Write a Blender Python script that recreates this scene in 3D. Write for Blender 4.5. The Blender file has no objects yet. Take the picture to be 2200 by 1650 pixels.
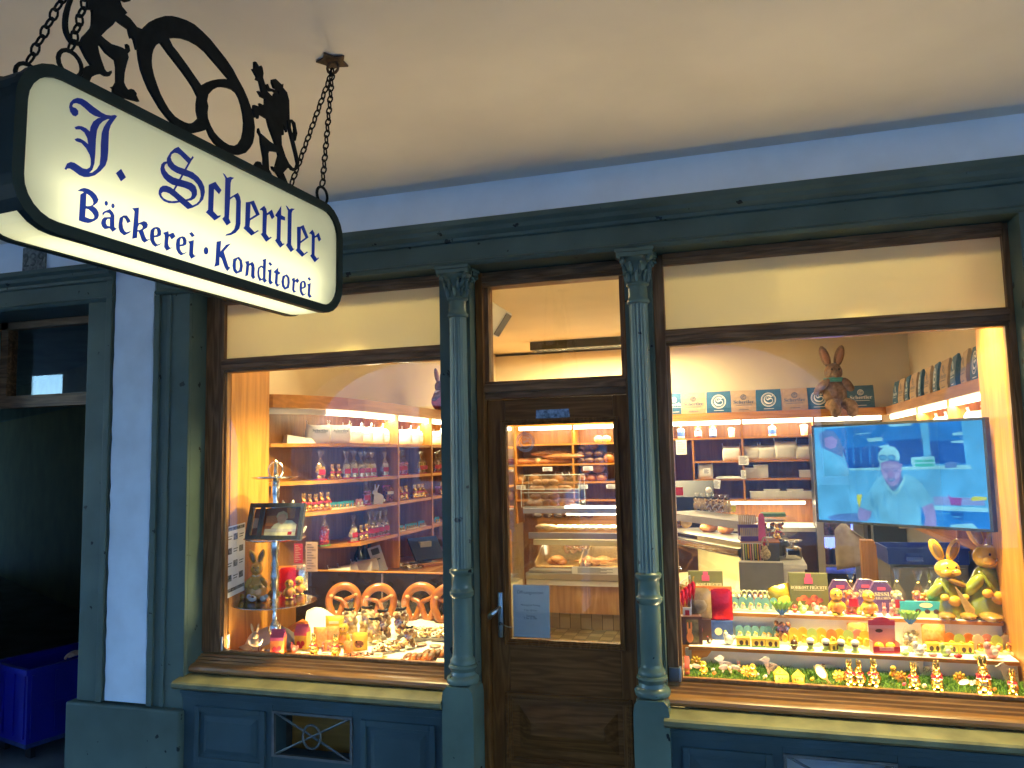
SKY_S, SIGN_E, EXPO, TUBE_E, LAMP, LAMP_G, TV_E, SPOT, RAIL_FILL, TRANS_FILL = .15, .64, 4.0, .9, .13, .18, .05, 1.0, 1.1, 1.1
import bpy, bmesh, math, random
from mathutils import Vector, Matrix, Euler
random.seed(7)
R = math.radians
SC = bpy.context.scene
COL = SC.collection
# ------------------------------------------------------------------ camera solved from the facade's lines
FPX = 1650.0
_y, _p, _r = R(16.5326), R(5.3461), R(-1.2309)
FWD = Vector((-math.sin(_y)*math.cos(_p), math.cos(_y)*math.cos(_p), math.sin(_p)))
_r0 = Vector((math.cos(_y), math.sin(_y), 0)); _u0 = _r0.cross(FWD)
RGT = math.cos(_r)*_r0 + math.sin(_r)*_u0
UPV = -math.sin(_r)*_r0 + math.cos(_r)*_u0
EYE = Vector((0, -3.4, 1.75))
cam = bpy.data.cameras.new('camera'); co = bpy.data.objects.new('camera', cam); COL.objects.link(co)
cam.sensor_width = 36; cam.lens = 36*FPX/2200; cam.clip_start = 0.05; cam.clip_end = 300
co.matrix_world = Matrix(((RGT.x, UPV.x, -FWD.x, EYE.x), (RGT.y, UPV.y, -FWD.y, EYE.y), (RGT.z, UPV.z, -FWD.z, EYE.z), (0, 0, 0, 1)))
SC.camera = co
def ray(u, v): return FWD*FPX + RGT*(u-1100) - UPV*(v-825)
def hitp(u, v, p0, n):
    d = ray(u, v); return EYE + d*((p0-EYE).dot(n)/d.dot(n))
def at_y(u, v, Y): return hitp(u, v, Vector((0, Y, 0)), Vector((0, 1, 0)))
def at_x(u, v, X): return hitp(u, v, Vector((X, 0, 0)), Vector((1, 0, 0)))
def at_z(u, v, Z): return hitp(u, v, Vector((0, 0, Z)), Vector((0, 0, 1)))
# ------------------------------------------------------------------ materials
def _mat(name):
    m = bpy.data.materials.new(name); m.use_nodes = True
    nt = m.node_tree; nt.nodes.clear(); return m, nt, nt.nodes, nt.links
def M(name, col, rough=0.5, metal=0.0, var=0.12, scale=12.0, bump=0.0, spec=0.5, coat=0.0, stretch=None, col2=None, sub=0.0, detail=4):
    """Principled surface whose colour wanders between two tones by object-space noise."""
    m, nt, N, L = _mat(name)
    o = N.new('ShaderNodeOutputMaterial'); b = N.new('ShaderNodeBsdfPrincipled'); L.new(b.outputs[0], o.inputs[0])
    b.inputs['Roughness'].default_value = rough; b.inputs['Metallic'].default_value = metal
    b.inputs['Specular IOR Level'].default_value = spec; b.inputs['Coat Weight'].default_value = coat
    b.inputs['Coat Roughness'].default_value = 0.1
    c1 = tuple(col)+(1,); c2 = tuple(col2)+(1,) if col2 else tuple(max(0, c*(1-var*2)) for c in col)+(1,)
    if var <= 0 and not col2:
        b.inputs['Base Color'].default_value = c1; return m
    tc = N.new('ShaderNodeTexCoord'); mp = N.new('ShaderNodeMapping'); L.new(tc.outputs['Object'], mp.inputs[0])
    if stretch: mp.inputs['Scale'].default_value = stretch
    n = N.new('ShaderNodeTexNoise'); n.inputs['Scale'].default_value = scale; n.inputs['Detail'].default_value = detail
    L.new(mp.outputs[0], n.inputs['Vector'])
    r = N.new('ShaderNodeValToRGB'); r.color_ramp.elements[0].position = .35; r.color_ramp.elements[1].position = .65
    r.color_ramp.elements[0].color = c2; r.color_ramp.elements[1].color = c1
    L.new(n.outputs['Fac'], r.inputs[0]); L.new(r.outputs[0], b.inputs['Base Color'])
    if bump:
        bp = N.new('ShaderNodeBump'); bp.inputs['Strength'].default_value = bump; bp.inputs['Distance'].default_value = .01
        L.new(n.outputs['Fac'], bp.inputs['Height']); L.new(bp.outputs[0], b.inputs['Normal'])
    return m
def wood(name, c1, c2, axis, rough=.4, scale=1.0, coat=.2, spec=.25):
    """Oak-like grain running along an axis: stretched noise bending a band pattern."""
    m, nt, N, L = _mat(name)
    o = N.new('ShaderNodeOutputMaterial'); b = N.new('ShaderNodeBsdfPrincipled'); L.new(b.outputs[0], o.inputs[0])
    b.inputs['Roughness'].default_value = rough; b.inputs['Specular IOR Level'].default_value = spec; b.inputs['Coat Weight'].default_value = coat; b.inputs['Coat Roughness'].default_value = .25
    tc = N.new('ShaderNodeTexCoord'); mp = N.new('ShaderNodeMapping'); L.new(tc.outputs['Object'], mp.inputs[0])
    s = [9*scale]*3; s['xyz'.index(axis)] = .9*scale; mp.inputs['Scale'].default_value = s
    n1 = N.new('ShaderNodeTexNoise'); n1.inputs['Scale'].default_value = 1.5; n1.inputs['Detail'].default_value = 3; L.new(mp.outputs[0], n1.inputs['Vector'])
    ml = N.new('ShaderNodeMath'); ml.operation = 'MULTIPLY'; ml.inputs[1].default_value = 14; L.new(n1.outputs['Fac'], ml.inputs[0])
    fr = N.new('ShaderNodeMath'); fr.operation = 'PINGPONG'; fr.inputs[1].default_value = 1; L.new(ml.outputs[0], fr.inputs[0])
    mp2 = N.new('ShaderNodeMapping'); s2 = [120*scale]*3; s2['xyz'.index(axis)] = 4*scale; mp2.inputs['Scale'].default_value = s2; L.new(tc.outputs['Object'], mp2.inputs[0])
    n2 = N.new('ShaderNodeTexNoise'); n2.inputs['Scale'].default_value = 1; n2.inputs['Detail'].default_value = 2; L.new(mp2.outputs[0], n2.inputs['Vector'])
    mx = N.new('ShaderNodeMath'); mx.operation = 'MULTIPLY'; L.new(fr.outputs[0], mx.inputs[0]); L.new(n2.outputs['Fac'], mx.inputs[1])
    r = N.new('ShaderNodeValToRGB'); r.color_ramp.elements[0].position = .05; r.color_ramp.elements[1].position = .6
    r.color_ramp.elements[0].color = tuple(c1)+(1,); r.color_ramp.elements[1].color = tuple(c2)+(1,)
    L.new(mx.outputs[0], r.inputs[0]); L.new(r.outputs[0], b.inputs['Base Color'])
    bp = N.new('ShaderNodeBump'); bp.inputs['Strength'].default_value = .06; bp.inputs['Distance'].default_value = .002
    L.new(n2.outputs['Fac'], bp.inputs['Height']); L.new(bp.outputs[0], b.inputs['Normal'])
    return m
def worn_paint(name, col, chip, amount=.62, rough=.35, spec=.22):
    """Old gloss paint: slight tone drift and small chips that show a darker undercoat."""
    m, nt, N, L = _mat(name)
    o = N.new('ShaderNodeOutputMaterial'); b = N.new('ShaderNodeBsdfPrincipled'); L.new(b.outputs[0], o.inputs[0])
    b.inputs['Roughness'].default_value = rough; b.inputs['Specular IOR Level'].default_value = spec
    tc = N.new('ShaderNodeTexCoord')
    n1 = N.new('ShaderNodeTexNoise'); n1.inputs['Scale'].default_value = 3; n1.inputs['Detail'].default_value = 6; L.new(tc.outputs['Object'], n1.inputs['Vector'])
    r1 = N.new('ShaderNodeValToRGB'); r1.color_ramp.elements[0].position = .3; r1.color_ramp.elements[1].position = .7
    r1.color_ramp.elements[0].color = tuple(c*.66 for c in col)+(1,); r1.color_ramp.elements[1].color = tuple(col)+(1,); L.new(n1.outputs['Fac'], r1.inputs[0])
    n2 = N.new('ShaderNodeTexNoise'); n2.inputs['Scale'].default_value = 16; n2.inputs['Detail'].default_value = 5; L.new(tc.outputs['Object'], n2.inputs['Vector'])
    r2 = N.new('ShaderNodeValToRGB'); r2.color_ramp.elements[0].position = amount+.08; r2.color_ramp.elements[1].position = amount+.095; L.new(n2.outputs['Fac'], r2.inputs[0])
    mx = N.new('ShaderNodeMixRGB'); L.new(r2.outputs[0], mx.inputs[0]); L.new(r1.outputs[0], mx.inputs[1]); mx.inputs[2].default_value = tuple(chip)+(1,)
    L.new(mx.outputs[0], b.inputs['Base Color'])
    n3 = N.new('ShaderNodeTexNoise'); n3.inputs['Scale'].default_value = 40; n3.inputs['Detail'].default_value = 3; L.new(tc.outputs['Object'], n3.inputs['Vector'])
    bp = N.new('ShaderNodeBump'); bp.inputs['Strength'].default_value = .05; bp.inputs['Distance'].default_value = .003
    L.new(n3.outputs['Fac'], bp.inputs['Height']); L.new(bp.outputs[0], b.inputs['Normal'])
    return m
def emit(name, col, s, mottle=0):
    m, nt, N, L = _mat(name); o = N.new('ShaderNodeOutputMaterial'); e = N.new('ShaderNodeEmission'); L.new(e.outputs[0], o.inputs[0])
    if mottle:
        tc = N.new('ShaderNodeTexCoord'); n = N.new('ShaderNodeTexNoise'); n.inputs['Scale'].default_value = mottle; n.inputs['Detail'].default_value = 7; L.new(tc.outputs['Object'], n.inputs['Vector'])
        r = N.new('ShaderNodeMapRange'); r.inputs[1].default_value = .3; r.inputs[2].default_value = .7; r.inputs[3].default_value = s*.72; r.inputs[4].default_value = s*1.25; L.new(n.outputs['Fac'], r.inputs[0]); L.new(r.outputs[0], e.inputs[1])
    e.inputs[0].default_value = tuple(col)+(1,); e.inputs[1].default_value = s; return m
def glass(name, tint=(1, 1, 1), fac=None, rough=0.0, ior=1.5, gl=1.0):
    """Thin pane: clear transmission plus Fresnel reflection."""
    m, nt, N, L = _mat(name); o = N.new('ShaderNodeOutputMaterial')
    t = N.new('ShaderNodeBsdfTransparent'); t.inputs[0].default_value = tuple(tint)+(1,)
    g = N.new('ShaderNodeBsdfGlossy'); g.inputs['Roughness'].default_value = rough; g.inputs[0].default_value = (gl, gl, gl, 1)
    x = N.new('ShaderNodeMixShader'); L.new(t.outputs[0], x.inputs[1]); L.new(g.outputs[0], x.inputs[2]); L.new(x.outputs[0], o.inputs[0])
    if fac is None:
        f = N.new('ShaderNodeFresnel'); ge = N.new('ShaderNodeNewGeometry'); mi = N.new('ShaderNodeMapRange'); mi.inputs[3].default_value = ior; mi.inputs[4].default_value = 1/ior
        L.new(ge.outputs['Backfacing'], mi.inputs[0]); L.new(mi.outputs[0], f.inputs[0]); L.new(f.outputs[0], x.inputs[0])
    else: x.inputs[0].default_value = fac
    return m
def translucent(name, col, mix=.5, rough=.5):
    m, nt, N, L = _mat(name); o = N.new('ShaderNodeOutputMaterial')
    d = N.new('ShaderNodeBsdfDiffuse'); t = N.new('ShaderNodeBsdfTranslucent'); x = N.new('ShaderNodeMixShader')
    d.inputs[0].default_value = tuple(col)+(1,); t.inputs[0].default_value = tuple(col)+(1,); x.inputs[0].default_value = mix
    L.new(d.outputs[0], x.inputs[1]); L.new(t.outputs[0], x.inputs[2])
    g = N.new('ShaderNodeBsdfGlossy'); g.inputs['Roughness'].default_value = .15; y = N.new('ShaderNodeMixShader'); y.inputs[0].default_value = .04
    L.new(x.outputs[0], y.inputs[1]); L.new(g.outputs[0], y.inputs[2]); L.new(y.outputs[0], o.inputs[0]); return m
def tiles(name, c1, c2, grout, size):
    m, nt, N, L = _mat(name); o = N.new('ShaderNodeOutputMaterial'); b = N.new('ShaderNodeBsdfPrincipled'); L.new(b.outputs[0], o.inputs[0])
    b.inputs['Roughness'].default_value = .35
    tc = N.new('ShaderNodeTexCoord'); mp = N.new('ShaderNodeMapping'); L.new(tc.outputs['Object'], mp.inputs[0]); mp.inputs['Scale'].default_value = (1/size,)*3
    ch = N.new('ShaderNodeTexChecker'); ch.inputs['Scale'].default_value = 1; ch.inputs[1].default_value = tuple(c1)+(1,); ch.inputs[2].default_value = tuple(c2)+(1,)
    L.new(mp.outputs[0], ch.inputs[0])
    br = N.new('ShaderNodeTexBrick'); br.offset = 0; br.inputs['Scale'].default_value = 1; br.inputs['Mortar Size'].default_value = .025; br.inputs['Brick Width'].default_value = 1; br.inputs['Row Height'].default_value = 1
    L.new(mp.outputs[0], br.inputs[0]); L.new(ch.outputs[0], br.inputs['Color1']); L.new(ch.outputs[0], br.inputs['Color2']); br.inputs['Mortar'].default_value = tuple(grout)+(1,)
    L.new(br.outputs[0], b.inputs['Base Color']); return m
# ------------------------------------------------------------------ mesh builder
class B:
    def __init__(s): s.bm = bmesh.new(); s.mi = 0
    def _f(s, vs):
        try:
            f = s.bm.faces.new(vs); f.material_index = s.mi; return f
        except ValueError: return None
    def quad(s, pts): s._f([s.bm.verts.new(p) for p in pts]); return s
    def box(s, x0, x1, y0, y1, z0, z1, bev=0):
        v = [s.bm.verts.new((x, y, z)) for x in (x0, x1) for y in (y0, y1) for z in (z0, z1)]
        fs = [s._f([v[i] for i in q]) for q in ((0, 1, 3, 2), (4, 6, 7, 5), (0, 4, 5, 1), (2, 3, 7, 6), (0, 2, 6, 4), (1, 5, 7, 3))]
        if bev:
            es = list({e for f in fs for e in f.edges})
            bmesh.ops.bevel(s.bm, geom=es, offset=bev, segments=2, affect='EDGES', profile=.5)
        return s
    def obox(s, c, ax, ay, az, hx, hy, hz):
        """oriented box: centre, unit axes, half sizes"""
        v = [s.bm.verts.new(c+ax*hx*i+ay*hy*j+az*hz*k) for i in (-1, 1) for j in (-1, 1) for k in (-1, 1)]
        for q in ((0, 1, 3, 2), (4, 6, 7, 5), (0, 4, 5, 1), (2, 3, 7, 6), (0, 2, 6, 4), (1, 5, 7, 3)): s._f([v[i] for i in q])
        return s
    def lathe(s, prof, c=(0, 0, 0), seg=16, sx=1, sy=1, cap=True):
        rings = []
        for r, z in prof:
            rings.append([s.bm.verts.new((c[0]+sx*r*math.cos(2*math.pi*k/seg), c[1]+sy*r*math.sin(2*math.pi*k/seg), c[2]+z)) for k in range(seg)])
        for a, b in zip(rings, rings[1:]):
            for k in range(seg): s._f((a[k], a[(k+1) % seg], b[(k+1) % seg], b[k]))
        if cap: s._f(rings[0][::-1]); s._f(rings[-1])
        return s
    def ell(s, c, r, rot=None, seg=10, ring=7):
        c = Vector(c); mt = Euler(rot).to_matrix() if rot else None
        def P(t, p):
            v = Vector((r[0]*math.sin(t)*math.cos(p), r[1]*math.sin(t)*math.sin(p), r[2]*math.cos(t)))
            return c+(mt @ v if mt else v)
        top = s.bm.verts.new(P(0, 0)); bot = s.bm.verts.new(P(math.pi, 0))
        rs = [[s.bm.verts.new(P(math.pi*i/ring, 2*math.pi*k/seg)) for k in range(seg)] for i in range(1, ring)]
        for k in range(seg):
            s._f((top, rs[0][k], rs[0][(k+1) % seg])); s._f((bot, rs[-1][(k+1) % seg], rs[-1][k]))
        for a, b in zip(rs, rs[1:]):
            for k in range(seg): s._f((a[k], b[k], b[(k+1) % seg], a[(k+1) % seg]))
        return s
    def tube(s, pts, rad, seg=8, closed=False, flat=1.0):
        pts = [Vector(p) for p in pts]; n = len(pts)
        rads = rad if isinstance(rad, (list, tuple)) else [rad]*n
        rings = []; up = None
        for i, p in enumerate(pts):
            if closed: t = pts[(i+1) % n]-pts[i-1]
            else: t = pts[min(i+1, n-1)]-pts[max(i-1, 0)]
            if t.length < 1e-9: t = Vector((0, 0, 1))
            t.normalize()
            if up is None: up = Vector((0, 0, 1)) if abs(t.z) < .9 else Vector((0, 1, 0))
            a = t.cross(up)
            if a.length < 1e-4: a = t.orthogonal()
            a.normalize(); b = a.cross(t).normalized(); up = b
            rings.append([s.bm.verts.new(p+rads[i]*(a*math.cos(2*math.pi*k/seg)+b*flat*math.sin(2*math.pi*k/seg))) for k in range(seg)])
        m = n if closed else n-1
        for i in range(m):
            A, C = rings[i], rings[(i+1) % n]
            off = 0
            if closed and i == n-1:
                off = min(range(seg), key=lambda o: (A[0].co-C[o].co).length)
            for k in range(seg): s._f((A[k], A[(k+1) % seg], C[(k+1+off) % seg], C[(k+off) % seg]))
        if not closed: s._f(rings[0][::-1]); s._f(rings[-1])
        return s
    def ext(s, prof, a, b, cap=True):
        """profile points given as Vectors offsets (list) swept from a to b"""
        a, b = Vector(a), Vector(b)
        r0 = [s.bm.verts.new(a+Vector(p)) for p in prof]; r1 = [s.bm.verts.new(b+Vector(p)) for p in prof]; n = len(prof)
        for k in range(n): s._f((r0[k], r0[(k+1) % n], r1[(k+1) % n], r1[k]))
        if cap: s._f(r0[::-1]); s._f(r1)
        return s
    def frame(s, x0, x1, z0, z1, w, y0, y1):
        """picture-frame of four butted bars in the XZ plane"""
        s.box(x0, x0+w, y0, y1, z0, z1); s.box(x1-w, x1, y0, y1, z0, z1)
        s.box(x0+w, x1-w, y0, y1, z0, z0+w); s.box(x0+w, x1-w, y0, y1, z1-w, z1); return s
    def shapes(s, loops, fn, thick=0.0, nrm=(0, -1, 0), fat=0.0):
        """filled outline (first loop) with holes; 2-D points mapped by fn to 3-D; optional thickness along -nrm"""
        nrm = Vector(nrm)
        cu = bpy.data.curves.new('tmp', 'CURVE'); cu.dimensions = '2D'; cu.fill_mode = 'BOTH'; cu.offset = fat
        for lp in loops:
            sp = cu.splines.new('POLY'); sp.points.add(len(lp)-1); sp.use_cyclic_u = True
            for q, (x, y) in zip(sp.points, lp): q.co = (x, y, 0, 1)
        ob = bpy.data.objects.new('tmp', cu); me = ob.to_mesh()
        vs = [fn(v.co.x, v.co.y) for v in me.vertices]; fs = [tuple(p.vertices) for p in me.polygons]
        ob.to_mesh_clear(); bpy.data.objects.remove(ob); bpy.data.curves.remove(cu)
        va = [s.bm.verts.new(v) for v in vs]
        for f in fs: s._f([va[i] for i in f])
        if thick:
            vb = [s.bm.verts.new(Vector(v)-nrm*thick) for v in vs]
            for f in fs: s._f([vb[i] for i in f][::-1])
            for lp in loops:
                A = [s.bm.verts.new(fn(*p)) for p in lp]; Bq = [s.bm.verts.new(Vector(fn(*p))-nrm*thick) for p in lp]
                for k in range(len(lp)): s._f((A[k], A[(k+1) % len(lp)], Bq[(k+1) % len(lp)], Bq[k]))
        return s
    def text(s, body, size, fn, bold=False, frak=False, align='CENTER', xs=1.0):
        cu = bpy.data.curves.new('tmp', 'FONT')
        def cv(c):
            if 'A' <= c <= 'Z' and (bold or frak): return chr((0x1D56C if frak else 0x1D400)+ord(c)-65)
            if 'a' <= c <= 'z' and (bold or frak): return chr((0x1D586 if frak else 0x1D41A)+ord(c)-97)
            return c
        cu.body = ''.join(cv(c) for c in body); cu.size = size; cu.align_x = align; cu.resolution_u = 2
        ob = bpy.data.objects.new('tmp', cu); COL.objects.link(ob); bpy.context.view_layer.update()
        ev = ob.evaluated_get(bpy.context.evaluated_depsgraph_get()); me = ev.to_mesh()
        va = [s.bm.verts.new(fn(v.co.x*xs, v.co.y)) for v in me.vertices]
        for p in me.polygons: s._f([va[i] for i in p.vertices])
        ev.to_mesh_clear(); bpy.data.objects.remove(ob); bpy.data.curves.remove(cu); return s
    def xf(s, mtx):
        bmesh.ops.transform(s.bm, matrix=mtx, verts=s.bm.verts[:]); return s
    def mesh(s, name, mats, smooth=True, angle=40, bevel=0):
        me = bpy.data.meshes.new(name)
        bmesh.ops.recalc_face_normals(s.bm, faces=s.bm.faces[:])
        s.bm.to_mesh(me); s.bm.free()
        for m in (mats if isinstance(mats, (list, tuple)) else [mats]): me.materials.append(m)
        if smooth:
            for p in me.polygons: p.use_smooth = True
            try: me.set_sharp_from_angle(angle=R(angle))
            except Exception: pass
        return me
def link(name, me, parent=None):
    o = bpy.data.objects.new(name, me); COL.objects.link(o)
    if parent: o.parent = parent
    return o
def O(name, b, mats, parent=None, **k): return link(name, b.mesh(name, mats, **k), parent)
def bevel_mod(o, w=.004, seg=2):
    md = o.modifiers.new('bevel', 'BEVEL'); md.width = w; md.segments = seg; md.limit_method = 'ANGLE'; md.angle_limit = R(50); return o
def tag(o, label, cat, group=None, kind=None):
    if label: o['label'] = label
    if cat: o['category'] = cat
    if group: o['group'] = group
    if kind: o['kind'] = kind
    return o
def T(name, label, cat, loc=(0, 0, 0), rz=0, group=None, s=1.0):
    o = bpy.data.objects.new(name, None); COL.objects.link(o); o.location = loc; o.rotation_euler = (0, 0, rz); o.scale = (s, s, s); o.empty_display_size = .02
    return tag(o, label, cat, group)
def S(name, b, mats, **k): return tag(O(name, b, mats, **k), None, None, kind='structure')
KIDS = {}
def dup(root, loc, rz, s):
    c = root.copy(); COL.objects.link(c); c.location = loc; c.rotation_euler = (0, 0, rz); c.scale = (s, s, s) if not isinstance(s, tuple) else s
    for ch in root.children:
        d = ch.copy(); COL.objects.link(d); d.parent = c
        for g in ch.children:
            e = g.copy(); COL.objects.link(e); e.parent = d
    return c
CACHE = {}
def put(key, name, builder, cat, label, loc, rz=0, s=1.0, group=None, rx=0, ry=0):
    """place one individual of a kind: the first is built, later ones are copies of it and its parts"""
    if key not in CACHE:
        o = T(name, label, cat, loc, rz, group); builder(o); CACHE[key] = o
        o.scale = s if isinstance(s, tuple) else (s, s, s)
    else: o = dup(CACHE[key], loc, rz, s)
    o.rotation_euler = (rx, ry, rz)
    if 'group' in o.keys() and not group: del o['group']
    return tag(o, label, cat, group)
def ordn(i, n):
    if n == 1: return 'only'
    if i == 0: return 'leftmost'
    if i == n-1: return 'rightmost'
    w = ['', 'second', 'third', 'fourth', 'fifth', 'sixth', 'seventh', 'eighth', 'ninth', 'tenth', 'eleventh', 'twelfth', 'thirteenth', 'fourteenth', 'fifteenth']
    if i == (n-1)/2 and n <= 5: return 'middle'
    if i < n/2: return w[i]+' from left'
    return w[n-1-i]+' from right'
# ------------------------------------------------------------------ palette
PAINT = worn_paint('green_blue_gloss_paint', (.098, .138, .118), (.016, .02, .02), .60, .45, .12)
PAINTC = worn_paint('column_gloss_paint', (.115, .172, .142), (.012, .016, .02), .60, .25, .30)
PAINTL = worn_paint('lower_blue_paint', (.050, .085, .098), (.02, .03, .035), .66, .5, .12)
PLASTER = M('white_wall_plaster', (.78, .85, .92), .85, var=.04, scale=5, bump=.08)
STRIPE = M('dirty_white_render', (.62, .72, .82), .85, var=.09, scale=4, bump=.15, detail=8)
CEILP = M('ceiling_lime_plaster', (.85, .78, .68), .9, var=.045, scale=2.2, bump=.12, detail=12)
STONE = M('weathered_stone_paint', (.19, .18, .085), .55, var=.2, scale=9, bump=.3)
OAKH = wood('dark_oak_horizontal', (.14, .068, .030), (.28, .145, .068), 'x', .45, 1.0, .03, .15)
OAKV = wood('dark_oak_vertical', (.14, .068, .030), (.28, .145, .068), 'z', .45, 1.0, .03, .15)
DOORH = wood('door_oak_horizontal', (.13, .052, .014), (.225, .094, .026), 'x', .5, 1.0, .03, .12)
DOORV = wood('door_oak_vertical', (.13, .052, .014), (.225, .094, .026), 'z', .5, 1.0, .03, .12)
BEECHZ = wood('beech_veneer_upright', (.40, .165, .028), (.56, .25, .05), 'z', .4, .5, .1)
BEECHX = wood('beech_veneer_lengthwise', (.40, .165, .028), (.56, .25, .05), 'x', .4, .5, .1)
BEECHY = wood('beech_veneer_depthwise', (.40, .165, .028), (.56, .25, .05), 'y', .4, .5, .1)
PINE = wood('moulded_pine', (.24, .11, .036), (.38, .19, .068), 'x', .28, .8, .25)
PINEV = wood('moulded_pine_upright', (.24, .11, .036), (.38, .19, .068), 'z', .3, .8, .2)
GLASS = glass('window_glass', gl=.7)
FROST = translucent('frosted_transom_glass', (.82, .76, .52), .55)
BLACK = M('black_iron', (.012, .013, .013), .7, 0, spec=.1, var=.2, scale=30, bump=.1)
DKMETAL = M('dark_green_enamel', (.014, .024, .022), .5, var=.1, spec=.12)
ACRYL = translucent('opal_acrylic', (.80, .80, .66), .62)
BLUEINK = translucent('blue_vinyl_lettering', (.015, .045, .42), .55)
STEEL = M('brushed_steel', (.55, .54, .50), .3, .9, var=.06, scale=40, stretch=(1, 20, 20))
CHROME = M('polished_silver', (.82, .78, .68), .16, 1.0, var=.05)
BRASS = M('worn_nickel', (.55, .53, .46), .28, 1.0, var=.1)
WALLC = M('cream_wall_paint', (.72, .62, .42), .85, var=.03, scale=3)
CEILI = M('shop_ceiling_paint', (.74, .66, .48), .85, var=.02, scale=3)
WHITE = M('white_laminate', (.78, .75, .68), .45, var=.03)
PAPER = M('white_paper', (.80, .79, .76), .8, var=.03)
CLOTH = M('white_table_cloth', (.76, .73, .66), .85, var=.05, scale=14, bump=.3)
DARKPANEL = M('dark_brown_panel', (.022, .016, .010), .25, var=.15, scale=4)
RED = M('red_print', (.55, .02, .03), .4, var=.1); GOLD = M('gold_foil', (.85, .55, .14), .22, 1.0, var=.1, scale=60, bump=.25)
YEL = M('yellow_print', (.85, .55, .06), .4, var=.12, scale=30); ORG = M('orange_print', (.80, .24, .04), .4, var=.15, scale=30)
BLK = M('black_plastic', (.012, .012, .013), .4, var=0); CREAM = M('cream_print', (.80, .68, .42), .5, var=.1, scale=30)
LEADP = M('pink_print', (.62, .08, .16), .4, var=.1)
CELLO = glass('cellophane', (.98, .98, .96), .10, .035)
PLEXI = glass('acrylic_glass', (.96, .97, .95), .10, .05)
# ================================================================== setting: arcade, street, sky
S('pavement', B().quad([(-40, -40, 0), (40, -40, 0), (40, 9, 0), (-40, 9, 0)]), M('pavement_stone', (.13, .15, .17), .8, var=.2, scale=3, bump=.2))
S('arcade_ceiling', B().box(-12, 12, -4.65, 0.0, 3.06, 3.35), CEILP)
# the arcade's own street front: round arches on square piers, seen only as a reflection
def arch_wall(x0, x1, y0, y1, pitch, half, spring, top, zt):
    b = B(); nx = int((x1-x0)/pitch)
    for i in range(nx):
        c = x0+pitch*(i+.5); lo, hi = c-pitch/2, c+pitch/2
        b.box(lo, c-half, y0, y1, 0, spring); b.box(c+half, hi, y0, y1, 0, spring)
        n = 14; a = [(c-half*math.cos(math.pi*k/n), spring+(top-spring)*math.sin(math.pi*k/n)) for k in range(n+1)]
        loop = [(lo, spring)]+a+[(hi, spring), (hi, zt), (lo, zt)]
        b.shapes([loop], lambda x, z: (x, y0, z), y1-y0, (0, -1, 0))
    return b
tag(O('arcade_front', arch_wall(-9.35, 8.65, -5.15, -4.65, 3.6, 1.42, 1.9, 2.95, 3.6), PLASTER, smooth=False), 'white arcade arches along the street behind the camera', 'arcade')
# the house across the street: pale front, windows with stone frames
hf = T('opposite_house', 'pale house front across the street facing the arcade', 'house', (0, -11.5, 0))
b = B().box(-16, 16, -1, 0, 0, 9.5); O('wall', b, M('opposite_render', (.32, .50, .68), .9, var=.05, scale=2), hf, smooth=False)
for i, x in enumerate(range(-14, 15, 4)):
    for z in (1.1, 4.2, 7.0):
        f = O('window', B().frame(x-.75, x+.75, z, z+1.9, .16, .0, .09), PLASTER, hf, smooth=False)
        O('pane', B().box(x-.59, x+.59, .0, .03, z+.16, z+1.74), M('dark_pane', (.03, .035, .04), .1, var=0) if (i, z) == (0, 1.1) else bpy.data.materials['dark_pane'], f)
        O('mullion', B().box(x-.03, x+.03, .03, .06, z+.16, z+1.74), PLASTER, f)
w = bpy.data.worlds.new('World'); SC.world = w; w.use_nodes = True
nt = w.node_tree; sky = nt.nodes.new('ShaderNodeTexSky'); sky.sky_type = 'NISHITA'; sky.sun_disc = False
SUN_EL, SUN_ROT = R(15), R(0)
sky.sun_elevation = SUN_EL; sky.sun_rotation = SUN_ROT; sky.ozone_density = 6.0; sky.air_density = 1.0; sky.dust_density = 0.1
nt.links.new(sky.outputs[0], nt.nodes['Background'].inputs[0]); nt.nodes['Background'].inputs[1].default_value = SKY_S
sl = bpy.data.lights.new('sun', 'SUN'); sl.energy = .004; sl.angle = R(10); sl.color = (1, .92, .85)
so = bpy.data.objects.new('sun', sl); COL.objects.link(so); so.rotation_euler = (-R(75), 0, 0)
# ================================================================== the bakery's front
F = T('bakery_front', 'green painted bakery shopfront with two lit windows and a glazed oak door', 'shopfront', (0, 0, 0))
LBL = lambda o, l: (o.__setitem__('label', l), o)[1]
wall = O('frieze_wall', B().box(-9, 9, -5.15, 6.5, 3.36, 9).box(-3.48, 3, 0, .3, 2.87, 3.06).box(-9, -3.48, 0, .3, 2.87, 3.06), PLASTER, F, smooth=False)
pil = O('pilaster', B().box(-3.48, -2.80, .02, .3, .5, 2.87)
        .box(-3.48, -3.30, -.0, .02, .5, 2.86).box(-3.345, -3.305, -.014, -.0, .5, 2.86).box(-3.02, -2.80, 0, .02, .5, 2.66).box(-3.02, -2.985, -.014, 0, .5, 2.66).box(-2.94, -2.915, -.008, 0, .5, 2.66), PAINT, F, smooth=False)
bevel_mod(pil, .006)
bb = B(); n = 46
edge = [(-3.29+random.uniform(-.004, .004), .51+(2.86-.51)*k/n) for k in range(n+1)]; edge2 = [(-3.03+random.uniform(-.004, .004), .51+(2.86-.51)*k/n) for k in range(n, -1, -1)]
bb.shapes([edge+edge2], lambda x, z: (x, -.004, z), .024, (0, -1, 0)); LBL(O('render_stripe', bb, STRIPE, pil, smooth=False), 'white render stripe between green painted bands')
bevel_mod(O('plinth', B().box(-3.52, -2.79, -.035, .3, 0, .498), PAINT, pil, smooth=False), .012, 3)
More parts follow.
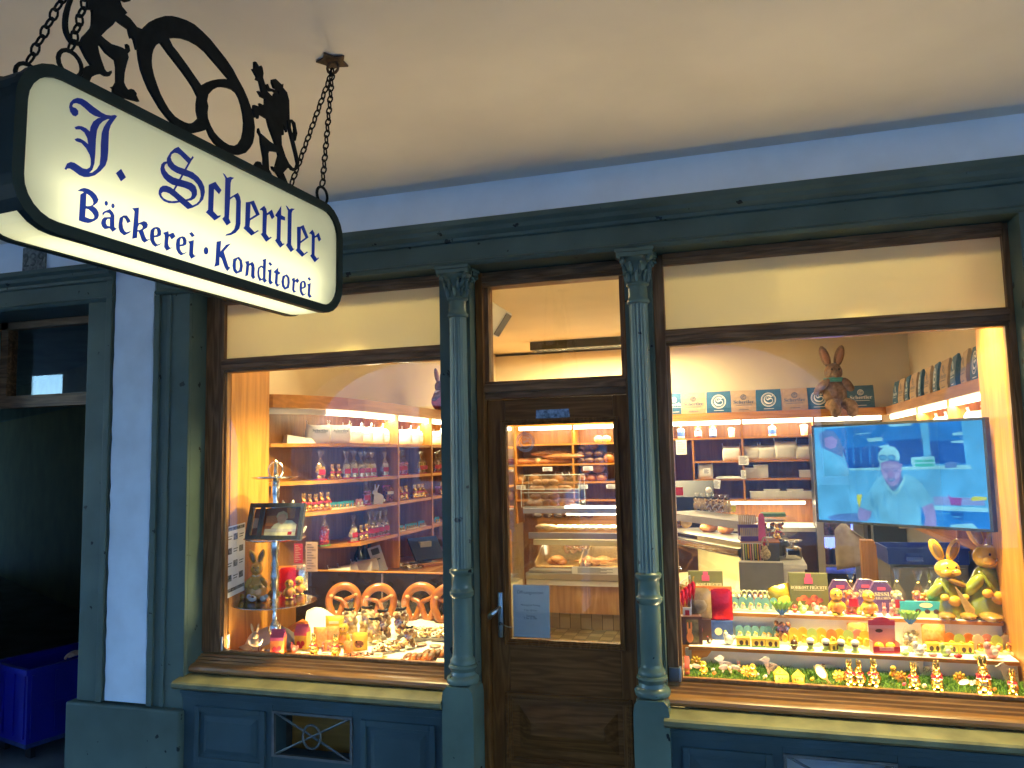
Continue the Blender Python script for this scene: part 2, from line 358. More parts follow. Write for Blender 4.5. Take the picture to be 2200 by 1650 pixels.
prof = [(0, .25, 2.662), (0, .0, 2.662), (0, -.010, 2.668), (0, -.016, 2.676), (0, -.010, 2.686), (0, -.003, 2.69), (0, -.003, 2.775), (0, -.018, 2.78), (0, -.022, 2.795), (0, -.030, 2.80),
        (0, -.045, 2.812), (0, -.052, 2.83), (0, -.065, 2.838), (0, -.07, 2.845), (0, -.07, 2.868), (0, .25, 2.868)]
O('cornice', B().ext(prof, (-3.02, 0, 0), (3, 0, 0)), PAINT, F, angle=25)
O('lintel', B().ext([(0, p[1], p[2]-.008) for p in prof], (-9, 0, 0), (-3.30, 0, 0)), PAINT, F, angle=25)
O('pier', B().box(1.085, 3, .0, .3, 0, 2.66), PAINT, F, smooth=False)
O('pier', B().box(-1.395, -1.238, .075, .26, .12, 2.661), PAINT, F, smooth=False)
O('pier', B().box(-.484, -.362, .075, .26, .12, 2.661), PAINT, F, smooth=False)
O('inner_lintel_wall', B().box(-2.8, 1.08, .26, .32, 2.62, 2.96), WALLC, F, smooth=False)
def column(x, lab):
    c = O('column', B().lathe([(.058, .80), (.060, .81), (.056, .825), (.048, .835), (.047, .85), (.046, 1.10), (.052, 1.105), (.058, 1.115), (.058, 1.128), (.05, 1.135), (.047, 1.15), (.047, 1.20), (.05, 1.205), (.058, 1.215), (.058, 1.228), (.048, 1.235)], (x, .03, 0), 28, cap=False), PAINTC, F)
    c['label'] = lab
    b = B(); seg = 96; rings = []
    for z, r in ((1.235, .046), (1.25, .047), (2.40, .042), (2.415, .042)):
        rings.append([b.bm.verts.new((x+(r*(1-(.11*abs(math.sin(10*2*math.pi*k/seg))**.7 if 1.24 < z < 2.41 else 0)))*math.cos(2*math.pi*k/seg), .03+(r*(1-(.11*abs(math.sin(10*2*math.pi*k/seg))**.7 if 1.24 < z < 2.41 else 0)))*math.sin(2*math.pi*k/seg), z)) for k in range(seg)])
    for a, d in zip(rings, rings[1:]):
        for k in range(seg): b._f((a[k], a[(k+1) % seg], d[(k+1) % seg], d[k]))
    O('fluted_shaft', b, PAINTC, c, angle=60)
    b = B().lathe([(.043, 2.415), (.05, 2.42), (.052, 2.43), (.045, 2.44), (.043, 2.45), (.043, 2.495), (.05, 2.50), (.052, 2.508), (.044, 2.516), (.043, 2.54), (.05, 2.58), (.064, 2.615), (.075, 2.622)], (x, .03, 0), 28)
    q = []
    for k in range(4):
        a0 = math.pi/4+k*math.pi/2
        for j in range(9):
            t = j/8; a = a0+t*math.pi/2; r = .122-.045*math.sin(math.pi*t)
            q.append((x+r*math.cos(a), .03+r*math.sin(a)))
    b.shapes([q[:]], lambda u, v: (u, v, 2.656), .014, (0, 0, 1)); b.shapes([[(x+(u-x)*.93, .03+(v-.03)*.93) for u, v in q]], lambda u, v: (u, v, 2.641), .018, (0, 0, 1))
    for k in range(4):
        a = math.pi/4+k*math.pi/2; d = Vector((math.cos(a), math.sin(a), 0)); cc = Vector((x, .03, 2.605))+d*.085
        b.tube([cc+d*(.026-.003*i)*math.cos(i*.75)*.8+Vector((0, 0, 1))*(.026-.003*i)*math.sin(i*.75+.3) for i in range(8)], [.0095-.0007*i for i in range(8)], 6)
        b.ell(cc, (.012, .012, .012))
    for row, (z, r, h) in enumerate(((2.535, .047, .03), (2.57, .054, .03))):
        for k in range(8):
            a = 2*math.pi*(k+.5*row)/8; d = Vector((math.cos(a), math.sin(a), 0)); b.ell(Vector((x, .03, z))+d*r, (.014, .009, h), (0, .25, a), 8, 6)
            b.ell(Vector((x, .03, z+h*.8))+d*(r+.012), (.009, .008, .008), None, 6, 4)
    O('capital', b, PAINTC, c, angle=50)
    O('base', B().lathe([(.06, .715), (.075, .72), (.078, .735), (.072, .748), (.06, .755), (.056, .77), (.062, .78), (.068, .79), (.064, .80), (.057, .803)], (x, .03, 0), 28), PAINTC, c)
    p = B(); hw = .075
    arch = [(x-hw, 0), (x-hw, .66), (x-hw*.93, .695), (x-hw*.7, .715), (x+hw*.7, .715), (x+hw*.93, .695), (x+hw, .66), (x+hw, 0)]
    p.shapes([arch], lambda u, z: (u, -.05, z), .15, (0, -1, 0)); bevel_mod(O('pedestal', p, PAINTC, c, smooth=False), .006)
column(-1.283, 'fluted column left of the door'); column(-.418, 'fluted column right of the door')
# ---------------------------------------------------------------- windows
SILL = [(0, .169, .752), (0, .160, .752), (0, .148, .744), (0, .132, .744), (0, .128, .734), (0, .110, .732), (0, .106, .722), (0, .092, .720), (0, .088, .711), (0, .070, .709),
        (0, .052, .706), (0, .040, .698), (0, .036, .686), (0, .040, .674), (0, .052, .668), (0, .169, .668)]
def window(x0, x1, gx0, gx1, lab):
    W = O('window', B().box(x0, gx0, .135, .20, .752, 2.66), OAKV, F, smooth=False); W['label'] = lab; bevel_mod(W, .004)
    fr = B().box(gx1, x1, .135, .20, .752, 2.66); O('jamb', fr, OAKV, W, smooth=False)
    bevel_mod(O('head', B().box(gx0, gx1, .13, .20, 2.61, 2.66).box(gx0, gx1, .118, .13, 2.635, 2.66), OAKH, W, smooth=False), .003)
    bevel_mod(O('transom_bar', B().box(gx0, gx1, .135, .20, 2.235, 2.31).box(gx0, gx1, .118, .135, 2.25, 2.298).box(gx0, gx1, .108, .118, 2.275, 2.298), OAKH, W, smooth=False), .003)
    O('sill', B().ext(SILL, (x0, 0, 0), (x1, 0, 0)), PINE, W, angle=25)
    O('glazing_bead', B().box(gx0, gx0+.014, .148, .175, .752, 2.235).box(gx1-.012, gx1, .148, .175, .752, 2.235).box(gx0+.014, gx1-.012, .150, .175, .752, .762), PINEV, W, smooth=False)
    O('pane', B().box(gx0+.002, gx1-.002, .160, .166, .754, 2.234), GLASS, W, smooth=False)
    LBL(O('transom_pane', B().box(gx0+.001, gx1-.001, .160, .164, 2.311, 2.609), FROST, W, smooth=False), 'frosted cream transom pane')
window(-2.80, -1.33, -2.685, -1.392, 'left shop window'); window(-.362, 1.085, -.312, 1.062, 'right shop window')
def riser(x0, x1, gx0, gx1, panels):
    z0, z1 = .315, .53
    r = B().box(x0, gx0, 0, .12, 0, .56).box(gx1, x1, 0, .12, 0, .56).box(gx0, gx1, 0, .12, 0, z0).box(gx0, gx1, 0, .12, z1, .56)
    r.box(x0, x1, -.012, .12, .56, .585).box(x0, x1, -.026, .12, .585, .60).box(x0, x1, -.01, .12, .60, .645)
    for a, c in panels:
        r.frame(a, c, .25, .525, .028, -.012, 0)
        p = [(a+.05, .295), (c-.05, .295), (c-.05, .48), (a+.05, .48)]; q = [(a+.075, .32), (c-.075, .32), (c-.075, .455), (a+.075, .455)]
        P = [r.bm.verts.new((u, -.0015, v)) for u, v in p]; Q = [r.bm.verts.new((u, -.014, v)) for u, v in q]
        for k in range(4): r._f((P[k], P[(k+1) % 4], Q[(k+1) % 4], Q[k]))
        r._f(Q)
    o = O('stall_riser', r, PAINTL, F, smooth=False); bevel_mod(o, .003)
    nse = B()
    s = [(0, .05, .667), (0, -.058, .650), (0, -.066, .642), (0, -.066, .624), (0, -.052, .612), (0, -.03, .607), (0, .05, .6455)]
    nse.ext(s, (x0-.02, 0, 0), (x1, 0, 0)); st = O('stone_sill', nse, STONE, o, angle=30)
    ct = B(); ct.box(gx0-.0, gx1, .115, .30, z0, z0+.005)
    g = B().frame(gx0, gx1, z0, z1, .012, -.008, .012)
    cx, cz = (gx0+gx1)/2, (z0+z1)/2
    for sx in (-1, 1):
        for sz in (-1, 1): g.tube([(gx0+.006 if sx < 0 else gx1-.006, .002, z0+.006 if sz < 0 else z1-.006), (cx, .002, cz)], .0055, 6)
    g.tube([(cx+.048*math.cos(k*math.pi/12), -.004, cz+.055*math.sin(k*math.pi/12)) for k in range(24)], .006, 6, True)
    LBL(O('vent_grille', g, M('dull_grey_iron', (.12, .13, .13), .5, .4, var=.2) if 'dull_grey_iron' not in bpy.data.materials else bpy.data.materials['dull_grey_iron'], o), 'iron vent grille with crossed bars and a ring')
    O('vent_shaft', B().box(gx0-.02, gx1+.02, .5, .52, z0-.05, z1+.05).box(gx0-.03, gx0-.02, .12, .5, z0-.05, z1+.05).box(gx1+.02, gx1+.03, .12, .5, z0-.05, z1+.05).box(gx0-.02, gx1+.02, .12, .5, z0-.06, z0-.05), M('dark_shaft_plaster', (.05, .05, .048), .9, var=.3) if 'dark_shaft_plaster' not in bpy.data.materials else bpy.data.materials['dark_shaft_plaster'], o, smooth=False)  # shaft walls in a very dark mottled grey
riser(-2.80, -1.36, -2.272, -1.834, ((-2.72, -2.31), (-1.79, -1.41))); riser(-.345, 1.085, .10, .52, ((-.30, .06), (.56, 1.0)))
# ---------------------------------------------------------------- door
D = O('door', B().box(-1.196, -1.105, .19, .235, .15, 2.024).box(-.575, -.506, .19, .235, .15, 2.024), DOORV, F, smooth=False); bevel_mod(D, .003); D['label'] = 'oak shop door with a large glass pane'
for n_, z0, z1 in (('top_rail', 1.90, 2.024), ('lock_rail', .615, .88), ('bottom_rail', .15, .34)): bevel_mod(O(n_, B().box(-1.105, -.575, .19, .235, z0, z1), DOORH, D, smooth=False), .003)
def moulding(x0, x1, z0, z1, w, y, mat, par, nm):
    b = B()
    for i, (d, yy) in enumerate(((0, y), (w*.35, y-.010), (w*.7, y-.002))):
        pass
    b.frame(x0-w, x1+w, z0-w, z1+w, w*.45, y-.012, y); b.frame(x0-w*.55, x1+w*.55, z0-w*.55, z1+w*.55, w*.3, y-.006, y+.004); b.frame(x0-w*.25, x1+w*.25, z0-w*.25, z1+w*.25, w*.25, y-.001, y+.01)
    o = O(nm, b, mat, par, smooth=False); bevel_mod(o, .003); return o
moulding(-1.104, -.576, .882, 1.898, .026, .19, DOORV, D, 'glazing_moulding')
O('pane', B().box(-1.104, -.576, .212, .218, .881, 1.899), GLASS, D, smooth=False)
moulding(-1.10, -.56, .345, .61, .03, .19, DOORH, D, 'panel_moulding')
b = B(); P = [b.bm.verts.new(p) for p in ((-1.105, .205, .341), (-.56, .205, .341), (-.56, .205, .614), (-1.105, .205, .614))]
P1 = [b.bm.verts.new(p) for p in ((-1.065, .200, .385), (-.60, .200, .385), (-.60, .200, .575), (-1.065, .200, .575))]
P2 = [b.bm.verts.new(p) for p in ((-1.005, .172, .455), (-.66, .172, .455), (-.66, .172, .512), (-1.005, .172, .512))]
for A, Q in ((P, P1), (P1, P2)):
    for k in range(4): b._f((A[k], A[(k+1) % 4], Q[(k+1) % 4], Q[k]))
b._f(P2); O('raised_panel', b, DOORH, D, smooth=False)
fr = O('door_frame', B().box(-1.236, -1.199, .15, .25, .12, 2.66).box(-.503, -.485, .15, .25, .12, 2.66), DOORV, F, smooth=False); bevel_mod(fr, .004)
bevel_mod(O('transom_rail', B().box(-1.199, -.503, .17, .25, 2.028, 2.115).box(-1.199, -.503, .155, .17, 2.06, 2.10), OAKH, fr, smooth=False), .003)
bevel_mod(O('head', B().box(-1.199, -.503, .16, .25, 2.588, 2.66).box(-1.199, -.503, .145, .16, 2.61, 2.64), OAKH, fr, smooth=False), .003)
for a_ in (-1.199, -.524): O('transom_jamb', B().box(a_, a_+.021, .18, .25, 2.115, 2.588), OAKV, fr, smooth=False)
O('transom_pane', B().box(-1.175, -.52, .21, .216, 2.116, 2.587), GLASS, fr, smooth=False)
O('threshold', B().box(-1.236, -.485, .05, .30, 0, .12), STONE, F, smooth=False)
h = B().box(-1.157, -1.132, .176, .19, 0.89, 1.10, .005); hd = O('handle', h, BRASS, D)
O('lever', B().tube([(-1.145, .178, 1.03), (-1.145, .125, 1.03), (-1.147, .112, 1.025), (-1.16, .105, 1.015), (-1.175, .11, 1.0), (-1.178, .118, .99)], [.009, .009, .011, .013, .012, .009], 8), BRASS, hd)
O('keyhole', B().lathe([(.008, 0), (.008, .004)], (0, 0, 0), 10).xf(Matrix.Translation((-1.145, .177, .955)) @ Matrix.Rotation(R(90), 4, 'X')), BLK, hd)
tag(O('key', B().tube([(-1.145, .172, .955), (-1.12, .14, .958), (-1.095, .13, .952), (-1.07, .135, .948)], [.004, .003, .002, .002], 5), BRASS), 'thin key cord hanging from the door handle', 'key cord')
st = [(-.90+.0, 1.955), (-.895, 1.985), (-.80, 1.987), (-.735, 1.99), (-.732, 1.958), (-.78, 1.953), (-.86, 1.952)]
tag(O('door_sticker', B().shapes([[at_y(u, v, .188).xz[:] for u, v in ((1152, 881), (1222, 878), (1224, 896), (1190, 898), (1151, 899))]], lambda x, z: (x, .188, z), .001), M('scratched_silver_film', (.30, .36, .42), .35, .6, var=.35, scale=60), smooth=False), 'scratched silver sticker at the top of the oak door', 'sticker')
# notice with opening hours in a clear sleeve behind the glass
n0 = at_y(1098, 1256, .222); n1 = at_y(1182, 1372, .222)
nt_ = T('opening_hours_notice', 'white opening hours notice in a clear sleeve on the door glass', 'notice', (n0.x, .222, n1.z))
wd, hh = n1.x-n0.x, n0.z-n1.z
O('sheet', B().box(.008, wd, .0015, .002, 0, hh), PAPER, nt_, smooth=False)
O('sleeve', B().box(-.006, wd+.003, -.001, .0, -.006, hh+.002), PLEXI, nt_, smooth=False)
tx = B()
for t, z, s in (('Öffnungszeiten', .83, .022), ('Montag bis Freitag', .60, .013), ('7 bis 18 Uhr', .50, .013), ('Samstag', .395, .013), ('7 bis 12 Uhr', .35, .013)): tx.text(t, s, lambda x, y, z=z: (wd/2+x, .0008, hh*z+y))
O('print', tx, BLK, nt_, smooth=False)
# faint white S on the door glass
eg = B(); ec = at_y(1128, 950, .2195); rr = .045
for r_ in (rr, rr*.82): eg.tube([(ec.x+r_*math.cos(k*math.pi/14), .2198, ec.z+r_*math.sin(k*math.pi/14)) for k in range(28)], .003, 4, True, .2)
eg.text('S', .075, lambda x, y: (ec.x+x, .2196, ec.z-.026+y), frak=True)
tag(O('faint_logo', eg, glass('faint_white_film', (.80, .80, .84), .25, .6)), 'faint white round logo on the upper left of the door glass', 'window logo')
# ---------------------------------------------------------------- left bay: open passage
PG = T('passage_entrance', 'dark open passage beside the bakery with an oak transom light above', 'passage', (-4.0, .3, 0))
def pw(b_): return b_.xf(Matrix.Translation((4.0, -.3, 0)))
tr_ = O('transom_frame', pw(B().box(-9, -3.48, .30, .37, 2.115, 2.19).box(-4.475, -4.415, .30, .37, 2.19, 2.66).box(-9, -3.48, .30, .36, 2.615, 2.66)), OAKH, PG, smooth=False)
O('pane', pw(B().box(-4.415, -3.48, .33, .336, 2.19, 2.615)), GLASS, tr_, smooth=False); O('pane', pw(B().box(-5.4, -4.475, .33, .336, 2.19, 2.615)), GLASS, tr_, smooth=False)
pd, pn = Vector((-.87, .49, 0)).normalized(), Vector((-.49, -.87, 0)).normalized()
p0 = Vector((-3.1, 1.55, 0)); zb = hitp(180, 870, p0, pn).z
a_, c_ = p0, p0+pd*11.0
def slab(z0, z1): return B().ext([(0, 0, z0), (0, 0, z1), tuple(-pn*.05+Vector((0, 0, z1))), tuple(-pn*.05+Vector((0, 0, z0)))], a_, c_)
O('passage_wall', pw(slab(zb, 6.0)), M('passage_upper_paint', (.17, .27, .28), .7, var=.15, scale=3), PG, smooth=False); O('dado', pw(slab(0, zb)), M('passage_olive_dado', (.19, .19, .075), .5, var=.15, scale=3), PG, smooth=False)
O('front_wall', pw(B().box(-14, -4.62, .0, .3, 0, 2.66).box(-14, -13.9, .3, 8, 0, 3.0).box(-14, -3.48, .31, .37, 2.67, 3.0)), PAINT, PG, smooth=False)  # unseen pier and end wall added to keep the passage dark
O('side_wall', pw(B().box(-3.1, -3.04, .3, 1.6, 0, 3.0).box(-14, -3.04, .37, 8, 3.0, 3.05)), bpy.data.materials['passage_upper_paint'], PG, smooth=False)
# house number stone
hp = at_y(75, 556, -.004)
hn = T('house_number_stone', 'small grey stone plaque with house number 239 above the passage', 'house number', (hp.x, 0, hp.z-.085))
O('stone', B().box(-.085, .085, -.012, 0, 0, .155, .004), M('grey_sandstone', (.22, .23, .21), .85, var=.3, scale=50, bump=.4), hn)
O('numerals', B().text('239', .115, lambda x, y: (x, -.0125, .04+y), bold=True, xs=.95), M('faded_numerals', (.10, .11, .10), .9, var=.3, scale=60), hn, smooth=False)
# ================================================================== hanging sign
AL = Vector((math.sin(.0997)*math.cos(.0138), math.cos(.0997)*math.cos(.0138), -math.sin(.0138))); NM = Vector((math.cos(.0997), -math.sin(.0997), 0))
UP = NM.cross(AL); UP = UP if UP.z > 0 else -UP
O0 = Vector((-1.2695, -2.3239, 2.2230)); SH, SW, TH = .2894, .9959, .125
def sg(a, b_, c=0.0): return O0+AL*a+UP*b_+NM*c
def spx(u, v, c=0.0):
    p = hitp(u, v, O0+NM*c, NM)-O0; return (p.dot(AL), p.dot(UP))
SG = T('hanging_sign', 'lit bakery sign box with blue lettering hung on chains from the arcade ceiling', 'sign', sg(SW/2, -.04, -TH/2))
inv = Matrix.Translation(-SG.location)
def sO(name, b_, mats, par=None, **k): b_.xf(inv); return O(name, b_, mats, par or SG, **k)
def rrect(m, r, n=7):
    x0, x1, z0, z1 = -m, SW+m, -m, SH+m; o = []
    for cx, cz, a0 in ((x1-r, z1-r, 0), (x0+r, z1-r, 90), (x0+r, z0+r, 180), (x1-r, z0+r, 270)):
        for k in range(n): a = R(a0+90*k/(n-1)); o.append((cx+r*math.cos(a), cz+r*math.sin(a)))
    return o
outer, inner = rrect(.024, .095), rrect(.0, .072)
for side, (c0, c1) in (('front', (.008, -.012)), ('back', (-TH+.012, -TH-.008))):
    sO('frame', B().shapes([outer, inner], lambda x, y: sg(x, y, c0), c0-c1, NM), DKMETAL, smooth=False)
    sO('light_panel', B().shapes([rrect(.004, .075)], lambda x, y: sg(x, y, 0 if side == 'front' else -TH)), ACRYL, smooth=False)
bt, dk = B(), B(); ol = rrect(.021, .092)
for k in range(len(ol)):
    p, q = ol[k], ol[(k+1) % len(ol)]; low = (p[1]+q[1])/2 < .004
    (bt if low else dk).quad([sg(*p, -.012), sg(*q, -.012), sg(*q, -TH+.012), sg(*p, -TH+.012)])
sO('housing', dk, DKMETAL, angle=50); LBL(sO('bottom_diffuser', bt, ACRYL, angle=50), 'glowing white underside of the sign')
ln_ = B(); q_ = rrect(.016, .086)
for k in range(len(q_)):
    p, q = q_[k], q_[(k+1) % len(q_)]
    if (p[1]+q[1])/2 > .05: ln_.quad([sg(*p, -.014), sg(*q, -.014), sg(*q, -TH+.014), sg(*p, -TH+.014)])
sO('white_liner', ln_, WHITE, angle=50)  # unseen liner added to spread the tube light evenly over the panels
TUBE = emit('sign_tube_glow', (1, .95, .62), SIGN_E)
for c in (-.045, -.085): sO('fluorescent_tube', B().tube([sg(.07, .045, c), sg(SW-.07, .045, c)], .011, 8), TUBE)
# lettering traced stroke by stroke onto the panel
def poly(txt): return [tuple(map(float, p.split(','))) for p in txt.split()]
R1, R2, R3, R4, R5, R6 = (120, 190, 7.857), (330, 310, 7.855), (500, 390, 9.165), (150, 390, 11.786), (280, 430, 11.786), (450, 510, 9.565)
def el(cx, cy, rx, ry, n=14): return [(cx+rx*math.cos(2*math.pi*k/n), cy+ry*math.sin(2*math.pi*k/n)) for k in range(n)]
G = []
def gl(rg, *loops): G.append([[spx(rg[0]+x/rg[2], rg[1]+y/rg[2]) for x, y in (poly(l) if isinstance(l, str) else l)] for l in loops])
gl(R1, '1015,470 985,455 920,465 840,455 760,415 620,315 500,220 430,180 350,168 280,195 230,250 215,320 235,400 275,455 320,470 360,435 360,380 325,340 275,325 255,295 280,255 330,245 400,270 470,325 560,410 640,460 720,485 790,495 700,510 620,570 575,660 565,740 500,680 430,648 370,642 310,660 325,690 400,690 470,745 520,840 540,955 470,895 400,855 350,848 310,865 330,890 420,920 500,1010 560,1120 580,1200 580,1290 565,1340 510,1370 440,1355 360,1300 300,1262 240,1250 180,1275 140,1360 160,1372 175,1350 220,1348 290,1390 380,1460 460,1492 540,1492 640,1465 740,1390 820,1300 855,1200 868,1050 875,850 880,720 910,620 960,545',
   '905,514 860,514 780,552 720,612 680,700 660,850 650,1100 635,1260 600,1370 535,1435 600,1430 680,1370 730,1290 745,1150 750,950 765,760 800,660 850,580')
gl(R1, '1088,1368 1165,1500 1085,1565 1005,1435')
gl(R2, '405,50 340,80 270,145 215,240 210,310 235,370 290,430 370,480 470,520 580,555 660,600 730,680 775,780 785,880 760,960 710,1010 645,1040 650,1065 740,1020 820,930 850,810 840,720 800,630 740,555 650,480 530,430 410,390 340,350 290,285 272,220 290,165 340,140 390,150 440,185 575,325 615,250 480,120')
gl(R2, '206,298 160,305 120,345 103,420 115,490 160,570 220,630 300,680 400,705 500,730 580,765 625,810 635,860 615,905 580,925 520,940 540,955 620,945 680,910 715,850 715,780 690,710 630,660 540,630 430,600 320,565 240,515 185,450 165,390 175,345 206,322')
gl(R2, '75,790 95,740 140,708 200,705 270,730 340,780 430,860 540,950 645,1041 648,1066 560,1092 434,985 330,890 250,830 190,805 140,802 112,830 115,870 150,915 210,950 290,968 390,960 422,978 340,993 240,990 160,960 100,900 72,840')
gl(R2, '650,205 662,225 625,275 345,775 325,765 600,270')
gl(R2, '1030,640 1130,775 1090,840 1005,745 990,1130 1070,1215 1115,1205 1110,1222 1015,1282 875,1150 910,1110 920,690')
gl(R2, '1160,497 1185,510 1230,575 1280,555 1335,570 1300,600 1285,650 1275,905 1410,825 1440,880 1458,960 1450,1340 1430,1420 1370,1490 1290,1530 1205,1540 1215,1525 1290,1500 1350,1440 1375,1350 1385,960 1365,905 1340,885 1275,930 1255,1255 1285,1320 1220,1368 1150,1262 1185,1220 1200,575')
gl(R3, '245,415 310,410 400,382 512,650 325,765 312,895 415,1005 480,965 490,975 350,1062 200,920 230,880', '335,420 445,655 320,735')
gl(R3, '605,485 640,540 655,610 655,635 755,560 805,695 755,742 705,640 655,665 640,1030 700,1115 735,1095 745,1105 640,1185 540,1040 570,1015 578,600 560,560 525,560 525,548')
gl(R3, '940,490 940,665 1015,705 1015,765 935,745 925,1160 975,1240 995,1220 1000,1232 920,1300 825,1165 855,1125 865,705 825,670')
gl(R3, '1035,480 1060,495 1105,555 1150,535 1198,545 1160,575 1145,625 1135,1245 1175,1325 1195,1330 1130,1388 1038,1255 1065,1215 1075,575')
gl(R3, '1255,900 1315,895 1380,862 1475,1100 1318,1215 1312,1330 1395,1425 1450,1385 1460,1395 1350,1480 1230,1355 1255,1320', '1328,905 1420,1110 1320,1185')
gl(R3, '1555,955 1590,1010 1605,1085 1680,1015 1722,1140 1682,1182 1645,1085 1600,1110 1595,1450 1645,1525 1670,1500 1678,1512 1600,1588 1515,1465 1540,1435 1545,1060 1525,1025 1500,1030 1495,1018')
gl(R4, '190,240 250,200 340,175 450,200 550,260 640,350 695,460 670,530 600,590 545,620 640,690 695,780 705,860 680,930 600,990 500,1035 430,1048 330,1030 210,985 250,340 350,280 290,248', '390,300 480,355 550,450 580,540 560,600 500,630 430,638 375,630', '370,678 450,700 540,780 600,870 600,930 560,960 480,955 355,905')
gl(R4, el(903, 555, 36, 54)); gl(R4, el(1072, 620, 36, 54))
gl(R4, '995,710 1060,780 1100,860 1098,1165 1155,1200 1060,1272 985,1175 910,1195 860,1200 800,1140 775,1060 800,970 850,920 1015,910 1015,850 970,795 900,780 850,805 815,860 810,800 860,765', '1000,940 930,940 890,990 885,1060 920,1130 1000,1150')
gl(R4, '1420,870 1480,950 1510,1015 1435,1050 1390,950 1330,900 1305,1060 1320,1180 1360,1260 1410,1300 1505,1270 1480,1300 1350,1362 1250,1280 1215,1180 1220,1060 1245,930 1340,870')
gl(R5, '35,215 190,200 170,600 320,542 380,560 415,620 400,690 290,760 330,880 375,985 410,1010 450,1000 330,1075 270,1020 230,900 190,795 150,795 140,950 30,975 90,290', '200,605 265,620 300,680 280,735 205,772 152,768 160,680')
E1 = poly('500,770 570,705 660,685 720,710 755,780 755,860 740,895 660,930 580,940 580,1010 620,1090 670,1135 745,1108 720,1130 610,1178 540,1120 490,1020 483,900'); E2 = poly('625,715 660,750 675,830 660,890 580,910 580,820 595,745')
gl(R5, E1, E2); ee = lambda q: [(1140+(x-483)*.955, 925+(y-685)*.955) for x, y in q]; gl(R5, ee(E1), ee(E2))
gl(R5, '815,835 940,795 950,880 1065,830 1120,920 1025,990 975,910 950,920 930,1090 945,1165 985,1215 1015,1212 895,1278 840,1190 855,960 850,880')
gl(R5, '1450,1055 1580,1025 1560,1360 1600,1410 1630,1415 1520,1480 1470,1390 1485,1110'); gl(R5, '1535,818 1600,900 1535,935 1475,850'); gl(R5, el(1898, 1285, 57, 88))
gl(R6, '135,95 220,80 205,305 330,160 410,138 275,290 375,610 410,625 350,690 300,620 240,440 190,390 185,570 90,600 110,520')
gl(R6, '475,450 590,405 650,470 668,590 650,700 530,748 480,690 460,590', '560,432 605,490 610,600 600,670 565,710 525,650 525,500')
gl(R6, '720,505 790,490 800,550 865,510 900,560 912,640 905,780 920,825 875,855 840,800 850,600 820,560 795,590 775,775 720,800 745,560')
gl(R6, '1075,470 1145,445 1130,850 1160,895 1110,932 1070,870 1010,895 975,810 968,720 985,630 1040,585 1085,600 1090,500', '1050,605 1010,640 1000,740 1015,820 1060,865 1085,830 1085,640')
gl(R6, '1185,680 1260,660 1250,890 1290,935 1230,970 1200,910 1210,720'); gl(R6, '1230,510 1272,560 1240,585 1200,540')
gl(R6, '1400,625 1395,700 1440,730 1420,760 1390,755 1380,950 1400,975 1430,970 1370,1015 1330,940 1345,740 1305,715')
gl(R6, '1490,800 1575,765 1625,830 1632,930 1615,1035 1530,1075 1480,1010 1465,910', '1550,790 1585,840 1590,940 1575,1010 1545,1035 1515,970 1515,860')
gl(R6, '1675,860 1730,835 1740,890 1795,845 1825,895 1785,940 1755,900 1735,930 1725,1080 1740,1105 1765,1105 1715,1138 1685,1080 1695,910')
e3 = lambda q: [(1840+(x-483)*.477, 895+(y-685)*.62) for x, y in q]; gl(R6, e3(E1), e3(E2))
gl(R6, '2000,970 2065,945 2050,1170 2085,1215 2040,1240 2005,1190 2015,1005'); gl(R6, '2035,820 2068,865 2045,890 2005,850')
lt = B()
for i, g_ in enumerate(G): lt.shapes(g_, lambda x, y: sg(x, y, .0022+.00015*(i % 5)), fat=.0008)
sO('lettering', lt, BLUEINK, smooth=False)
# emblem: pretzel between two lions, cut from sheet iron, standing on the middle of the box
CM = -TH/2
def em(rg, *loops): return [[spx(rg[0]+x/rg[2], rg[1]+y/rg[2], CM) for x, y in poly(l)] for l in loops]
def iron(name, loops): return sO(name, B().shapes(loops, lambda x, y: sg(x, y, CM+.004), .008, NM), BLACK, smooth=False)
Rw, R7, R8 = (0, 0, 2.3573), (120, 0, 7.5), (520, 120, 5.69)
iron('pretzel_emblem', em(Rw, '705,170 730,138 760,110 795,92 830,82 865,82 900,90 940,104 980,125 1020,160 1060,200 1100,250 1140,300 1175,352 1200,400 1228,450 1250,500 1268,552 1280,600 1286,645 1283,690 1276,725 1262,750 1240,775 1210,785 1180,783 1150,772 1118,753 1085,725 1062,692 1045,650 1030,662 1010,668 985,674 960,675 930,668 900,650 868,622 840,590 808,548 780,500 752,452 730,400 713,352 702,300 697,255 695,220',
     '810,215 850,270 885,315 920,360 950,402 975,440 1000,490 995,525 995,560 1003,600 985,617 970,625 950,626 930,620 905,607 880,590 852,557 830,520 808,478 790,430 775,385 765,340 763,310 765,280 772,253 785,230', '850,195 885,192 920,195 960,208 1000,230 1038,262 1070,300 1103,338 1130,370 1160,405 1130,401 1100,402 1072,407 1050,415 1015,435 980,385 950,341 920,300 895,265 870,235', '1050,480 1072,456 1100,442 1125,441 1150,445 1175,454 1195,470 1210,498 1220,530 1230,575 1235,620 1233,662 1225,700 1208,728 1185,740 1155,735 1130,720 1103,697 1080,670 1062,637 1048,600 1046,570 1050,540 1044,512'))
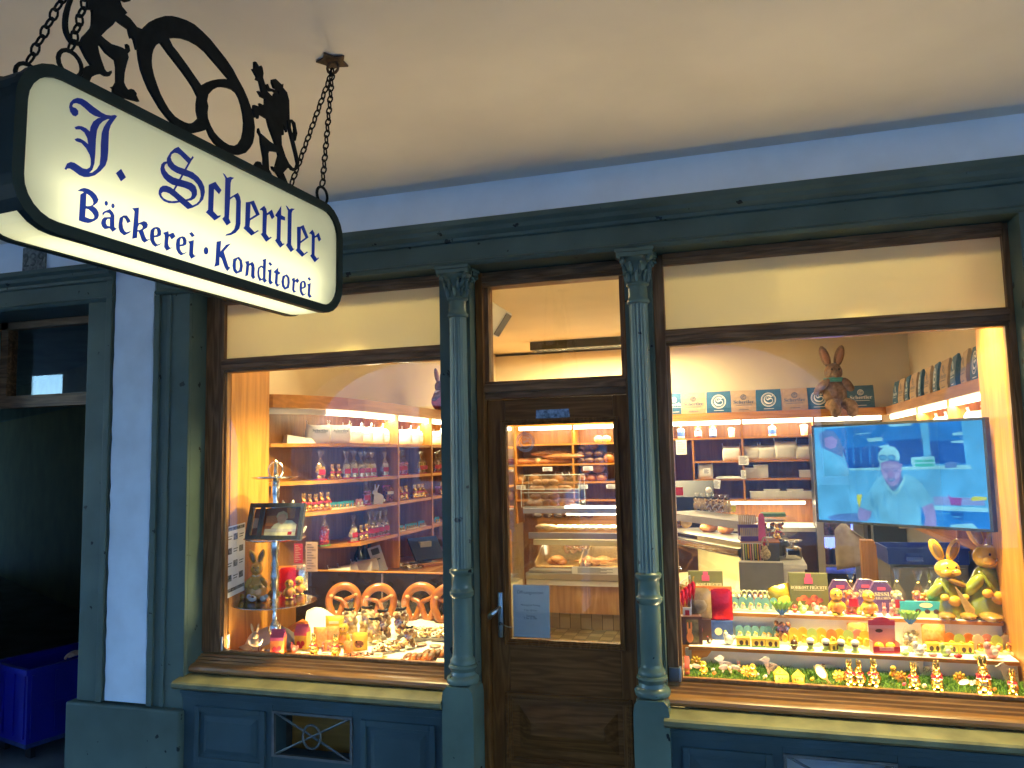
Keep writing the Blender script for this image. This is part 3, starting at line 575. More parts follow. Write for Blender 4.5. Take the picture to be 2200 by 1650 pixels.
LBL(iron('lion', em(R7, '505,0 495,155 570,160 580,200 580,300 575,400 560,450 500,520 430,590 395,660 385,678 330,675 270,650 235,612 215,580 192,515 180,450 178,370 185,300 200,205 220,120 265,0 300,-120 270,-140 240,-60 205,0 170,80 150,150 130,220 120,300 117,375 120,450 135,520 160,580 187,633 220,680 258,708 300,725 385,738 430,830 480,930 560,1050 500,1065 465,1090 440,1120 420,1170 415,1200 420,1320 520,1330 560,1245 640,1205 730,1190 790,1225 850,1230 885,1180 880,1140 850,1165 800,1160 770,1120 720,980 680,850 650,690 720,740 800,850 900,930 950,970 970,1080 970,1320 930,1390 885,1400 915,1430 915,1490 1100,1580 1330,1640 1280,1540 1285,1510 1240,1450 1190,1435 1150,1455 1110,1400 1080,1330 1090,1180 1120,1050 1155,930 1140,870 1180,830 1165,740 1125,710 1135,780 1110,805 1050,770 980,745 880,715 780,640 715,580 800,490 900,410 960,325 1060,400 1160,470 1180,560 1200,620 1215,590 1250,640 1290,800 1340,800 1390,480 1290,440 1180,300 1100,240 1135,215 1050,110 1010,0 1020,-60 1060,5 1120,35 1190,20 1140,-60 1150,-150 1240,-130 1330,-180 1250,-300 1120,-370 1000,-340 850,-320 700,-280 560,-200 470,-130')), 'iron lion left of the pretzel')
LBL(iron('lion', em(R8, '145,70 165,80 205,150 225,120 240,150 252,220 245,265 265,330 295,435 375,515 385,470 400,450 380,435 330,435 298,400 290,350 305,345 325,395 370,410 410,430 445,490 440,430 400,400 385,395 360,330 360,290 400,283 470,350 495,345 490,390 540,450 565,550 570,780 600,780 640,820 650,880 665,950 645,1040 628,960 632,880 615,815 585,800 585,880 640,1090 690,1300 680,1370 640,1410 600,1395 555,1340 550,1370 495,1430 545,1550 560,1640 500,1610 470,1520 415,1430 370,1390 355,1350 395,1375 410,1330 440,1220 430,1180 390,1170 320,1165 310,1200 320,1390 365,1475 430,1540 435,1570 180,1400 150,1330 180,1290 215,1300 235,1345 260,1345 258,1250 225,1060 220,985 190,930 195,885 215,950 260,985 330,1050 410,1100 370,990 325,870 300,770 200,710 190,770 165,740 140,760 130,650 135,600 220,630 205,580 240,600 275,590 275,525 225,500 185,430 240,460 205,310 165,290 175,260 120,160 145,155',
     '470,960 500,970 490,830 540,935 530,785 545,785 560,880 590,1000 640,1200 665,1320 650,1370 610,1370 565,1320 520,1230 475,1090')), 'iron lion right of the pretzel')
sO('emblem_foot', B().ext([tuple(NM*x+UP*z) for x, z in ((-.008, 0), (.008, 0), (.008, .012), (-.008, .012))], sg(.10, SH+.024, CM), sg(.88, SH+.024, CM)), BLACK, smooth=False)
HK = [at_z(715, 130, 3.058), None]; HK[1] = HK[0]-AL*(.9224-.0876)
def links(b_, p, q, ln=.030, rad=.0026):
    p, q = Vector(p), Vector(q); d = (q-p); n = max(2, int(d.length/(ln*.78))); t = d.normalized(); s1 = t.orthogonal().normalized(); s2 = t.cross(s1)
    s1, s2 = (s1+s2).normalized(), (s1-s2).normalized()
    for i in range(n):
        c = p+d*((i+.5)/n); s_ = s1 if i % 2 else s2
        b_.tube([c+t*(ln/2)*math.cos(k*math.pi/5)+s_*.0085*math.sin(k*math.pi/5) for k in range(10)], rad, 5, True)
for a, hk in ((.9224, HK[0]), (.0876, HK[1])):
    for c in (.0, -TH):
        e = sg(a, SH+.024, c); t0 = e+UP*.02
        rg = B().tube([t0+AL*.026*math.cos(k*math.pi/8)+UP*.026*math.sin(k*math.pi/8) for k in range(16)], .0045, 6, True)
        ch = sO('chain', B(), BLACK) if False else None
        b_ = B(); links(b_, t0+UP*.03, hk-Vector((0, 0, .03))); cn = sO('chain', b_, BLACK); rb = sO('ring', rg, BLACK, cn)
    pl = B(); pts = [(hk.x+(.055 if k % 2 else .035)*math.cos(k*math.pi/5+.3), hk.y+(.055 if k % 2 else .035)*math.sin(k*math.pi/5+.3)) for k in range(10)]
    pl.shapes([pts], lambda x, y: (x, y, 3.052), .006, (0, 0, -1)); pl.tube([hk+Vector((.02*math.cos(k*math.pi/6), 0, -.025+.02*math.sin(k*math.pi/6))) for k in range(12)], .005, 6, True)
    sO('ceiling_plate', pl, M('rusty_iron', (.10, .055, .03), .7, .3, var=.3, scale=60) if 'rusty_iron' not in bpy.data.materials else bpy.data.materials['rusty_iron'], smooth=False)
# ================================================================== the shop's room
FZ = .15
FLOORT = tiles('checker_floor_tiles', (.50, .42, .24), (.30, .25, .15), (.12, .09, .05), .115)
S('shop_floor', B().box(-2.75, 1.67, .25, 5.2, .02, FZ), FLOORT, smooth=False)
S('shop_ceiling', B().box(-2.85, 1.77, .32, 5.3, 2.95, 3.04), CEILI, smooth=False)
S('shop_back_wall', B().box(-2.75, 1.67, 5.2, 5.3, FZ, 2.95), WALLC, smooth=False)
S('shop_left_wall', B().box(-2.85, -2.75, .3, 5.3, FZ, 2.95), WALLC, smooth=False)
S('shop_right_wall', B().box(1.67, 1.77, .3, 5.3, FZ, 2.95), WALLC, smooth=False)
DARKV = wood('shaded_veneer', (.19, .075, .018), (.28, .12, .03), 'z', .4, .5)  # darker beech for the shelf backs, their shade put into the colour
GLOW = emit('shelf_tube_glow', (1, .84, .50), TUBE_E); GLOWC = emit('case_tube_glow', (1, .88, .62), TUBE_E)
def area(name, loc, size, power, col=(.95, .95, .60), rot=(0, 0, 0), par=None):
    l = bpy.data.lights.new(name, 'AREA'); l.shape = 'RECTANGLE'; l.size, l.size_y = size; l.energy = power*LAMP; l.color = col
    o = bpy.data.objects.new(name, l); COL.objects.link(o); o.location = loc; o.rotation_euler = rot; return o
def off(b_, o): return b_.xf(Matrix.Translation(-Vector(o.location)))
# ---- left wall shelving with a rounded front end
LS = T('wall_shelving', 'beech wall shelving along the left wall with a rounded end and a light strip', 'shelving', (-2.6, 2.7, FZ))
FR = [(-2.745, .60), (-2.70, .62), (-2.63, .70), (-2.56, .82), (-2.505, .96), (-2.47, 1.12), (-2.452, 1.32), (-2.45, 1.6), (-2.45, 4.88)]
def ribbon(path, z0, z1, t):
    b_ = B()
    for (x0, y0), (x1, y1) in zip(path, path[1:]):
        n = Vector((y1-y0, x0-x1, 0)).normalized()*t
        b_.quad([(x0, y0, z0), (x1, y1, z0), (x1, y1, z1), (x0, y0, z1)]); b_.quad([(x0-n.x, y0-n.y, z1), (x1-n.x, y1-n.y, z1), (x1-n.x, y1-n.y, z0), (x0-n.x, y0-n.y, z0)])
        b_.quad([(x0, y0, z0), (x0-n.x, y0-n.y, z0), (x1-n.x, y1-n.y, z0), (x1, y1, z0)]); b_.quad([(x0, y0, z1), (x1, y1, z1), (x1-n.x, y1-n.y, z1), (x0-n.x, y0-n.y, z1)])
    return b_
O('fascia', off(ribbon(FR, 2.072, 2.152, .02), LS), BEECHY, LS, angle=30)
def board(path, z, t=.022, back=-2.748): return B().shapes([path+[(back, path[-1][1]), (back, path[0][1])]], lambda x, y: (x, y, z), t, (0, 0, 1))
O('top_board', off(board([(x-.02, y) for x, y in FR[1:]], 2.150, .02), LS), BEECHY, LS, smooth=False)
LZ = (1.855, 1.622, 1.430, 1.198)
for z in LZ[:3]: O('shelf', off(board([(x-.012, y+.0) for x, y in FR[1:]], z), LS), BEECHY, LS, smooth=False)
O('shelf', off(board([(-2.70, 1.05), (-2.462, 1.28), (-2.462, 4.88)], LZ[3]), LS), BEECHY, LS, smooth=False)
for y in (1.855, 2.50, 3.15, 3.80, 4.45): O('divider', off(B().box(-2.748, -2.455, y, y+.02, .95, 2.07), LS), BEECHZ, LS, smooth=False)
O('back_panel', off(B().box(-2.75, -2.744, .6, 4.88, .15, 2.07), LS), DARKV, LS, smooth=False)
O('base_cabinet', off(B().box(-2.744, -2.50, 1.0, 4.88, .15, .93), LS), BEECHZ, LS, smooth=False)
O('light_strip', off(ribbon([(x-.03, y) for x, y in FR[4:]], 2.035, 2.068, .02), LS), GLOW, LS, smooth=False)
O('strip_cover', off(ribbon([(x-.03, y) for x, y in FR[1:5]], 2.035, 2.068, .02), LS), WHITE, LS, smooth=False)
area('left_shelf_lamp', (-2.52, 3.0, 2.03), (.05, 3.4), 15, rot=(0, R(-12), 0))
# ---- back wall shelving
BS = T('wall_shelving', 'beech wall shelving across the back wall with bread and flour sacks', 'shelving', (-.5, 5.0, FZ))
O('fascia', off(B().box(-2.45, 1.37, 4.88, 4.90, 2.072, 2.152), BS), BEECHX, BS, smooth=False)
O('top_board', off(B().box(-2.45, 1.67, 4.90, 5.198, 2.13, 2.150), BS), BEECHX, BS, smooth=False)
for x in (-2.455, -1.795, -1.13, -.727, -.008, .692): O('divider', off(B().box(x, x+.02, 4.905, 5.19, 1.0, 2.07), BS), BEECHZ, BS, smooth=False)
O('divider', off(B().box(-.507, -.489, 4.905, 5.19, 1.22, 1.87), BS), BEECHZ, BS, smooth=False)
for x0, x1, zs in ((-2.435, -.73, (1.855, 1.632, 1.435, 1.24)), (-.707, .69, (1.876, 1.235))):
    for z in zs: O('shelf', off(B().box(x0, x1, 4.908, 5.185, z, z+.02), BS), BEECHX, BS, smooth=False)
for z in (1.632, 1.447): O('shelf', off(B().box(-.489, .69, 4.91, 5.185, z, z+.02), BS), BEECHX, BS, smooth=False)
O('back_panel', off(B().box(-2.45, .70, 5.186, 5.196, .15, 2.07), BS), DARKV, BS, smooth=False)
O('light_strip', off(B().box(-2.4, 1.33, 4.92, 4.95, 2.03, 2.07), BS), GLOW, BS, smooth=False)
O('work_light', off(B().box(-.4, .58, 4.905, 4.94, 1.205, 1.232), BS), GLOW, BS, smooth=False)
O('worktop', off(B().box(-.72, .69, 4.6, 5.18, .96, 1.0), BS), WHITE, BS, smooth=False)
O('base_cabinet', off(B().box(-.72, .69, 4.64, 5.18, .15, .96), BS), M('dark_brown_cabinet', (.09, .05, .035), .4, var=.1), BS, smooth=False)
area('back_shelf_lamp', (-.5, 4.93, 2.025), (3.6, .05), 17, rot=(R(12), 0, 0)); area('back_work_lamp', (.1, 4.94, 1.2), (.95, .04), 5)
# ---- flat dark panel in the back corner and right wall shelving
O('corner_panel', off(B().box(.70, 1.37, 5.15, 5.19, .15, 2.07), BS), M('dark_corner_panel', (.05, .035, .028), .6, var=.2), BS, smooth=False)
RS = T('wall_shelving', 'beech wall shelving on the right wall behind the television', 'shelving', (1.5, 2.8, FZ))
O('fascia', off(B().box(1.37, 1.39, 1.0, 4.88, 2.072, 2.152), RS), BEECHY, RS, smooth=False)
O('top_board', off(B().box(1.39, 1.668, 1.0, 4.88, 2.13, 2.15), RS), BEECHY, RS, smooth=False)
for y in (1.0, 1.75, 2.6, 3.6): O('divider', off(B().box(1.385, 1.66, y, y+.02, 1.12, 2.07), RS), BEECHZ, RS, smooth=False)
for z in (1.80, 1.5): O('shelf', off(B().box(1.39, 1.66, 1.02, 4.86, z, z+.02), RS), BEECHY, RS, smooth=False)
O('back_panel', off(B().box(1.662, 1.668, 1.0, 4.88, .15, 2.07), RS), BEECHZ, RS, smooth=False)
O('light_strip', off(B().box(1.40, 1.43, 1.05, 4.86, 2.03, 2.07), RS), GLOW, RS, smooth=False)
O('worktop', off(B().box(1.32, 1.66, .8, 4.2, 1.085, 1.12), RS), BEECHY, RS, smooth=False)
O('base_cabinet', off(B().box(1.34, 1.66, .82, 4.2, .15, 1.085), RS), M('grey_cabinet', (.20, .185, .17), .4, var=.05), RS, smooth=False)
area('right_shelf_lamp', (1.42, 2.9, 2.025), (.05, 3.6), 14, rot=(0, R(12), 0))
# ---- window side panels and display furniture
sp = T('wood_partition', 'orange beech end panel of the left window display', 'panel', (-2.69, .38, .66))
O('board', off(B().box(-2.705, -2.685, .205, .56, .66, 2.62), sp), BEECHZ, sp, smooth=False)
sp2 = T('wood_partition', 'narrow beech end panel of the right window display', 'panel', (1.085, .4, .66))
O('board', off(B().box(1.066, 1.09, .205, .62, .66, 2.62), sp2), BEECHZ, sp2, smooth=False)
LD = T('window_display_base', 'low platform behind the left window under the white cloth', 'display base', (-2.0, .55, FZ))
O('platform', off(B().box(-2.68, -1.40, .205, 1.0, FZ, .735), LD), BEECHX, LD, smooth=False)
SCN = T('display_screen', 'dark brown low screen of two panels behind the pretzels', 'screen', (-2.0, .96, .735))
for a, c in ((-2.9, -2.149), (-2.139, -1.35)): O('panel', off(B().box(a, c, .95, .968, .735, 1.055), SCN), DARKPANEL, SCN, smooth=False)
O('edge_trim', off(B().box(-2.9, -1.35, .947, .971, 1.0555, 1.062), SCN), BEECHX, SCN, smooth=False); O('joint_bracket', off(B().box(-2.148, -2.140, .945, .949, .74, 1.05), SCN), CHROME, SCN, smooth=False)
RD = T('tiered_display', 'white stepped display in the right window with three tiers', 'display stand', (.37, .5, FZ))
O('grass_tray', off(B().box(-.30, 1.06, .205, .37, FZ, .745), RD), WHITE, RD, smooth=False)
O('riser_board', off(B().box(-.30, 1.06, .37, .385, .745, .838), RD), WHITE, RD, smooth=False); O('riser_board', off(B().box(-.28, 1.06, .54, .555, .853, .962), RD), WHITE, RD, smooth=False)
O('shelf', off(B().box(-.283, 1.06, .335, .54, .838, .853), RD), BEECHX, RD, smooth=False); O('shelf', off(B().box(-.28, 1.06, .515, .74, .962, .977), RD), BEECHX, RD, smooth=False)
O('shelf_cover', off(B().box(-.28, 1.058, .338, .538, .853, .8555).box(-.275, 1.058, .518, .738, .977, .9795), RD), WHITE, RD, smooth=False)
O('bracket', off(B().shapes([[(-.27, .836), (-.18, .836), (-.20, .81), (-.235, .80), (-.27, .79)]], lambda x, z: (x, .34, z), .02, (0, -1, 0)), RD), BEECHX, RD, smooth=False)
O('support', off(B().box(-.27, 1.05, .56, .72, FZ, .961), RD), WHITE, RD, smooth=False)
S1, S2 = .8556, .9796
# ---- ceiling fittings
cf = T('ceiling_light', 'long dark ceiling light with a silver louvre seen through the door transom', 'ceiling light', (-1.4, 4.5, 2.95))
O('housing', off(B().box(-2.11, -.5, 4.41, 4.43, 2.862, 2.95).box(-2.11, -.5, 4.59, 4.61, 2.862, 2.95).box(-2.11, -2.09, 4.43, 4.59, 2.862, 2.95).box(-.52, -.5, 4.43, 4.59, 2.862, 2.95).box(-2.09, -.52, 4.43, 4.59, 2.93, 2.95), cf), M('dark_olive_enamel', (.035, .035, .02), .4, var=0), cf, smooth=False)
lv = B()
for k in range(26): x = -2.08+k*.061; lv.box(x, x+.004, 4.432, 4.588, 2.864, 2.89)
lv.box(-2.09, -.52, 4.505, 4.512, 2.863, 2.89); O('louvre', off(lv, cf), CHROME, cf, smooth=False)
for y in (4.47, 4.55): O('tube', off(B().tube([(-2.06, y, 2.91), (-.55, y, 2.91)], .012, 8), cf), GLOWC, cf)
area('ceiling_lamp', (-1.3, 4.5, 2.858), (1.5, .14), 62, (1, .82, .43))
tag(O('cable_rail', B().box(-2.74, 1.66, 5.17, 5.195, 2.92, 2.94), BLK, smooth=False), 'thin black cable rail along the top of the back wall', 'cable rail')
def spot_lamp(loc, aim, power, blend=.9, ang=95):
    l = bpy.data.lights.new('window_spot', 'SPOT'); l.energy = power*SPOT; l.spot_size = R(ang); l.spot_blend = blend; l.shadow_soft_size = .03; l.color = (1, .84, .36)
    o = bpy.data.objects.new('window_spot', l); COL.objects.link(o); o.location = loc
    d = Vector(aim)-Vector(loc); o.rotation_euler = d.to_track_quat('-Z', 'Y').to_euler()
ls = T('ceiling_loudspeaker', 'white box loudspeaker hanging by the door transom', 'loudspeaker', (-1.44, 1.0, 2.6))
bx = B().box(-.05, .10, -.06, .06, -.085, .085, .008).xf(Matrix.Rotation(R(35), 4, 'Y') @ Matrix.Rotation(R(0), 4, 'Z')); O('cabinet', bx, M('light_grey_shell', (.55, .54, .52), .4, var=.03), ls)
O('grille', B().box(.099, .104, -.05, .05, -.075, .075).xf(Matrix.Rotation(R(35), 4, 'Y')), BLK, ls, smooth=False); O('bracket', B().box(-.055, -.04, -.015, .015, .05, .352).box(-.055, .03, -.03, .03, .345, .352), BLK, ls, smooth=False)
def can_light(b_):
    O('can', B().lathe([(.028, 0), (.034, 0), (.036, .09), (.02, .11), (.012, .112)], (0, 0, 0), 16), M('spot_grey', (.4, .4, .4), .3, .6, var=0) if 'spot_grey' not in bpy.data.materials else bpy.data.materials['spot_grey'], b_)
    O('bulb', B().lathe([(.001, .012), (.026, .012), (.027, .02)], (0, 0, 0), 14, cap=False), GLOWC, b_)
for i, (x, y, ax, ay, pw_, w_) in enumerate(((-2.12, .60, -2.2, .40, 15, 'left end of the left window'), (-1.80, .66, -2.40, .36, 14, 'door end of the left window'), (.08, .62, .02, .50, 11, 'door end of the right window'), (.52, .6, .45, .36, 26, 'middle of the right window'), (.93, .62, .85, .5, 12, 'right end of the right window'))):
    put('can', 'spotlight', can_light, 'spotlight', 'small spotlight hung behind the frosted pane at the '+w_, (x, .36, 2.52), 0, group='spotlights behind the transom panes')
    spot_lamp((x, .36, 2.505), (ax, ay, .85), pw_)
# added light rails that brighten the arcade ceiling, hidden below the sill's top
for x0, x1, w_ in ((-2.66, -1.42, 'left'), (-.29, 1.04, 'right')):
    lr_ = T('fill_light_rail', 'added fill light rail in the gap behind the glass of the '+w_+' window', 'light rail', ((x0+x1)/2, .186, .70), 0, 'added fill light rails behind the window glass')
    O('channel', off(B().box(x0, x1, .172, .174, .70, .735).box(x0, x1, .198, .200, .70, .735).box(x0, x1, .174, .198, .70, .703), lr_), STEEL, lr_, smooth=False); O('tube', off(B().tube([(x0+.02, .186, .715), (x1-.02, .186, .715)], .007, 8), lr_), GLOW, lr_)
    l = area('ceiling_fill_lamp', ((x0+x1)/2, .190, .7455), (x1-x0-.04, .012), RAIL_FILL, (1, .78, .40), (R(-152), 0, 0)); l.data.energy = RAIL_FILL; l.data.spread = R(140)
    l = area('transom_fill_lamp', ((x0+x1)/2, .80, 2.84), (x1-x0-.2, .06), 1, (1, .82, .45), (R(-68), 0, 0)); l.data.energy = TRANS_FILL  # added lamp without a fitting, brightens the frosted transom panes
# ---- counters
CT = T('display_counter', 'glass bakery counter across the shop with steel rails and a beech front', 'counter', (-1.4, 3.9, FZ))
def cO(n, b_, m_, **k): return O(n, off(b_, CT), m_, CT, smooth=False, **k)
X0, X1 = -2.02, -.80
cO('top_rail', B().box(X0, X1, 3.68, 3.74, 1.205, 1.252), STEEL); cO('glass_top', B().box(X0, X1, 3.74, 4.25, 1.243, 1.25), PLEXI)
cO('pastry_shelf', B().box(X0+.1, X1, 3.66, 4.2, 1.035, 1.043), PLEXI); cO('upper_pastry_shelf', B().box(X0+.2, X1, 3.9, 4.2, 1.125, 1.131), PLEXI)
cO('shelf_rail', B().box(X0+.06, X1, 3.64, 3.67, .975, 1.03), STEEL); cO('cream_rail', B().box(X0+.1, X1, 3.66, 3.70, .915, .965), M('cream_enamel', (.72, .62, .36), .35, var=.03))
cO('basket_floor', B().box(X0+.06, X1, 3.62, 4.2, .672, .69), STEEL); cO('back_board', B().box(X0, X1, 4.2, 4.22, .6, 1.24), BEECHX)
cO('front_ledge', B().box(X0+.04, X1, 3.58, 3.66, .612, .668), STEEL); cO('white_ledge', B().box(X0+.04, X1, 3.60, 4.2, .558, .606), WHITE)
cO('front_panel', B().box(X0+.04, X1, 3.66, 3.68, .30, .556), wood('pale_beech_front', (.50, .27, .10), (.66, .40, .17), 'z', .35, .5))
cO('tile_plinth', B().box(X0+.04, X1, 3.72, 3.74, FZ, .30), tiles('plinth_tiles', (.42, .36, .25), (.36, .30, .20), (.05, .03, .02), .10))
cO('end_glass', B().box(X0, X0+.006, 3.66, 4.2, .69, 1.205), PLEXI); cO('front_glass', B().ext([(0, 0, 0), (0, .005, 0), (0, .07, .23), (0, .065, .23)], (X0+.06, 3.605, .69), (X1, 3.605, .69)), PLEXI)
cO('case_light', B().box(-1.62, X1, 3.76, 3.78, 1.185, 1.20), GLOWC)
area('counter_lamp', (-1.3, 3.8, 1.18), (1.0, .05), 5, (1, .88, .6)); area('basket_lamp', (-1.4, 3.75, .90), (1.0, .05), 3, (1, .8, .42))
area('counter_top_lamp', (-1.25, 4.0, 1.262), (.5, .03), 1.5, (1, .9, .65), (R(180), 0, 0))
O('top_tube', off(B().tube([(-1.62, 3.72, 1.262), (-1.05, 3.72, 1.262)], .011, 8), CT), GLOWC, CT)
# diagonal leg on the right
DG = T('display_counter', 'angled glass bread counter seen through the right window', 'counter', (-.3, 2.8, FZ))
pA, pB = Vector((-.70, 3.36, 0)), Vector((-.018, 2.385, 0)); dA = (pB-pA).normalized(); nA = Vector((dA.y, -dA.x, 0)); nA = nA if nA.y < 0 else -nA
def dbar(n, t0, t1, z0, z1, m_, o0=0.0, o1=0.0):
    a_, c_ = pA+nA*o0, pB+nA*o0
    O(n, off(B().ext([tuple(nA*t0+Vector((0, 0, z0))), tuple(nA*t1+Vector((0, 0, z0))), tuple(nA*(t1+o1)+Vector((0, 0, z1))), tuple(nA*(t0+o1)+Vector((0, 0, z1)))], a_, c_), DG), m_, DG, smooth=False)
dbar('top_rail', -.06, .0, 1.19, 1.245, STEEL); dbar('top_shelf', -.35, -.06, 1.236, 1.243, STEEL); dbar('bread_shelf', -.35, -.02, 1.085, 1.093, STEEL); dbar('lower_rail', -.02, .05, 1.0, 1.06, STEEL)
dbar('lower_rail_lip', .05, .06, 1.012, 1.048, CHROME); dbar('case_floor', -.35, .12, .70, .72, bpy.data.materials['cream_enamel']); dbar('case_back', -.36, -.35, .70, 1.08, bpy.data.materials['cream_enamel'])
dbar('slanted_glass', .115, .12, .72, 1.0, PLEXI, 0, -.09); dbar('front_panel', .08, .10, FZ, .70, BEECHZ)
lp = (pA+pB)/2-nA*.15; l_ = area('bread_case_lamp', (lp.x, lp.y, 1.18), (.9, .05), 3, (1, .78, .36), (0, 0, math.atan2(dA.y, dA.x))); l2_ = area('cake_case_lamp', (lp.x, lp.y, .99), (.9, .05), 3, (1, .85, .45), (0, 0, math.atan2(dA.y, dA.x)))
# checkout block with the white worktop
KB = T('checkout_counter', 'white topped checkout counter with a grey front panel', 'counter', (.17, 2.5, FZ))
O('body', off(B().box(-.05, .36, 2.14, 3.0, FZ, .955), KB), WHITE, KB, smooth=False); O('worktop', off(B().box(-.05, .375, 2.13, 3.02, .957, .985), KB), WHITE, KB, smooth=False)
O('front_panel', off(B().box(-.06, .225, 2.10, 2.128, FZ, 1.0), KB), M('grey_laminate', (.22, .23, .24), .35, var=.04), KB, smooth=False); O('panel_edge', off(B().box(-.06, .225, 2.098, 2.130, 1.001, 1.008), KB), WHITE, KB, smooth=False)
O('till_shelf', off(B().box(.235, .42, 1.70, 2.09, .86, .885), KB), WHITE, KB, smooth=False); O('shelf_leg', off(B().box(.30, .34, 1.72, 2.08, FZ, .858), KB), WHITE, KB, smooth=False)
# left glass case near the door
LC = T('display_counter', 'tall glass praline case left of the door view', 'counter', (-2.15, 3.2, FZ))
O('base', off(B().box(-2.42, -2.0, 2.75, 3.55, FZ, .62), LC), bpy.data.materials['cream_enamel'], LC, smooth=False)
for z in (.66, .80, .95, 1.1): O('glass_shelf', off(B().box(-2.40, -2.03, 2.78, 3.52, z, z+.008), LC), PLEXI if z > .7 else STEEL, LC, smooth=False)
O('front_glass', off(B().ext([(0, 0, 0), (.005, 0, 0), (-.085, 0, .63), (-.09, 0, .63)], (-2.0, 2.75, .62), (-2.0, 3.55, .62)), LC), PLEXI, LC, smooth=False)
O('steel_edge', off(B().ext([(0, 0, 0), (.012, 0, 0), (-.08, 0, .64), (-.092, 0, .64)], (-2.0, 2.74, .62), (-2.0, 2.752, .62)).box(-2.42, -2.07, 2.74, 3.55, 1.252, 1.262), LC), STEEL, LC, smooth=False)
# ---- fridge, post, crate cupboard
FG = T('drinks_fridge', 'blue lit drinks fridge with a glass door beyond the counter', 'fridge', (.83, 4.5, FZ))
BLUEL = emit('fridge_glow', (.16, .22, 1.0), 1.6*LAMP_G)
O('body', off(B().box(.64, .665, 4.4, 4.85, FZ, 1.9).box(1.0, 1.03, 4.4, 4.85, FZ, 1.9).box(.665, 1.0, 4.83, 4.85, FZ, 1.9).box(.665, 1.0, 4.4, 4.83, 1.86, 1.9).box(.665, 1.0, 4.4, 4.83, FZ, .60), FG), BLK, FG, smooth=False)
O('door_frame', off(B().box(.63, .69, 4.36, 4.395, .55, 1.9).box(.945, 1.03, 4.36, 4.395, .55, 1.9), FG), STEEL, FG, smooth=False); O('lit_liner', off(B().box(.666, .999, 4.822, 4.829, .61, 1.85), FG), BLUEL, FG, smooth=False)
for z in (.66, .93, 1.2): O('wire_shelf', off(B().box(.667, .998, 4.42, 4.82, z, z+.012), FG), WHITE, FG, smooth=False)
area('fridge_lamp', (.83, 4.45, 1.5), (.25, .2), 3, (.25, .32, 1.0), (R(40), 0, 0))
O('glass_door', off(B().box(.69, .945, 4.375, 4.38, .6, 1.88), FG), PLEXI, FG, smooth=False)
PT = T('wooden_post', 'pale beech post between the fridge and the blue crate', 'post', (.80, 2.6, FZ))
O('post', off(B().box(.775, .86, 2.6, 2.70, FZ, 1.10).box(.862, .88, 2.61, 2.69, FZ, 1.08), PT), BEECHZ, PT, smooth=False)
CB = T('cupboard', 'grey cupboard carrying the blue bread crate', 'cupboard', (1.07, 2.2, FZ))
O('carcass', off(B().box(.86, 1.30, 2.02, 2.5, FZ, 1.018), CB), bpy.data.materials['grey_cabinet'], CB, smooth=False); O('door_panel', off(B().box(.88, 1.07, 2.0, 2.019, .2, 1.0).box(1.08, 1.28, 2.0, 2.019, .2, 1.0), CB), bpy.data.materials['grey_cabinet'], CB, smooth=False)
DK = T('dark_appliance', 'dark oven front beside the fridge under the television', 'oven', (1.18, 4.3, FZ))
O('front', off(B().box(1.03, 1.36, 4.1, 4.8, FZ, 1.7), DK), BLK, DK, smooth=False); O('handle', off(B().tube([(1.06, 4.08, .9), (1.06, 4.06, .92), (1.06, 4.06, 1.4), (1.06, 4.08, 1.42)], .01, 6), DK), STEEL, DK)
# ================================================================== builders of the goods (local: base at z 0, front towards -y)
def MM(name, *a, **k): return bpy.data.materials[name] if name in bpy.data.materials else M(name, *a, **k)
CRUST = M('brown_crust', (.42, .17, .045), .45, var=.3, scale=18, bump=.3, col2=(.25, .085, .02)); LYE = M('lye_crust', (.46, .16, .035), .28, var=.25, scale=14, col2=(.27, .075, .015), coat=.3)
PALEB = M('pale_dough', (.72, .48, .22), .6, var=.2, scale=20); DARKB = M('dark_rye_crust', (.20, .085, .03), .5, var=.3, scale=20, bump=.3)
BISC = M('butter_biscuit', (.72, .45, .18), .7, var=.15, scale=40); CHOC = M('chocolate', (.08, .03, .013), .35, var=.1); SUGAR = M('sugar_icing', (.85, .78, .62), .5, var=.05)
LOLI = M('yellow_glazed_ceramic', (.80, .50, .06), .12, var=.15, scale=10, coat=.6, col2=(.62, .33, .03)); MOSS = M('green_glazed_ceramic', (.30, .34, .035), .12, var=.2, scale=10, coat=.6); BRNC = M('brown_glazed_ceramic', (.30, .16, .03), .12, var=.2, scale=10, coat=.6)
CARROT = M('carrot_glaze', (.75, .22, .02), .15, var=.2, scale=12, coat=.5); KRAFT = M('kraft_paper', (.52, .36, .21), .75, var=.06, scale=30); NAVY = M('navy_paper', (.025, .12, .24), .6, var=.08, scale=20)
TEAL = M('teal_print', (.05, .36, .44), .4, var=.15, scale=20); GRN = M('green_print', (.13, .28, .05), .45, var=.15, scale=20); OLV = M('olive_print', (.15, .14, .045), .4, var=.15, scale=6); PURP = M('purple_print', (.11, .045, .17), .4, var=.1)
PLUSH = M('grey_brown_plush', (.30, .19, .12), .95, var=.25, scale=50, bump=.6); PINKP = M('pink_dress', (.50, .12, .18), .9, var=.1, scale=40); WPLAST = M('white_plastic_sack', (.78, .76, .70), .42, var=.05, scale=10, bump=.25); INK = M('dark_green_ink', (.10, .16, .15), .6, var=0)
WOODT = M('toy_wood', (.66, .44, .19), .6, var=.12, scale=14, stretch=(1, 1, 6)); FRUIT = M('fruit_print', (.65, .16, .04), .4, var=.5, scale=45, col2=(.20, .02, .03)); SILV = M('silver_foil', (.82, .80, .76), .2, 1.0, var=.1, scale=40, bump=.4); REDFOIL = M('red_foil', (.70, .02, .035), .22, .7, var=.15, scale=40, bump=.3)
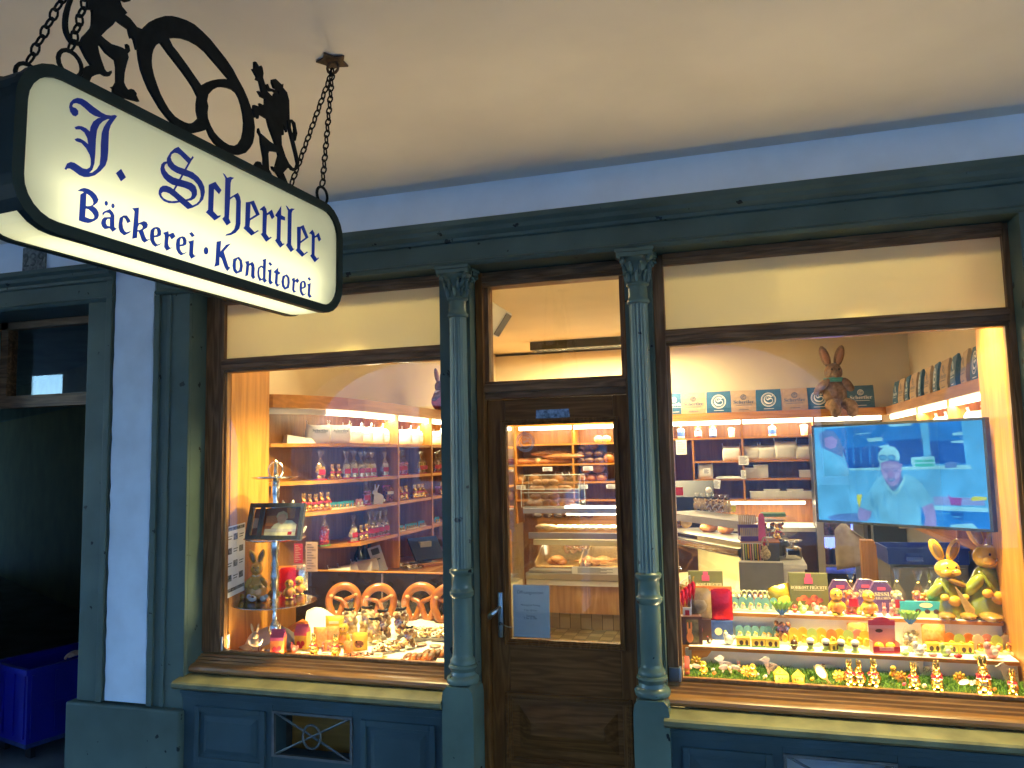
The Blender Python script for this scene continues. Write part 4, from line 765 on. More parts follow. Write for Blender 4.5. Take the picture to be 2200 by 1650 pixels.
CRATEB = M('blue_crate_plastic', (.008, .035, .32), .35, var=.06); BINB = M('dark_blue_bin_plastic', (.010, .010, .30), .4, var=.1, scale=4); EYEM = BLK
GREYCER = M('white_ceramic', (.72, .68, .58), .2, var=.08, coat=.5); PINKC = M('pink_sugar', (.72, .28, .24), .35, var=.12); GREENC = M('green_sugar', (.42, .55, .14), .35, var=.12)
def proj(p):
    q = Vector(p)-EYE; k = q.dot(FWD); return (1100+FPX*q.dot(RGT)/k, 825-FPX*q.dot(UPV)/k)
def gold_bunny(big=False, bow=RED):
    def f(o):
        b = B().ell((0, .004, .026), (.026, .032, .028)).ell((0, -.006, .05), (.019, .021, .024)).ell((0, -.016, .072), (.0155, .017, .0165)).ell((0, -.030, .068), (.008, .009, .008))
        b.ell((-.006, -.008, .098), (.0075, .006, .024), (.15, -.10, 0)).ell((.006, -.008, .098), (.0075, .006, .024), (.15, .10, 0)).ell((-.014, -.022, .012), (.009, .014, .011)).ell((.014, -.022, .012), (.009, .014, .011))
        O('foil_body', b, GOLD, o)
        r = B().tube([(.0185*math.cos(k*math.pi/8), -.011+.0185*math.sin(k*math.pi/8), .0575) for k in range(16)], .0032, 5, True).ell((.012, -.030, .056), (.010, .003, .007), (0, .5, 0)).ell((-.012, -.030, .056), (.010, .003, .007), (0, -.5, 0))
        O('ribbon', r, bow, o)
        if big:
            for s in (-1, 1): O('eye', B().ell((s*.0095, -.0285, .0745), (.0022, .0018, .0028)), CHOC, o)
            O('bell', B().ell((0, -.034, .048), (.005, .005, .005)), GOLD, o)
    return f
def candy_bag(cont, lab=RED, foot=RED, lump=.012, n=46, w=.034, d=.022, h=.115, seed=1):
    def f(o):
        rnd = random.Random(seed); b = B()
        for i in range(n):
            z = lump*.8+(h*.72)*i/n; b.ell((rnd.uniform(-w+lump, w-lump), rnd.uniform(-d+lump*.7, d-lump*.7), z), (lump, lump*.8, lump*.7), (rnd.random()*3, rnd.random()*3, 0), 7, 5)
        O('sweets', b, cont, o)
        wr = B(); prof = []
        for z, a, e in ((0, w, d), (h*.5, w*1.03, d*1.05), (h*.82, w*.9, d*.85), (h, w*.55, d*.5), (h*1.15, w*.18, d*.22), (h*1.2, w*.16, d*.2), (h*1.32, w*.42, d*.3), (h*1.6, w*.75, d*.28)):
            prof.append([wr.bm.verts.new((math.copysign(abs(math.cos(t))**.6, math.cos(t))*a, math.copysign(abs(math.sin(t))**.6, math.sin(t))*e+rnd.uniform(-.001, .001), z+(rnd.uniform(-.006, .006) if z > h*1.4 else 0))) for t in [2*math.pi*k/14 for k in range(14)]])
        for p, q in zip(prof, prof[1:]):
            for k in range(14): wr._f((p[k], p[(k+1) % 14], q[(k+1) % 14], q[k]))
        O('wrapper', wr, CELLO, o)
        if foot: O('card_foot', B().box(-w*.95, w*.95, -d*.95, d*.95, .0005, .008), foot, o, smooth=False)
        if lab: O('label', B().box(-w*.62, w*.62, -d*1.09, -d*1.06, h*.30, h*.58), lab, o, smooth=False)
        O('tie', B().tube([(w*.2*math.cos(k*math.pi/5), d*.26*math.sin(k*math.pi/5), h*1.175) for k in range(10)], .0022, 4, True), GOLD, o)
    return f
def cookie(b, c, r, n, ringed=False):
    """a biscuit standing or lying: centre, radius, rotation"""
    mt = Euler(n).to_matrix().to_4x4(); k = B()
    if ringed: k.tube([(r*.68*math.cos(t*math.pi/7), r*.68*math.sin(t*math.pi/7), 0) for t in range(14)], r*.36, 6, True, .6)
    else: k.ell((0, 0, 0), (r, r, r*.36), None, 10, 6)
    k.xf(Matrix.Translation(c) @ mt); vs = {}
    for v in k.bm.verts: vs[v] = b.bm.verts.new(v.co)
    for fc in k.bm.faces: b._f([vs[v] for v in fc.verts])
    k.bm.free()
def cookie_bag(light=True, seed=3):
    def f(o):
        rnd = random.Random(seed); a, r_, dk = B(), B(), B()
        for i in range(34):
            z = .016+.085*i/34; p = (rnd.uniform(-.024, .024), rnd.uniform(-.018, .016), z); e = (R(90)+rnd.uniform(-.7, .7), rnd.uniform(-.7, .7), rnd.uniform(-1, 1))
            if not light and i % 3 == 0: cookie(r_, p, .015, e, True)
            elif not light and i % 3 == 1: cookie(dk, p, .014, e)
            else: cookie(a, p, .014, e)
        O('biscuits', a, BISC if not light else M('pale_biscuit', (.80, .60, .30), .7, var=.1, scale=40) if 'pale_biscuit' not in bpy.data.materials else bpy.data.materials['pale_biscuit'], o)
        if not light: O('ring_biscuits', r_, SUGAR, o); O('dark_biscuits', dk, MM('cocoa_biscuit', (.24, .11, .045), .6, var=.2, scale=40), o)
        wr = B(); prof = []
        for z, w in ((0, .034), (.05, .036), (.095, .030), (.112, .014), (.118, .007), (.122, .008), (.135, .018), (.155, .024)):
            prof.append([wr.bm.verts.new((w*math.cos(t), w*.72*math.sin(t), z+(rnd.uniform(-.006, .006) if z > .13 else 0))) for t in [2*math.pi*k/14 for k in range(14)]])
        for p, q in zip(prof, prof[1:]):
            for k in range(14): wr._f((p[k], p[(k+1) % 14], q[(k+1) % 14], q[k]))
        O('wrapper', wr, CELLO, o)
        O('bow', B().ell((-.013, -.004, .119), (.013, .005, .007), (0, .4, 0)).ell((.013, -.004, .119), (.013, .005, .007), (0, -.4, 0)).ell((0, -.006, .119), (.005, .006, .006)), BLK, o)
    return f
def cookie_tray(seed=5):
    def f(o):
        rnd = random.Random(seed); a, r_, dk = B(), B(), B()
        for i in range(11):
            for j in range(6):
                p = (-.075+.015*i+rnd.uniform(-.006, .006), -.045+.018*j+rnd.uniform(-.006, .006), .016+rnd.uniform(0, .016)); e = (rnd.uniform(-.6, .6), rnd.uniform(-.6, .6), 0); q = (i*7+j*3) % 5
                if q == 0: cookie(r_, p, .016, e, True)
                elif q in (1, 3): cookie(dk, p, .013, e)
                else: cookie(a, p, .013, e)
        O('biscuits', a, BISC, o); O('ring_biscuits', r_, SUGAR, o); O('dark_biscuits', dk, MM('cocoa_biscuit', (.24, .11, .045), .6, var=.2, scale=40), o)
        t = B().box(-.09, .09, -.06, .06, 0, .004); t.box(-.09, -.086, -.06, .06, .004, .014).box(.086, .09, -.06, .06, .004, .014).box(-.086, .086, -.06, -.056, .004, .014).box(-.086, .086, .056, .06, .004, .014); O('dish', t, MM('grey_card_dish', (.35, .32, .27), .5, var=.05), o, smooth=False)
        O('wrapper', B().ell((0, 0, .01), (.092, .062, .034), None, 14, 8), CELLO, o)
    return f
def sack(seed=1, ink=True):
    def f(o):
        rnd = random.Random(seed); b = B(); w, d, h = .105, .045, .15
        rows = []
        for z, fx, fy in ((0, .95, .8), (.03, 1, 1), (.10, 1.0, 1.0), (.135, .97, .8), (.15, .95, .35)):
            rows.append([b.bm.verts.new((math.copysign(abs(math.cos(t))**.45, math.cos(t))*w*fx+rnd.uniform(-.003, .003), math.copysign(abs(math.sin(t))**.6, math.sin(t))*d*fy+rnd.uniform(-.004, .004), z+rnd.uniform(-.003, .003)+(.012*abs(math.cos(t)) if z > .14 else 0))) for t in [2*math.pi*k/20 for k in range(20)]])
        for p, q in zip(rows, rows[1:]):
            for k in range(20): b._f((p[k], p[(k+1) % 20], q[(k+1) % 20], q[k]))
        b._f(rows[0][::-1]); b._f(rows[-1])
        O('sack', b, WPLAST, o, angle=80)
        for s in (-1, 1): O('corner_ear', B().tube([(s*.085, 0, .150), (s*.098, .004, .172), (s*.100, -.002, .192)], [.013, .008, .011], 6, False, .4), WPLAST, o)
        if ink: O('print', B().text('Schertler', .034, lambda x, y: (x, -d*1.06, .098+y), bold=True).box(-.05, .05, -d*1.065, -d*1.06, .088, .091), INK, o, smooth=False)
    return f
def paper_bag(col, ink, big):
    def f(o):
        b = B(); w, h = .125, .225; rows = []
        for z, fx, y in ((0, 1, .030), (.05, 1, .034), (.16, .99, .022), (h, .975, .006)):
            rows.append([(-w*fx, z, y), (w*fx, z, y)])
        q = [[b.bm.verts.new((x, -y, z)) for x, z, y in r] for r in rows]; p = [[b.bm.verts.new((x, y, z)) for x, z, y in r] for r in rows]
        for a, c in zip(q, q[1:]): b._f((a[0], a[1], c[1], c[0]))
        for a, c in zip(p, p[1:]): b._f((a[1], a[0], c[0], c[1]))
        for a, c, e, g in zip(q, q[1:], p, p[1:]): b._f((a[1], e[1], g[1], c[1])); b._f((e[0], a[0], c[0], g[0]))
        b._f((q[0][1], q[0][0], p[0][0], p[0][1])); b._f((q[-1][0], q[-1][1], p[-1][1], p[-1][0]))
        O('bag', b, col, o, smooth=False)
        def yy(z): return -(.0345+.0012-(max(0, z-.05)*.11))-.0006
        t = B()
        if big:
            for r_ in (.070, .060): t.tube([(r_*math.cos(k*math.pi/16), yy(.118+r_*math.sin(k*math.pi/16))-.0006, .118+r_*math.sin(k*math.pi/16)) for k in range(32)], .0035 if r_ > .065 else .0015, 4, True, .15)
            t.text('S', .125, lambda x, y: (x, yy(.075+y)-.001, .075+y), frak=True); t.box(-.05, .05, -.0365, -.0355, .022, .027)
        else:
            t.tube([(.026*math.cos(k*math.pi/10), yy(.15)-.001, .155+.026*math.sin(k*math.pi/10)) for k in range(20)], .003, 4, True, .3); t.text('S', .045, lambda x, y: (x, yy(.14+y)-.001, .140+y), frak=True)
            t.text('Schertler', .052, lambda x, y: (x, yy(.085+y)-.001, .088+y), bold=True); t.box(-.08, .08, -.0372, -.036, .070, .074).box(-.05, .05, -.0365, -.0355, .022, .027)
        O('print', t, ink, o, smooth=False)
    return f
def pretzel(o):
    right = [Vector(v) for v in ((.075, -.006, .135), (.045, -.012, .120), (.016, -.004, .110), (-.006, .006, .088), (-.015, .004, .055), (-.026, 0, .026), (-.044, 0, .014), (-.061, 0, .026))]
    left = [Vector((-v.x, -.006-v.y, v.z)) for v in right]
    full = right+[Vector((.086*math.sin(a), 0, .100-.088*math.cos(a))) for a in [R(-56-7.75*k) for k in range(33)]]+left[::-1]
    n = len(full); rad = []
    for i in range(n):
        if i < 8: rad.append(.011+.0013*i)
        elif i >= n-8: rad.append(.011+.0013*(n-1-i))
        else: rad.append(.021+.004*math.sin(math.pi*(i-8)/(n-17)))
    O('dough', B().tube(full, rad, 10), LYE, o)
    for s in (-1, 1): O('pale_knot', B().ell((s*.073, -.014, .135), (.015, .012, .013)), PALEB, o)
def loaf(mat, l=.12, r=.05, hgt=.045, cuts=3, ring=9):
    def f(o):
        O('crust', B().ell((0, 0, hgt*.8), (l, r, hgt), None, 16, ring), mat, o)
        if cuts:
            b = B()
            for i in range(cuts):
                x = -l*.6+l*1.2*i/max(1, cuts-1); b.ell((x, 0, hgt*.8+hgt*math.sqrt(max(0, 1-(x/l)**2))*.97), (l*.11, r*.55, hgt*.09), (0, 0, .6), 8, 5)
            O('score', b, PALEB, o)
    return f
def chick(o):
    O('body', B().ell((0, 0, .034), (.030, .028, .036)).ell((-.029, -.004, .034), (.008, .014, .018), (0, .3, 0)).ell((.029, -.004, .034), (.008, .014, .018), (0, -.3, 0)).ell((-.013, -.018, .004), (.011, .014, .006)).ell((.013, -.018, .004), (.011, .014, .006)), LOLI, o)
    O('head', B().ell((0, -.003, .082), (.026, .025, .026)), LOLI, o)
    O('beak', B().lathe([(.006, 0), (.001, .010)], (0, 0, 0), 8).xf(Matrix.Translation((0, -.027, .079)) @ Matrix.Rotation(R(90), 4, 'X')), ORG, o)
    for s in (-1, 1): O('eye', B().ell((s*.010, -.0255, .088), (.003, .002, .004)), BLK, o)
    O('apron', B().ell((0, -.022, .032), (.020, .010, .020)), ORG, o)
def arch_pack(n, card=TEAL, egg=GOLD, w=.032):
    def f(o):
        b, e, y = B(), B(), B()
        for i in range(n):
            x = (i-(n-1)/2)*w
            lp = [(x-w*.48, 0), (x+w*.48, 0)]+[(x+w*.48*math.cos(t), .045+w*.5*math.sin(t)) for t in [math.pi*k/8 for k in range(9)]]
            b.shapes([lp], lambda u, z: (u, .012, z), .002, (0, -1, 0))
            e.ell((x, -.004, .022), (w*.30, w*.28, w*.40)); y.ell((x+w*.05, -.010, .036), (w*.26, w*.14, w*.10), (0, .5, 0))
        O('backing_card', b, card, o, smooth=False); O('eggs', e, egg, o); O('duck_wings', y, ORG if egg == GOLD else YEL, o)
        O('tray', B().box(-n*w/2, n*w/2, -.016, .011, 0, .010), CREAM, o, smooth=False)
    return f
def pouch(mat, w=.05, h=.11, d=.02, top=None, win=None, lab=None):
    def f(o):
        b = B(); nx, nz = 8, 8
        for s in (-1, 1):
            g = [[b.bm.verts.new(((i/nx-.5)*2*w, s*d*max(0, math.sin(math.pi*i/nx))**.6*max(.0, math.sin(math.pi*min(1, (j/nz)*.92+.08)))**.6, j/nz*h)) for i in range(nx+1)] for j in range(nz+1)]
            for j in range(nz):
                for i in range(nx): b._f((g[j][i], g[j][i+1], g[j+1][i+1], g[j+1][i]))
        O('pouch', b, mat, o, angle=60)
        if top: O('header', B().box(-w*.99, w*.99, -.0035, .0035, h*.86, h*1.02), top, o, smooth=False)
        if win: O('window', B().ell((0, -d*.72, h*.42), (w*.6, d*.35, h*.24), None, 12, 7), win, o)
        if lab: O('label', B().box(-w*.5, w*.5, -d*1.06, -d*1.0, h*.48, h*.66), lab, o, smooth=False)
    return f
def carton(body, top, fruit):
    def f(o):
        O('box', B().box(-.036, .036, -.024, .024, 0, .088, .002), body, o, smooth=False)
        b = B().ext([(0, -.024, .0885), (0, .024, .0885), (0, .003, .118), (0, -.003, .118)], (-.036, 0, 0), (.036, 0, 0)).box(-.036, .036, -.003, .003, .118, .128).box(-.0362, .0362, -.0255, -.0242, .072, .0885); O('gable_top', b, top, o, smooth=False)
        O('strawberry_print', B().shapes([el(-.012, .03, .012, .014)], lambda x, z: (x, -.0246, z)).shapes([el(.013, .032, .012, .014)], lambda x, z: (x, -.0246, z)).shapes([el(.002, .016, .011, .011)], lambda x, z: (x, -.0247, z)), fruit, o, smooth=False)
    return f
def flat_box(mat, w, h, d, art):
    def f(o):
        O('box', B().box(-w/2, w/2, -d/2, d/2, 0, h, .001), mat, o, smooth=False); art(o, w, h, -d/2-.0008)
    return f
def rohkost(o, w, h, y):
    O('seal', B().box(-w*.11, w*.11, y-.0006, y, h*.72, h*.88).box(-w*.07, w*.07, y-.0006, y, h*.885, h*.985), LEADP, o, smooth=False)
    O('print', B().text('ROHKOST FRÜCHTE', w*.115, lambda a, c: (a, y, h*.58+c), bold=True, xs=.82).box(-w*.40, w*.40, y-.0004, y, h*.545, h*.553), CREAM, o, smooth=False)
    b = B()
    for i, (x, z, r_) in enumerate(((-.28, .30, .07), (-.14, .34, .10), (.0, .28, .09), (.13, .35, .10), (.27, .29, .08), (-.05, .20, .07), (.16, .20, .07))): b.shapes([el(x*w, z*h, r_*w, r_*w*.8)], lambda a, c, i=i: (a, y-.0002*(i+1), c))
    O('fruit_picture', b, FRUIT, o, smooth=False)
def sissi(o):
    w = .115; lp = [(-w*.45, 0), (w*.45, 0), (w*.5, .03), (w*.5, .095), (w*.24, .145), (-w*.24, .145), (-w*.5, .095), (-w*.5, .03)]
    O('box', B().shapes([lp], lambda x, z: (x, -.014, z), .028, (0, -1, 0)), PURP, o, smooth=False)
    e = B(); n = len(lp)
    for k in range(n): e.tube([(lp[k][0], -.0145, lp[k][1]), (lp[(k+1) % n][0], -.0145, lp[(k+1) % n][1])], .0012, 4)
    O('silver_edge', e, SILV, o); O('seal', B().box(-.018, .018, -.0153, -.0145, .105, .120), LEADP, o, smooth=False)
    O('print', B().text('SISSI', .026, lambda a, c: (a, -.0148, .079+c), bold=True).text('VEILCHEN', .0145, lambda a, c: (a, -.0148, .064+c), bold=True), CREAM, o, smooth=False)
def fan_bag(cont, seed=2):
    def f(o):
        rnd = random.Random(seed); b = B()
        for i in range(30): b.ell((rnd.uniform(-.024, .024), rnd.uniform(-.018, .018), .01+.065*i/30), (.011, .009, .009), (rnd.random()*3,)*3, 7, 5)
        O('sweets', b, cont, o); w = B(); pr = []
        for z, r_ in ((0, .032), (.05, .040), (.09, .026), (.108, .007)): pr.append([w.bm.verts.new((r_*math.cos(t), r_*.75*math.sin(t), z)) for t in [2*math.pi*k/14 for k in range(14)]])
        for p, q in zip(pr, pr[1:]):
            for k in range(14): w._f((p[k], p[(k+1) % 14], q[(k+1) % 14], q[k]))
        O('wrapper', w, CELLO, o)
        for nm, m_, z0, z1, r0, r1 in (('blue_ruffle', MM('blue_tissue', (.03, .18, .55), .5, var=.1), .104, .126, .006, .026), ('green_fan', MM('green_tissue', (.28, .52, .08), .5, var=.1), .122, .152, .020, .040)):
            g = B(); A = [g.bm.verts.new((r0*math.cos(t), r0*.5*math.sin(t), z0)) for t in [2*math.pi*k/24 for k in range(24)]]; C_ = [g.bm.verts.new((r1*(1+.12*(-1)**k)*math.cos(t), r1*.5*math.sin(t)*(1+.3*(-1)**k), z1+.005*(-1)**k)) for k, t in enumerate([2*math.pi*k/24 for k in range(24)])]
            for k in range(24): g._f((A[k], A[(k+1) % 24], C_[(k+1) % 24], C_[k]))
            O(nm, g, m_, o, angle=20)
    return f
def lamb(o):
    lp = [(-.040, .062), (-.030, .066), (-.022, .074), (-.010, .076), (-.006, .070), (.004, .066), (.002, .060), (-.004, .058), (-.002, .050), (.010, .048), (.026, .046), (.036, .036), (.036, .022), (.034, 0), (.026, 0), (.024, .014), (.012, .015), (.002, .014), (-.002, 0), (-.010, 0), (-.010, .018), (-.018, .032), (-.022, .046), (-.028, .050), (-.038, .056)]
    O('cutout', B().shapes([lp], lambda x, z: (x, -.003, z), .006, (0, -1, 0)), GREYCER, o, smooth=False)
    b = B(); 
    for x, z in ((.0, .030), (.010, .036), (.020, .030), (.012, .024), (.026, .036), (.002, .040), (.028, .026)): b.tube([(x+.004*math.cos(k), -.0036, z+.004*math.sin(k)) for k in range(5)], .0008, 4)
    O('wool_marks', b, CHOC, o); O('eye', B().ell((-.022, -.0036, .065), (.0016, .001, .0016)), BLK, o)
def bee(o):
    O('body', B().ell((0, 0, .016), (.008, .014, .009)), CREAM, o); O('stripe', B().tube([(.0085*math.cos(k*math.pi/5), 0, .016+.0095*math.sin(k*math.pi/5)) for k in range(10)], .002, 4, True), CHOC, o)
    for s in (-1, 1): O('wing', B().ell((s*.024, -.002, .018), (.020, .003, .010), (0, s*.25, 0)), GREYCER, o)
def flower(o):
    b = B()
    for k in range(9): a = 2*math.pi*k/9; b.ell((.014*math.cos(a), -.002, .018+.014*math.sin(a)), (.009, .003, .005), (0, -a, 0), 6, 4)
    O('petals', b, YEL, o); O('centre', B().ell((0, -.004, .018), (.006, .004, .006)), ORG, o)
def egg(mat):
    def f(o): O('shell', B().ell((0, 0, .018), (.014, .014, .018)), mat, o); O('band', B().tube([(.0142*math.cos(k*math.pi/6), .0142*math.sin(k*math.pi/6), .018) for k in range(12)], .0012, 4, True), GREENC, o)
    return f
def hen(mat, comb):
    def f(o):
        O('body', B().ell((0, 0, .024), (.024, .020, .024)).ell((-.014, 0, .045), (.013, .013, .017)).ell((.022, 0, .036), (.010, .009, .013), (0, .6, 0)), mat, o)
        O('comb', B().ell((-.015, 0, .063), (.007, .003, .006)), comb, o); O('eye', B().ell((-.018, -.0115, .050), (.0016, .001, .0018)), BLK, o); O('wing', B().ell((.004, -.018, .026), (.013, .004, .011)), GREYCER, o)
    return f
def cup_cake(o):
    O('stem', B().lathe([(.016, 0), (.017, .006), (.010, .010), (.013, .028)], (0, 0, 0), 12), GREENC, o); O('chocolate_cup', B().lathe([(.011, .020), (.016, .036)], (0, 0, 0), 12), CHOC, o); O('foam_top', B().ell((0, 0, .042), (.018, .018, .014)), SUGAR, o)
def hut_box(o):
    O('box', B().box(-.03, .03, -.016, .016, 0, .040, .001), YEL, o, smooth=False); O('window', B().shapes([el(-.010, .018, .009, .011)], lambda x, z: (x, -.0166, z)).shapes([el(.014, .018, .007, .012)], lambda x, z: (x, -.0166, z)), CHOC, o, smooth=False); O('print', B().box(-.029, .029, -.0168, -.0162, .001, .007), GRN, o, smooth=False)
def cheese(o):
    O('base', B().box(-.030, .030, -.02, .02, 0, .032, .001), YEL, o, smooth=False); O('wedge', B().shapes([[(-.032, .0325), (.032, .0325), (-.004, .062)]], lambda x, z: (x, -.018, z), .036, (0, -1, 0)), YEL, o, smooth=False)
    O('holes', B().shapes([el(-.012, .016, .005, .006)], lambda x, z: (x, -.0206, z)).shapes([el(.002, .018, .004, .006)], lambda x, z: (x, -.0206, z)).shapes([el(.012, .042, .004, .003)], lambda x, z: (x, -.0186, z)).shapes([el(-.008, .044, .004, .003)], lambda x, z: (x, -.0186, z)), CHOC, o, smooth=False)
def foil_stick(m_):
    def f(o):
        O('foil_body', B().ell((0, 0, .022), (.012, .010, .020)).ell((0, -.001, .046), (.009, .009, .010)), m_, o); O('halo_card', B().tube([(.012*math.cos(k*math.pi/6), .004, .052+.018*math.sin(k*math.pi/6)) for k in range(7)], .0022, 4), CREAM, o); O('face', B().ell((0, -.008, .047), (.006, .004, .006)), SUGAR, o)
    return f
def price_tag(o): O('card', B().box(-.022, .022, -.001, .001, 0, .022), PAPER, o, smooth=False); O('print', B().box(-.015, .015, -.0018, -.0012, .012, .015).box(-.010, .006, -.0018, -.0012, .006, .0085), INK, o, smooth=False)
def tin(m_, lid):
    def f(o):
        O('can', B().lathe([(.036, 0), (.038, .004), (.038, .088), (.030, .10)], (0, 0, 0), 16), m_, o); O('lid', B().lathe([(.030, .101), (.032, .112), (.012, .122), (.010, .135)], (0, 0, 0), 16), lid, o); O('label', B().lathe([(.0386, .02), (.0386, .07)], (0, 0, 0), 16, cap=False), WHITE if m_ != WPLAST else MM('blue_label', (.06, .12, .4), .4, var=0), o)
    return f
def tub(w=.07, h=.05, d=.05):
    def f(o):
        O('tub', B().ext([(0, -d*.85, 0), (0, d*.85, 0), (0, d, h), (0, -d, h)], (-w, 0, 0), (w, 0, 0)), MM('frosted_tub', (.62, .60, .55), .4, var=.05), o, smooth=False); O('rim', B().box(-w-.004, w+.004, -d-.004, d+.004, h, h+.006), WHITE, o, smooth=False)
    return f
# ================================================================== left window and left shelves
PATHL = []
for (x0, y0), (x1, y1) in zip(FR, FR[1:]):
    for k in range(40): PATHL.append((x0+(x1-x0)*k/40, y0+(y1-y0)*k/40))
def left_pos(u, z, inset=.07):
    best = min(PATHL, key=lambda p: abs(proj((p[0]-inset, p[1]+(.03 if p[1] < 1.3 else 0), z))[0]-u)); return Vector((best[0]-inset, best[1]+(.03 if best[1] < 1.3 else 0), z))
def srow(key, name, bld, cat, us, z, desc, group, inset=.07, s=1.0, rz=R(55)):
    n = len(us)
    for i, u in enumerate(us):
        put(key, name, bld, cat, (ordn(i, n)+' '+desc) if n > 1 else desc, left_pos(u, z, inset), rz+random.uniform(-.12, .12), s*random.uniform(.96, 1.04), group)
SK = 'white printed paper sacks on the shelves'
for k, (us, w) in enumerate((((684, 728, 757, 777, 799, 829), 'first bay'), ((863, 880, 899), 'second bay'), ((934, 946, 960), 'third bay'))):
    srow('sack', 'paper_sack', sack(), 'sack', us, LZ[0], 'white printed sack on the top left shelf, '+w, SK, .12, .78)
CB_ = 'cellophane sweet bags on the left shelves'
HON = M('yellow_sweets', (.80, .50, .12), .35, var=.3, scale=80); NOUG = M('cream_nougat_sweets', (.78, .62, .32), .45, var=.3, scale=90); PNK = M('pink_sweets', (.62, .18, .24), .35, var=.3, scale=80); MIX = M('red_brown_sweets', (.50, .16, .06), .35, var=.5, scale=70)
srow('bag_yellow', 'candy_bag', candy_bag(HON, seed=2), 'candy bag', (688,), LZ[1], 'lone yellow sweet bag left of the gold bunnies on the second left shelf', CB_)
srow('bag_nougat', 'candy_bag', candy_bag(NOUG, seed=3), 'candy bag', (744, 760, 776, 788, 800), LZ[1], 'of five tied nougat bags on the second left shelf', CB_)
srow('bag_nougat', 'candy_bag', None, 'candy bag', (827,), LZ[1], 'single nougat bag beside the divider on the second left shelf', CB_)
srow('bag_pink', 'candy_bag', candy_bag(PNK, seed=4), 'candy bag', (862, 872), LZ[1], 'of two pink sweet bags past the first divider', CB_)
srow('bag_yellow', 'candy_bag', None, 'candy bag', (900, 911), LZ[1], 'of two yellow bags left of the second divider', CB_)
srow('bag_mix', 'candy_bag', candy_bag(MIX, seed=5), 'candy bag', (935, 945, 957, 965), LZ[1], 'of four red labelled bags by the column', CB_)
GB = 'gold foil bunnies on the left shelves'
srow('bunny', 'gold_bunny', gold_bunny(), 'chocolate bunny', (713, 726), LZ[1], 'of two gold bunnies on the second left shelf', GB, .06, .85)
srow('bunny', 'gold_bunny', None, 'chocolate bunny', (651, 664, 677, 689, 702), LZ[2], 'of five red ribboned gold bunnies on the third left shelf', GB, .06, .95)
srow('bunny', 'gold_bunny', None, 'chocolate bunny', (860, 872), LZ[2], 'of two gold bunnies just past the first divider, third shelf', GB, .06, .9)
srow('bunny', 'gold_bunny', None, 'chocolate bunny', (886, 894, 902, 910), LZ[2], 'of four gold bunnies in the middle bay, third shelf', GB, .06, .9)
srow('bunny', 'gold_bunny', None, 'chocolate bunny', (949, 956, 963), LZ[2], 'of three gold bunnies by the column, third shelf', GB, .06, .9)
srow('bunny', 'gold_bunny', None, 'chocolate bunny', (775, 785), LZ[3], 'of two gold bunnies on the lowest left shelf', GB, .06, .9)
srow('bunny', 'gold_bunny', None, 'chocolate bunny', (953, 961), LZ[3], 'of two gold bunnies by the column, lowest shelf', GB, .06, .95)
EP = 'packs of foil eggs on the left shelves'
srow('arch4', 'egg_pack', arch_pack(4), 'egg pack', (716, 734, 751), LZ[2], 'of three blue backed egg packs on the third left shelf', EP, .06, .8, R(75))
srow('egg_o', 'foil_egg', egg(ORG), 'foil egg', (917, 926), LZ[2], 'of two orange eggs left of the second divider', 'orange eggs on the third shelf', .05, 1.1)
srow('cowpack', 'egg_pack', arch_pack(2, PINKC, SUGAR), 'egg pack', (773,), LZ[2], 'small pink and white pack right of the blue egg packs', EP, .06, .85, R(60))
srow('bag_pink', 'candy_bag', None, 'candy bag', (787,), LZ[2], 'pink bag left of the white wooden rabbit', CB_, .09)
def wood_rabbit(o):
    lp = [(-.03, 0), (.035, 0), (.045, .02), (.04, .05), (.02, .065), (.0, .07), (.0, .085), (.014, .12), (.006, .122), (-.008, .092), (-.012, .125), (-.02, .124), (-.02, .09), (-.032, .08), (-.034, .066), (-.022, .058), (-.026, .03)]
    O('cutout', B().shapes([lp], lambda x, z: (x, -.004, z), .008, (0, -1, 0)), GREYCER, o, smooth=False); O('tail', B().ell((.044, -.002, .022), (.010, .008, .010)), SUGAR, o)
srow('wrabbit', 'rabbit_cutout', wood_rabbit, 'rabbit cutout', (812,), LZ[2], 'white wooden rabbit cutout on the third left shelf', None, .05, 1.1, R(45))
srow('pouchr', 'biscuit_pouch', pouch(MIX, .05, .12, .03, LEADP, None, CREAM), 'pouch', (833,), LZ[2], 'biscuit pouch with a dark pink top beside the divider', None, .08, 1, R(50))
srow('pouchp', 'biscuit_pouch', pouch(PNK, .035, .07, .02), 'pouch', (940,), LZ[2], 'small pink pouch left of the three bunnies by the column', None, .08, 1, R(50))
srow('bag_redtall', 'candy_bag', candy_bag(RED, None, GRN, n=60, h=.14, seed=9), 'candy bag', (697,), LZ[3], 'tall red bag at the cut end of the lowest left shelf', CB_, .12, 1.05)
srow('bag_nougat', 'candy_bag', None, 'candy bag', (759,), LZ[3], 'nougat bag left of the two bunnies on the lowest shelf', CB_, .06)
srow('bag_mix', 'candy_bag', None, 'candy bag', (795, 808, 820, 829), LZ[3], 'of four red labelled bags on the lowest left shelf', CB_, .07)
srow('arch3g', 'egg_pack', arch_pack(3, TEAL, GREENC), 'egg pack', (848,), LZ[3], 'green and blue egg pack beside the first divider, lowest shelf', EP, .06, .8, R(75))
srow('arch4', 'egg_pack', None, 'egg pack', (866, 880, 894, 908), LZ[3], 'of four egg packs in the middle bay, lowest shelf', EP, .06, .72, R(75))
srow('arch2b', 'egg_pack', arch_pack(2, TEAL, YEL), 'egg pack', (941,), LZ[3], 'small blue egg pack in the third bay, lowest shelf', EP, .06, .8, R(60))
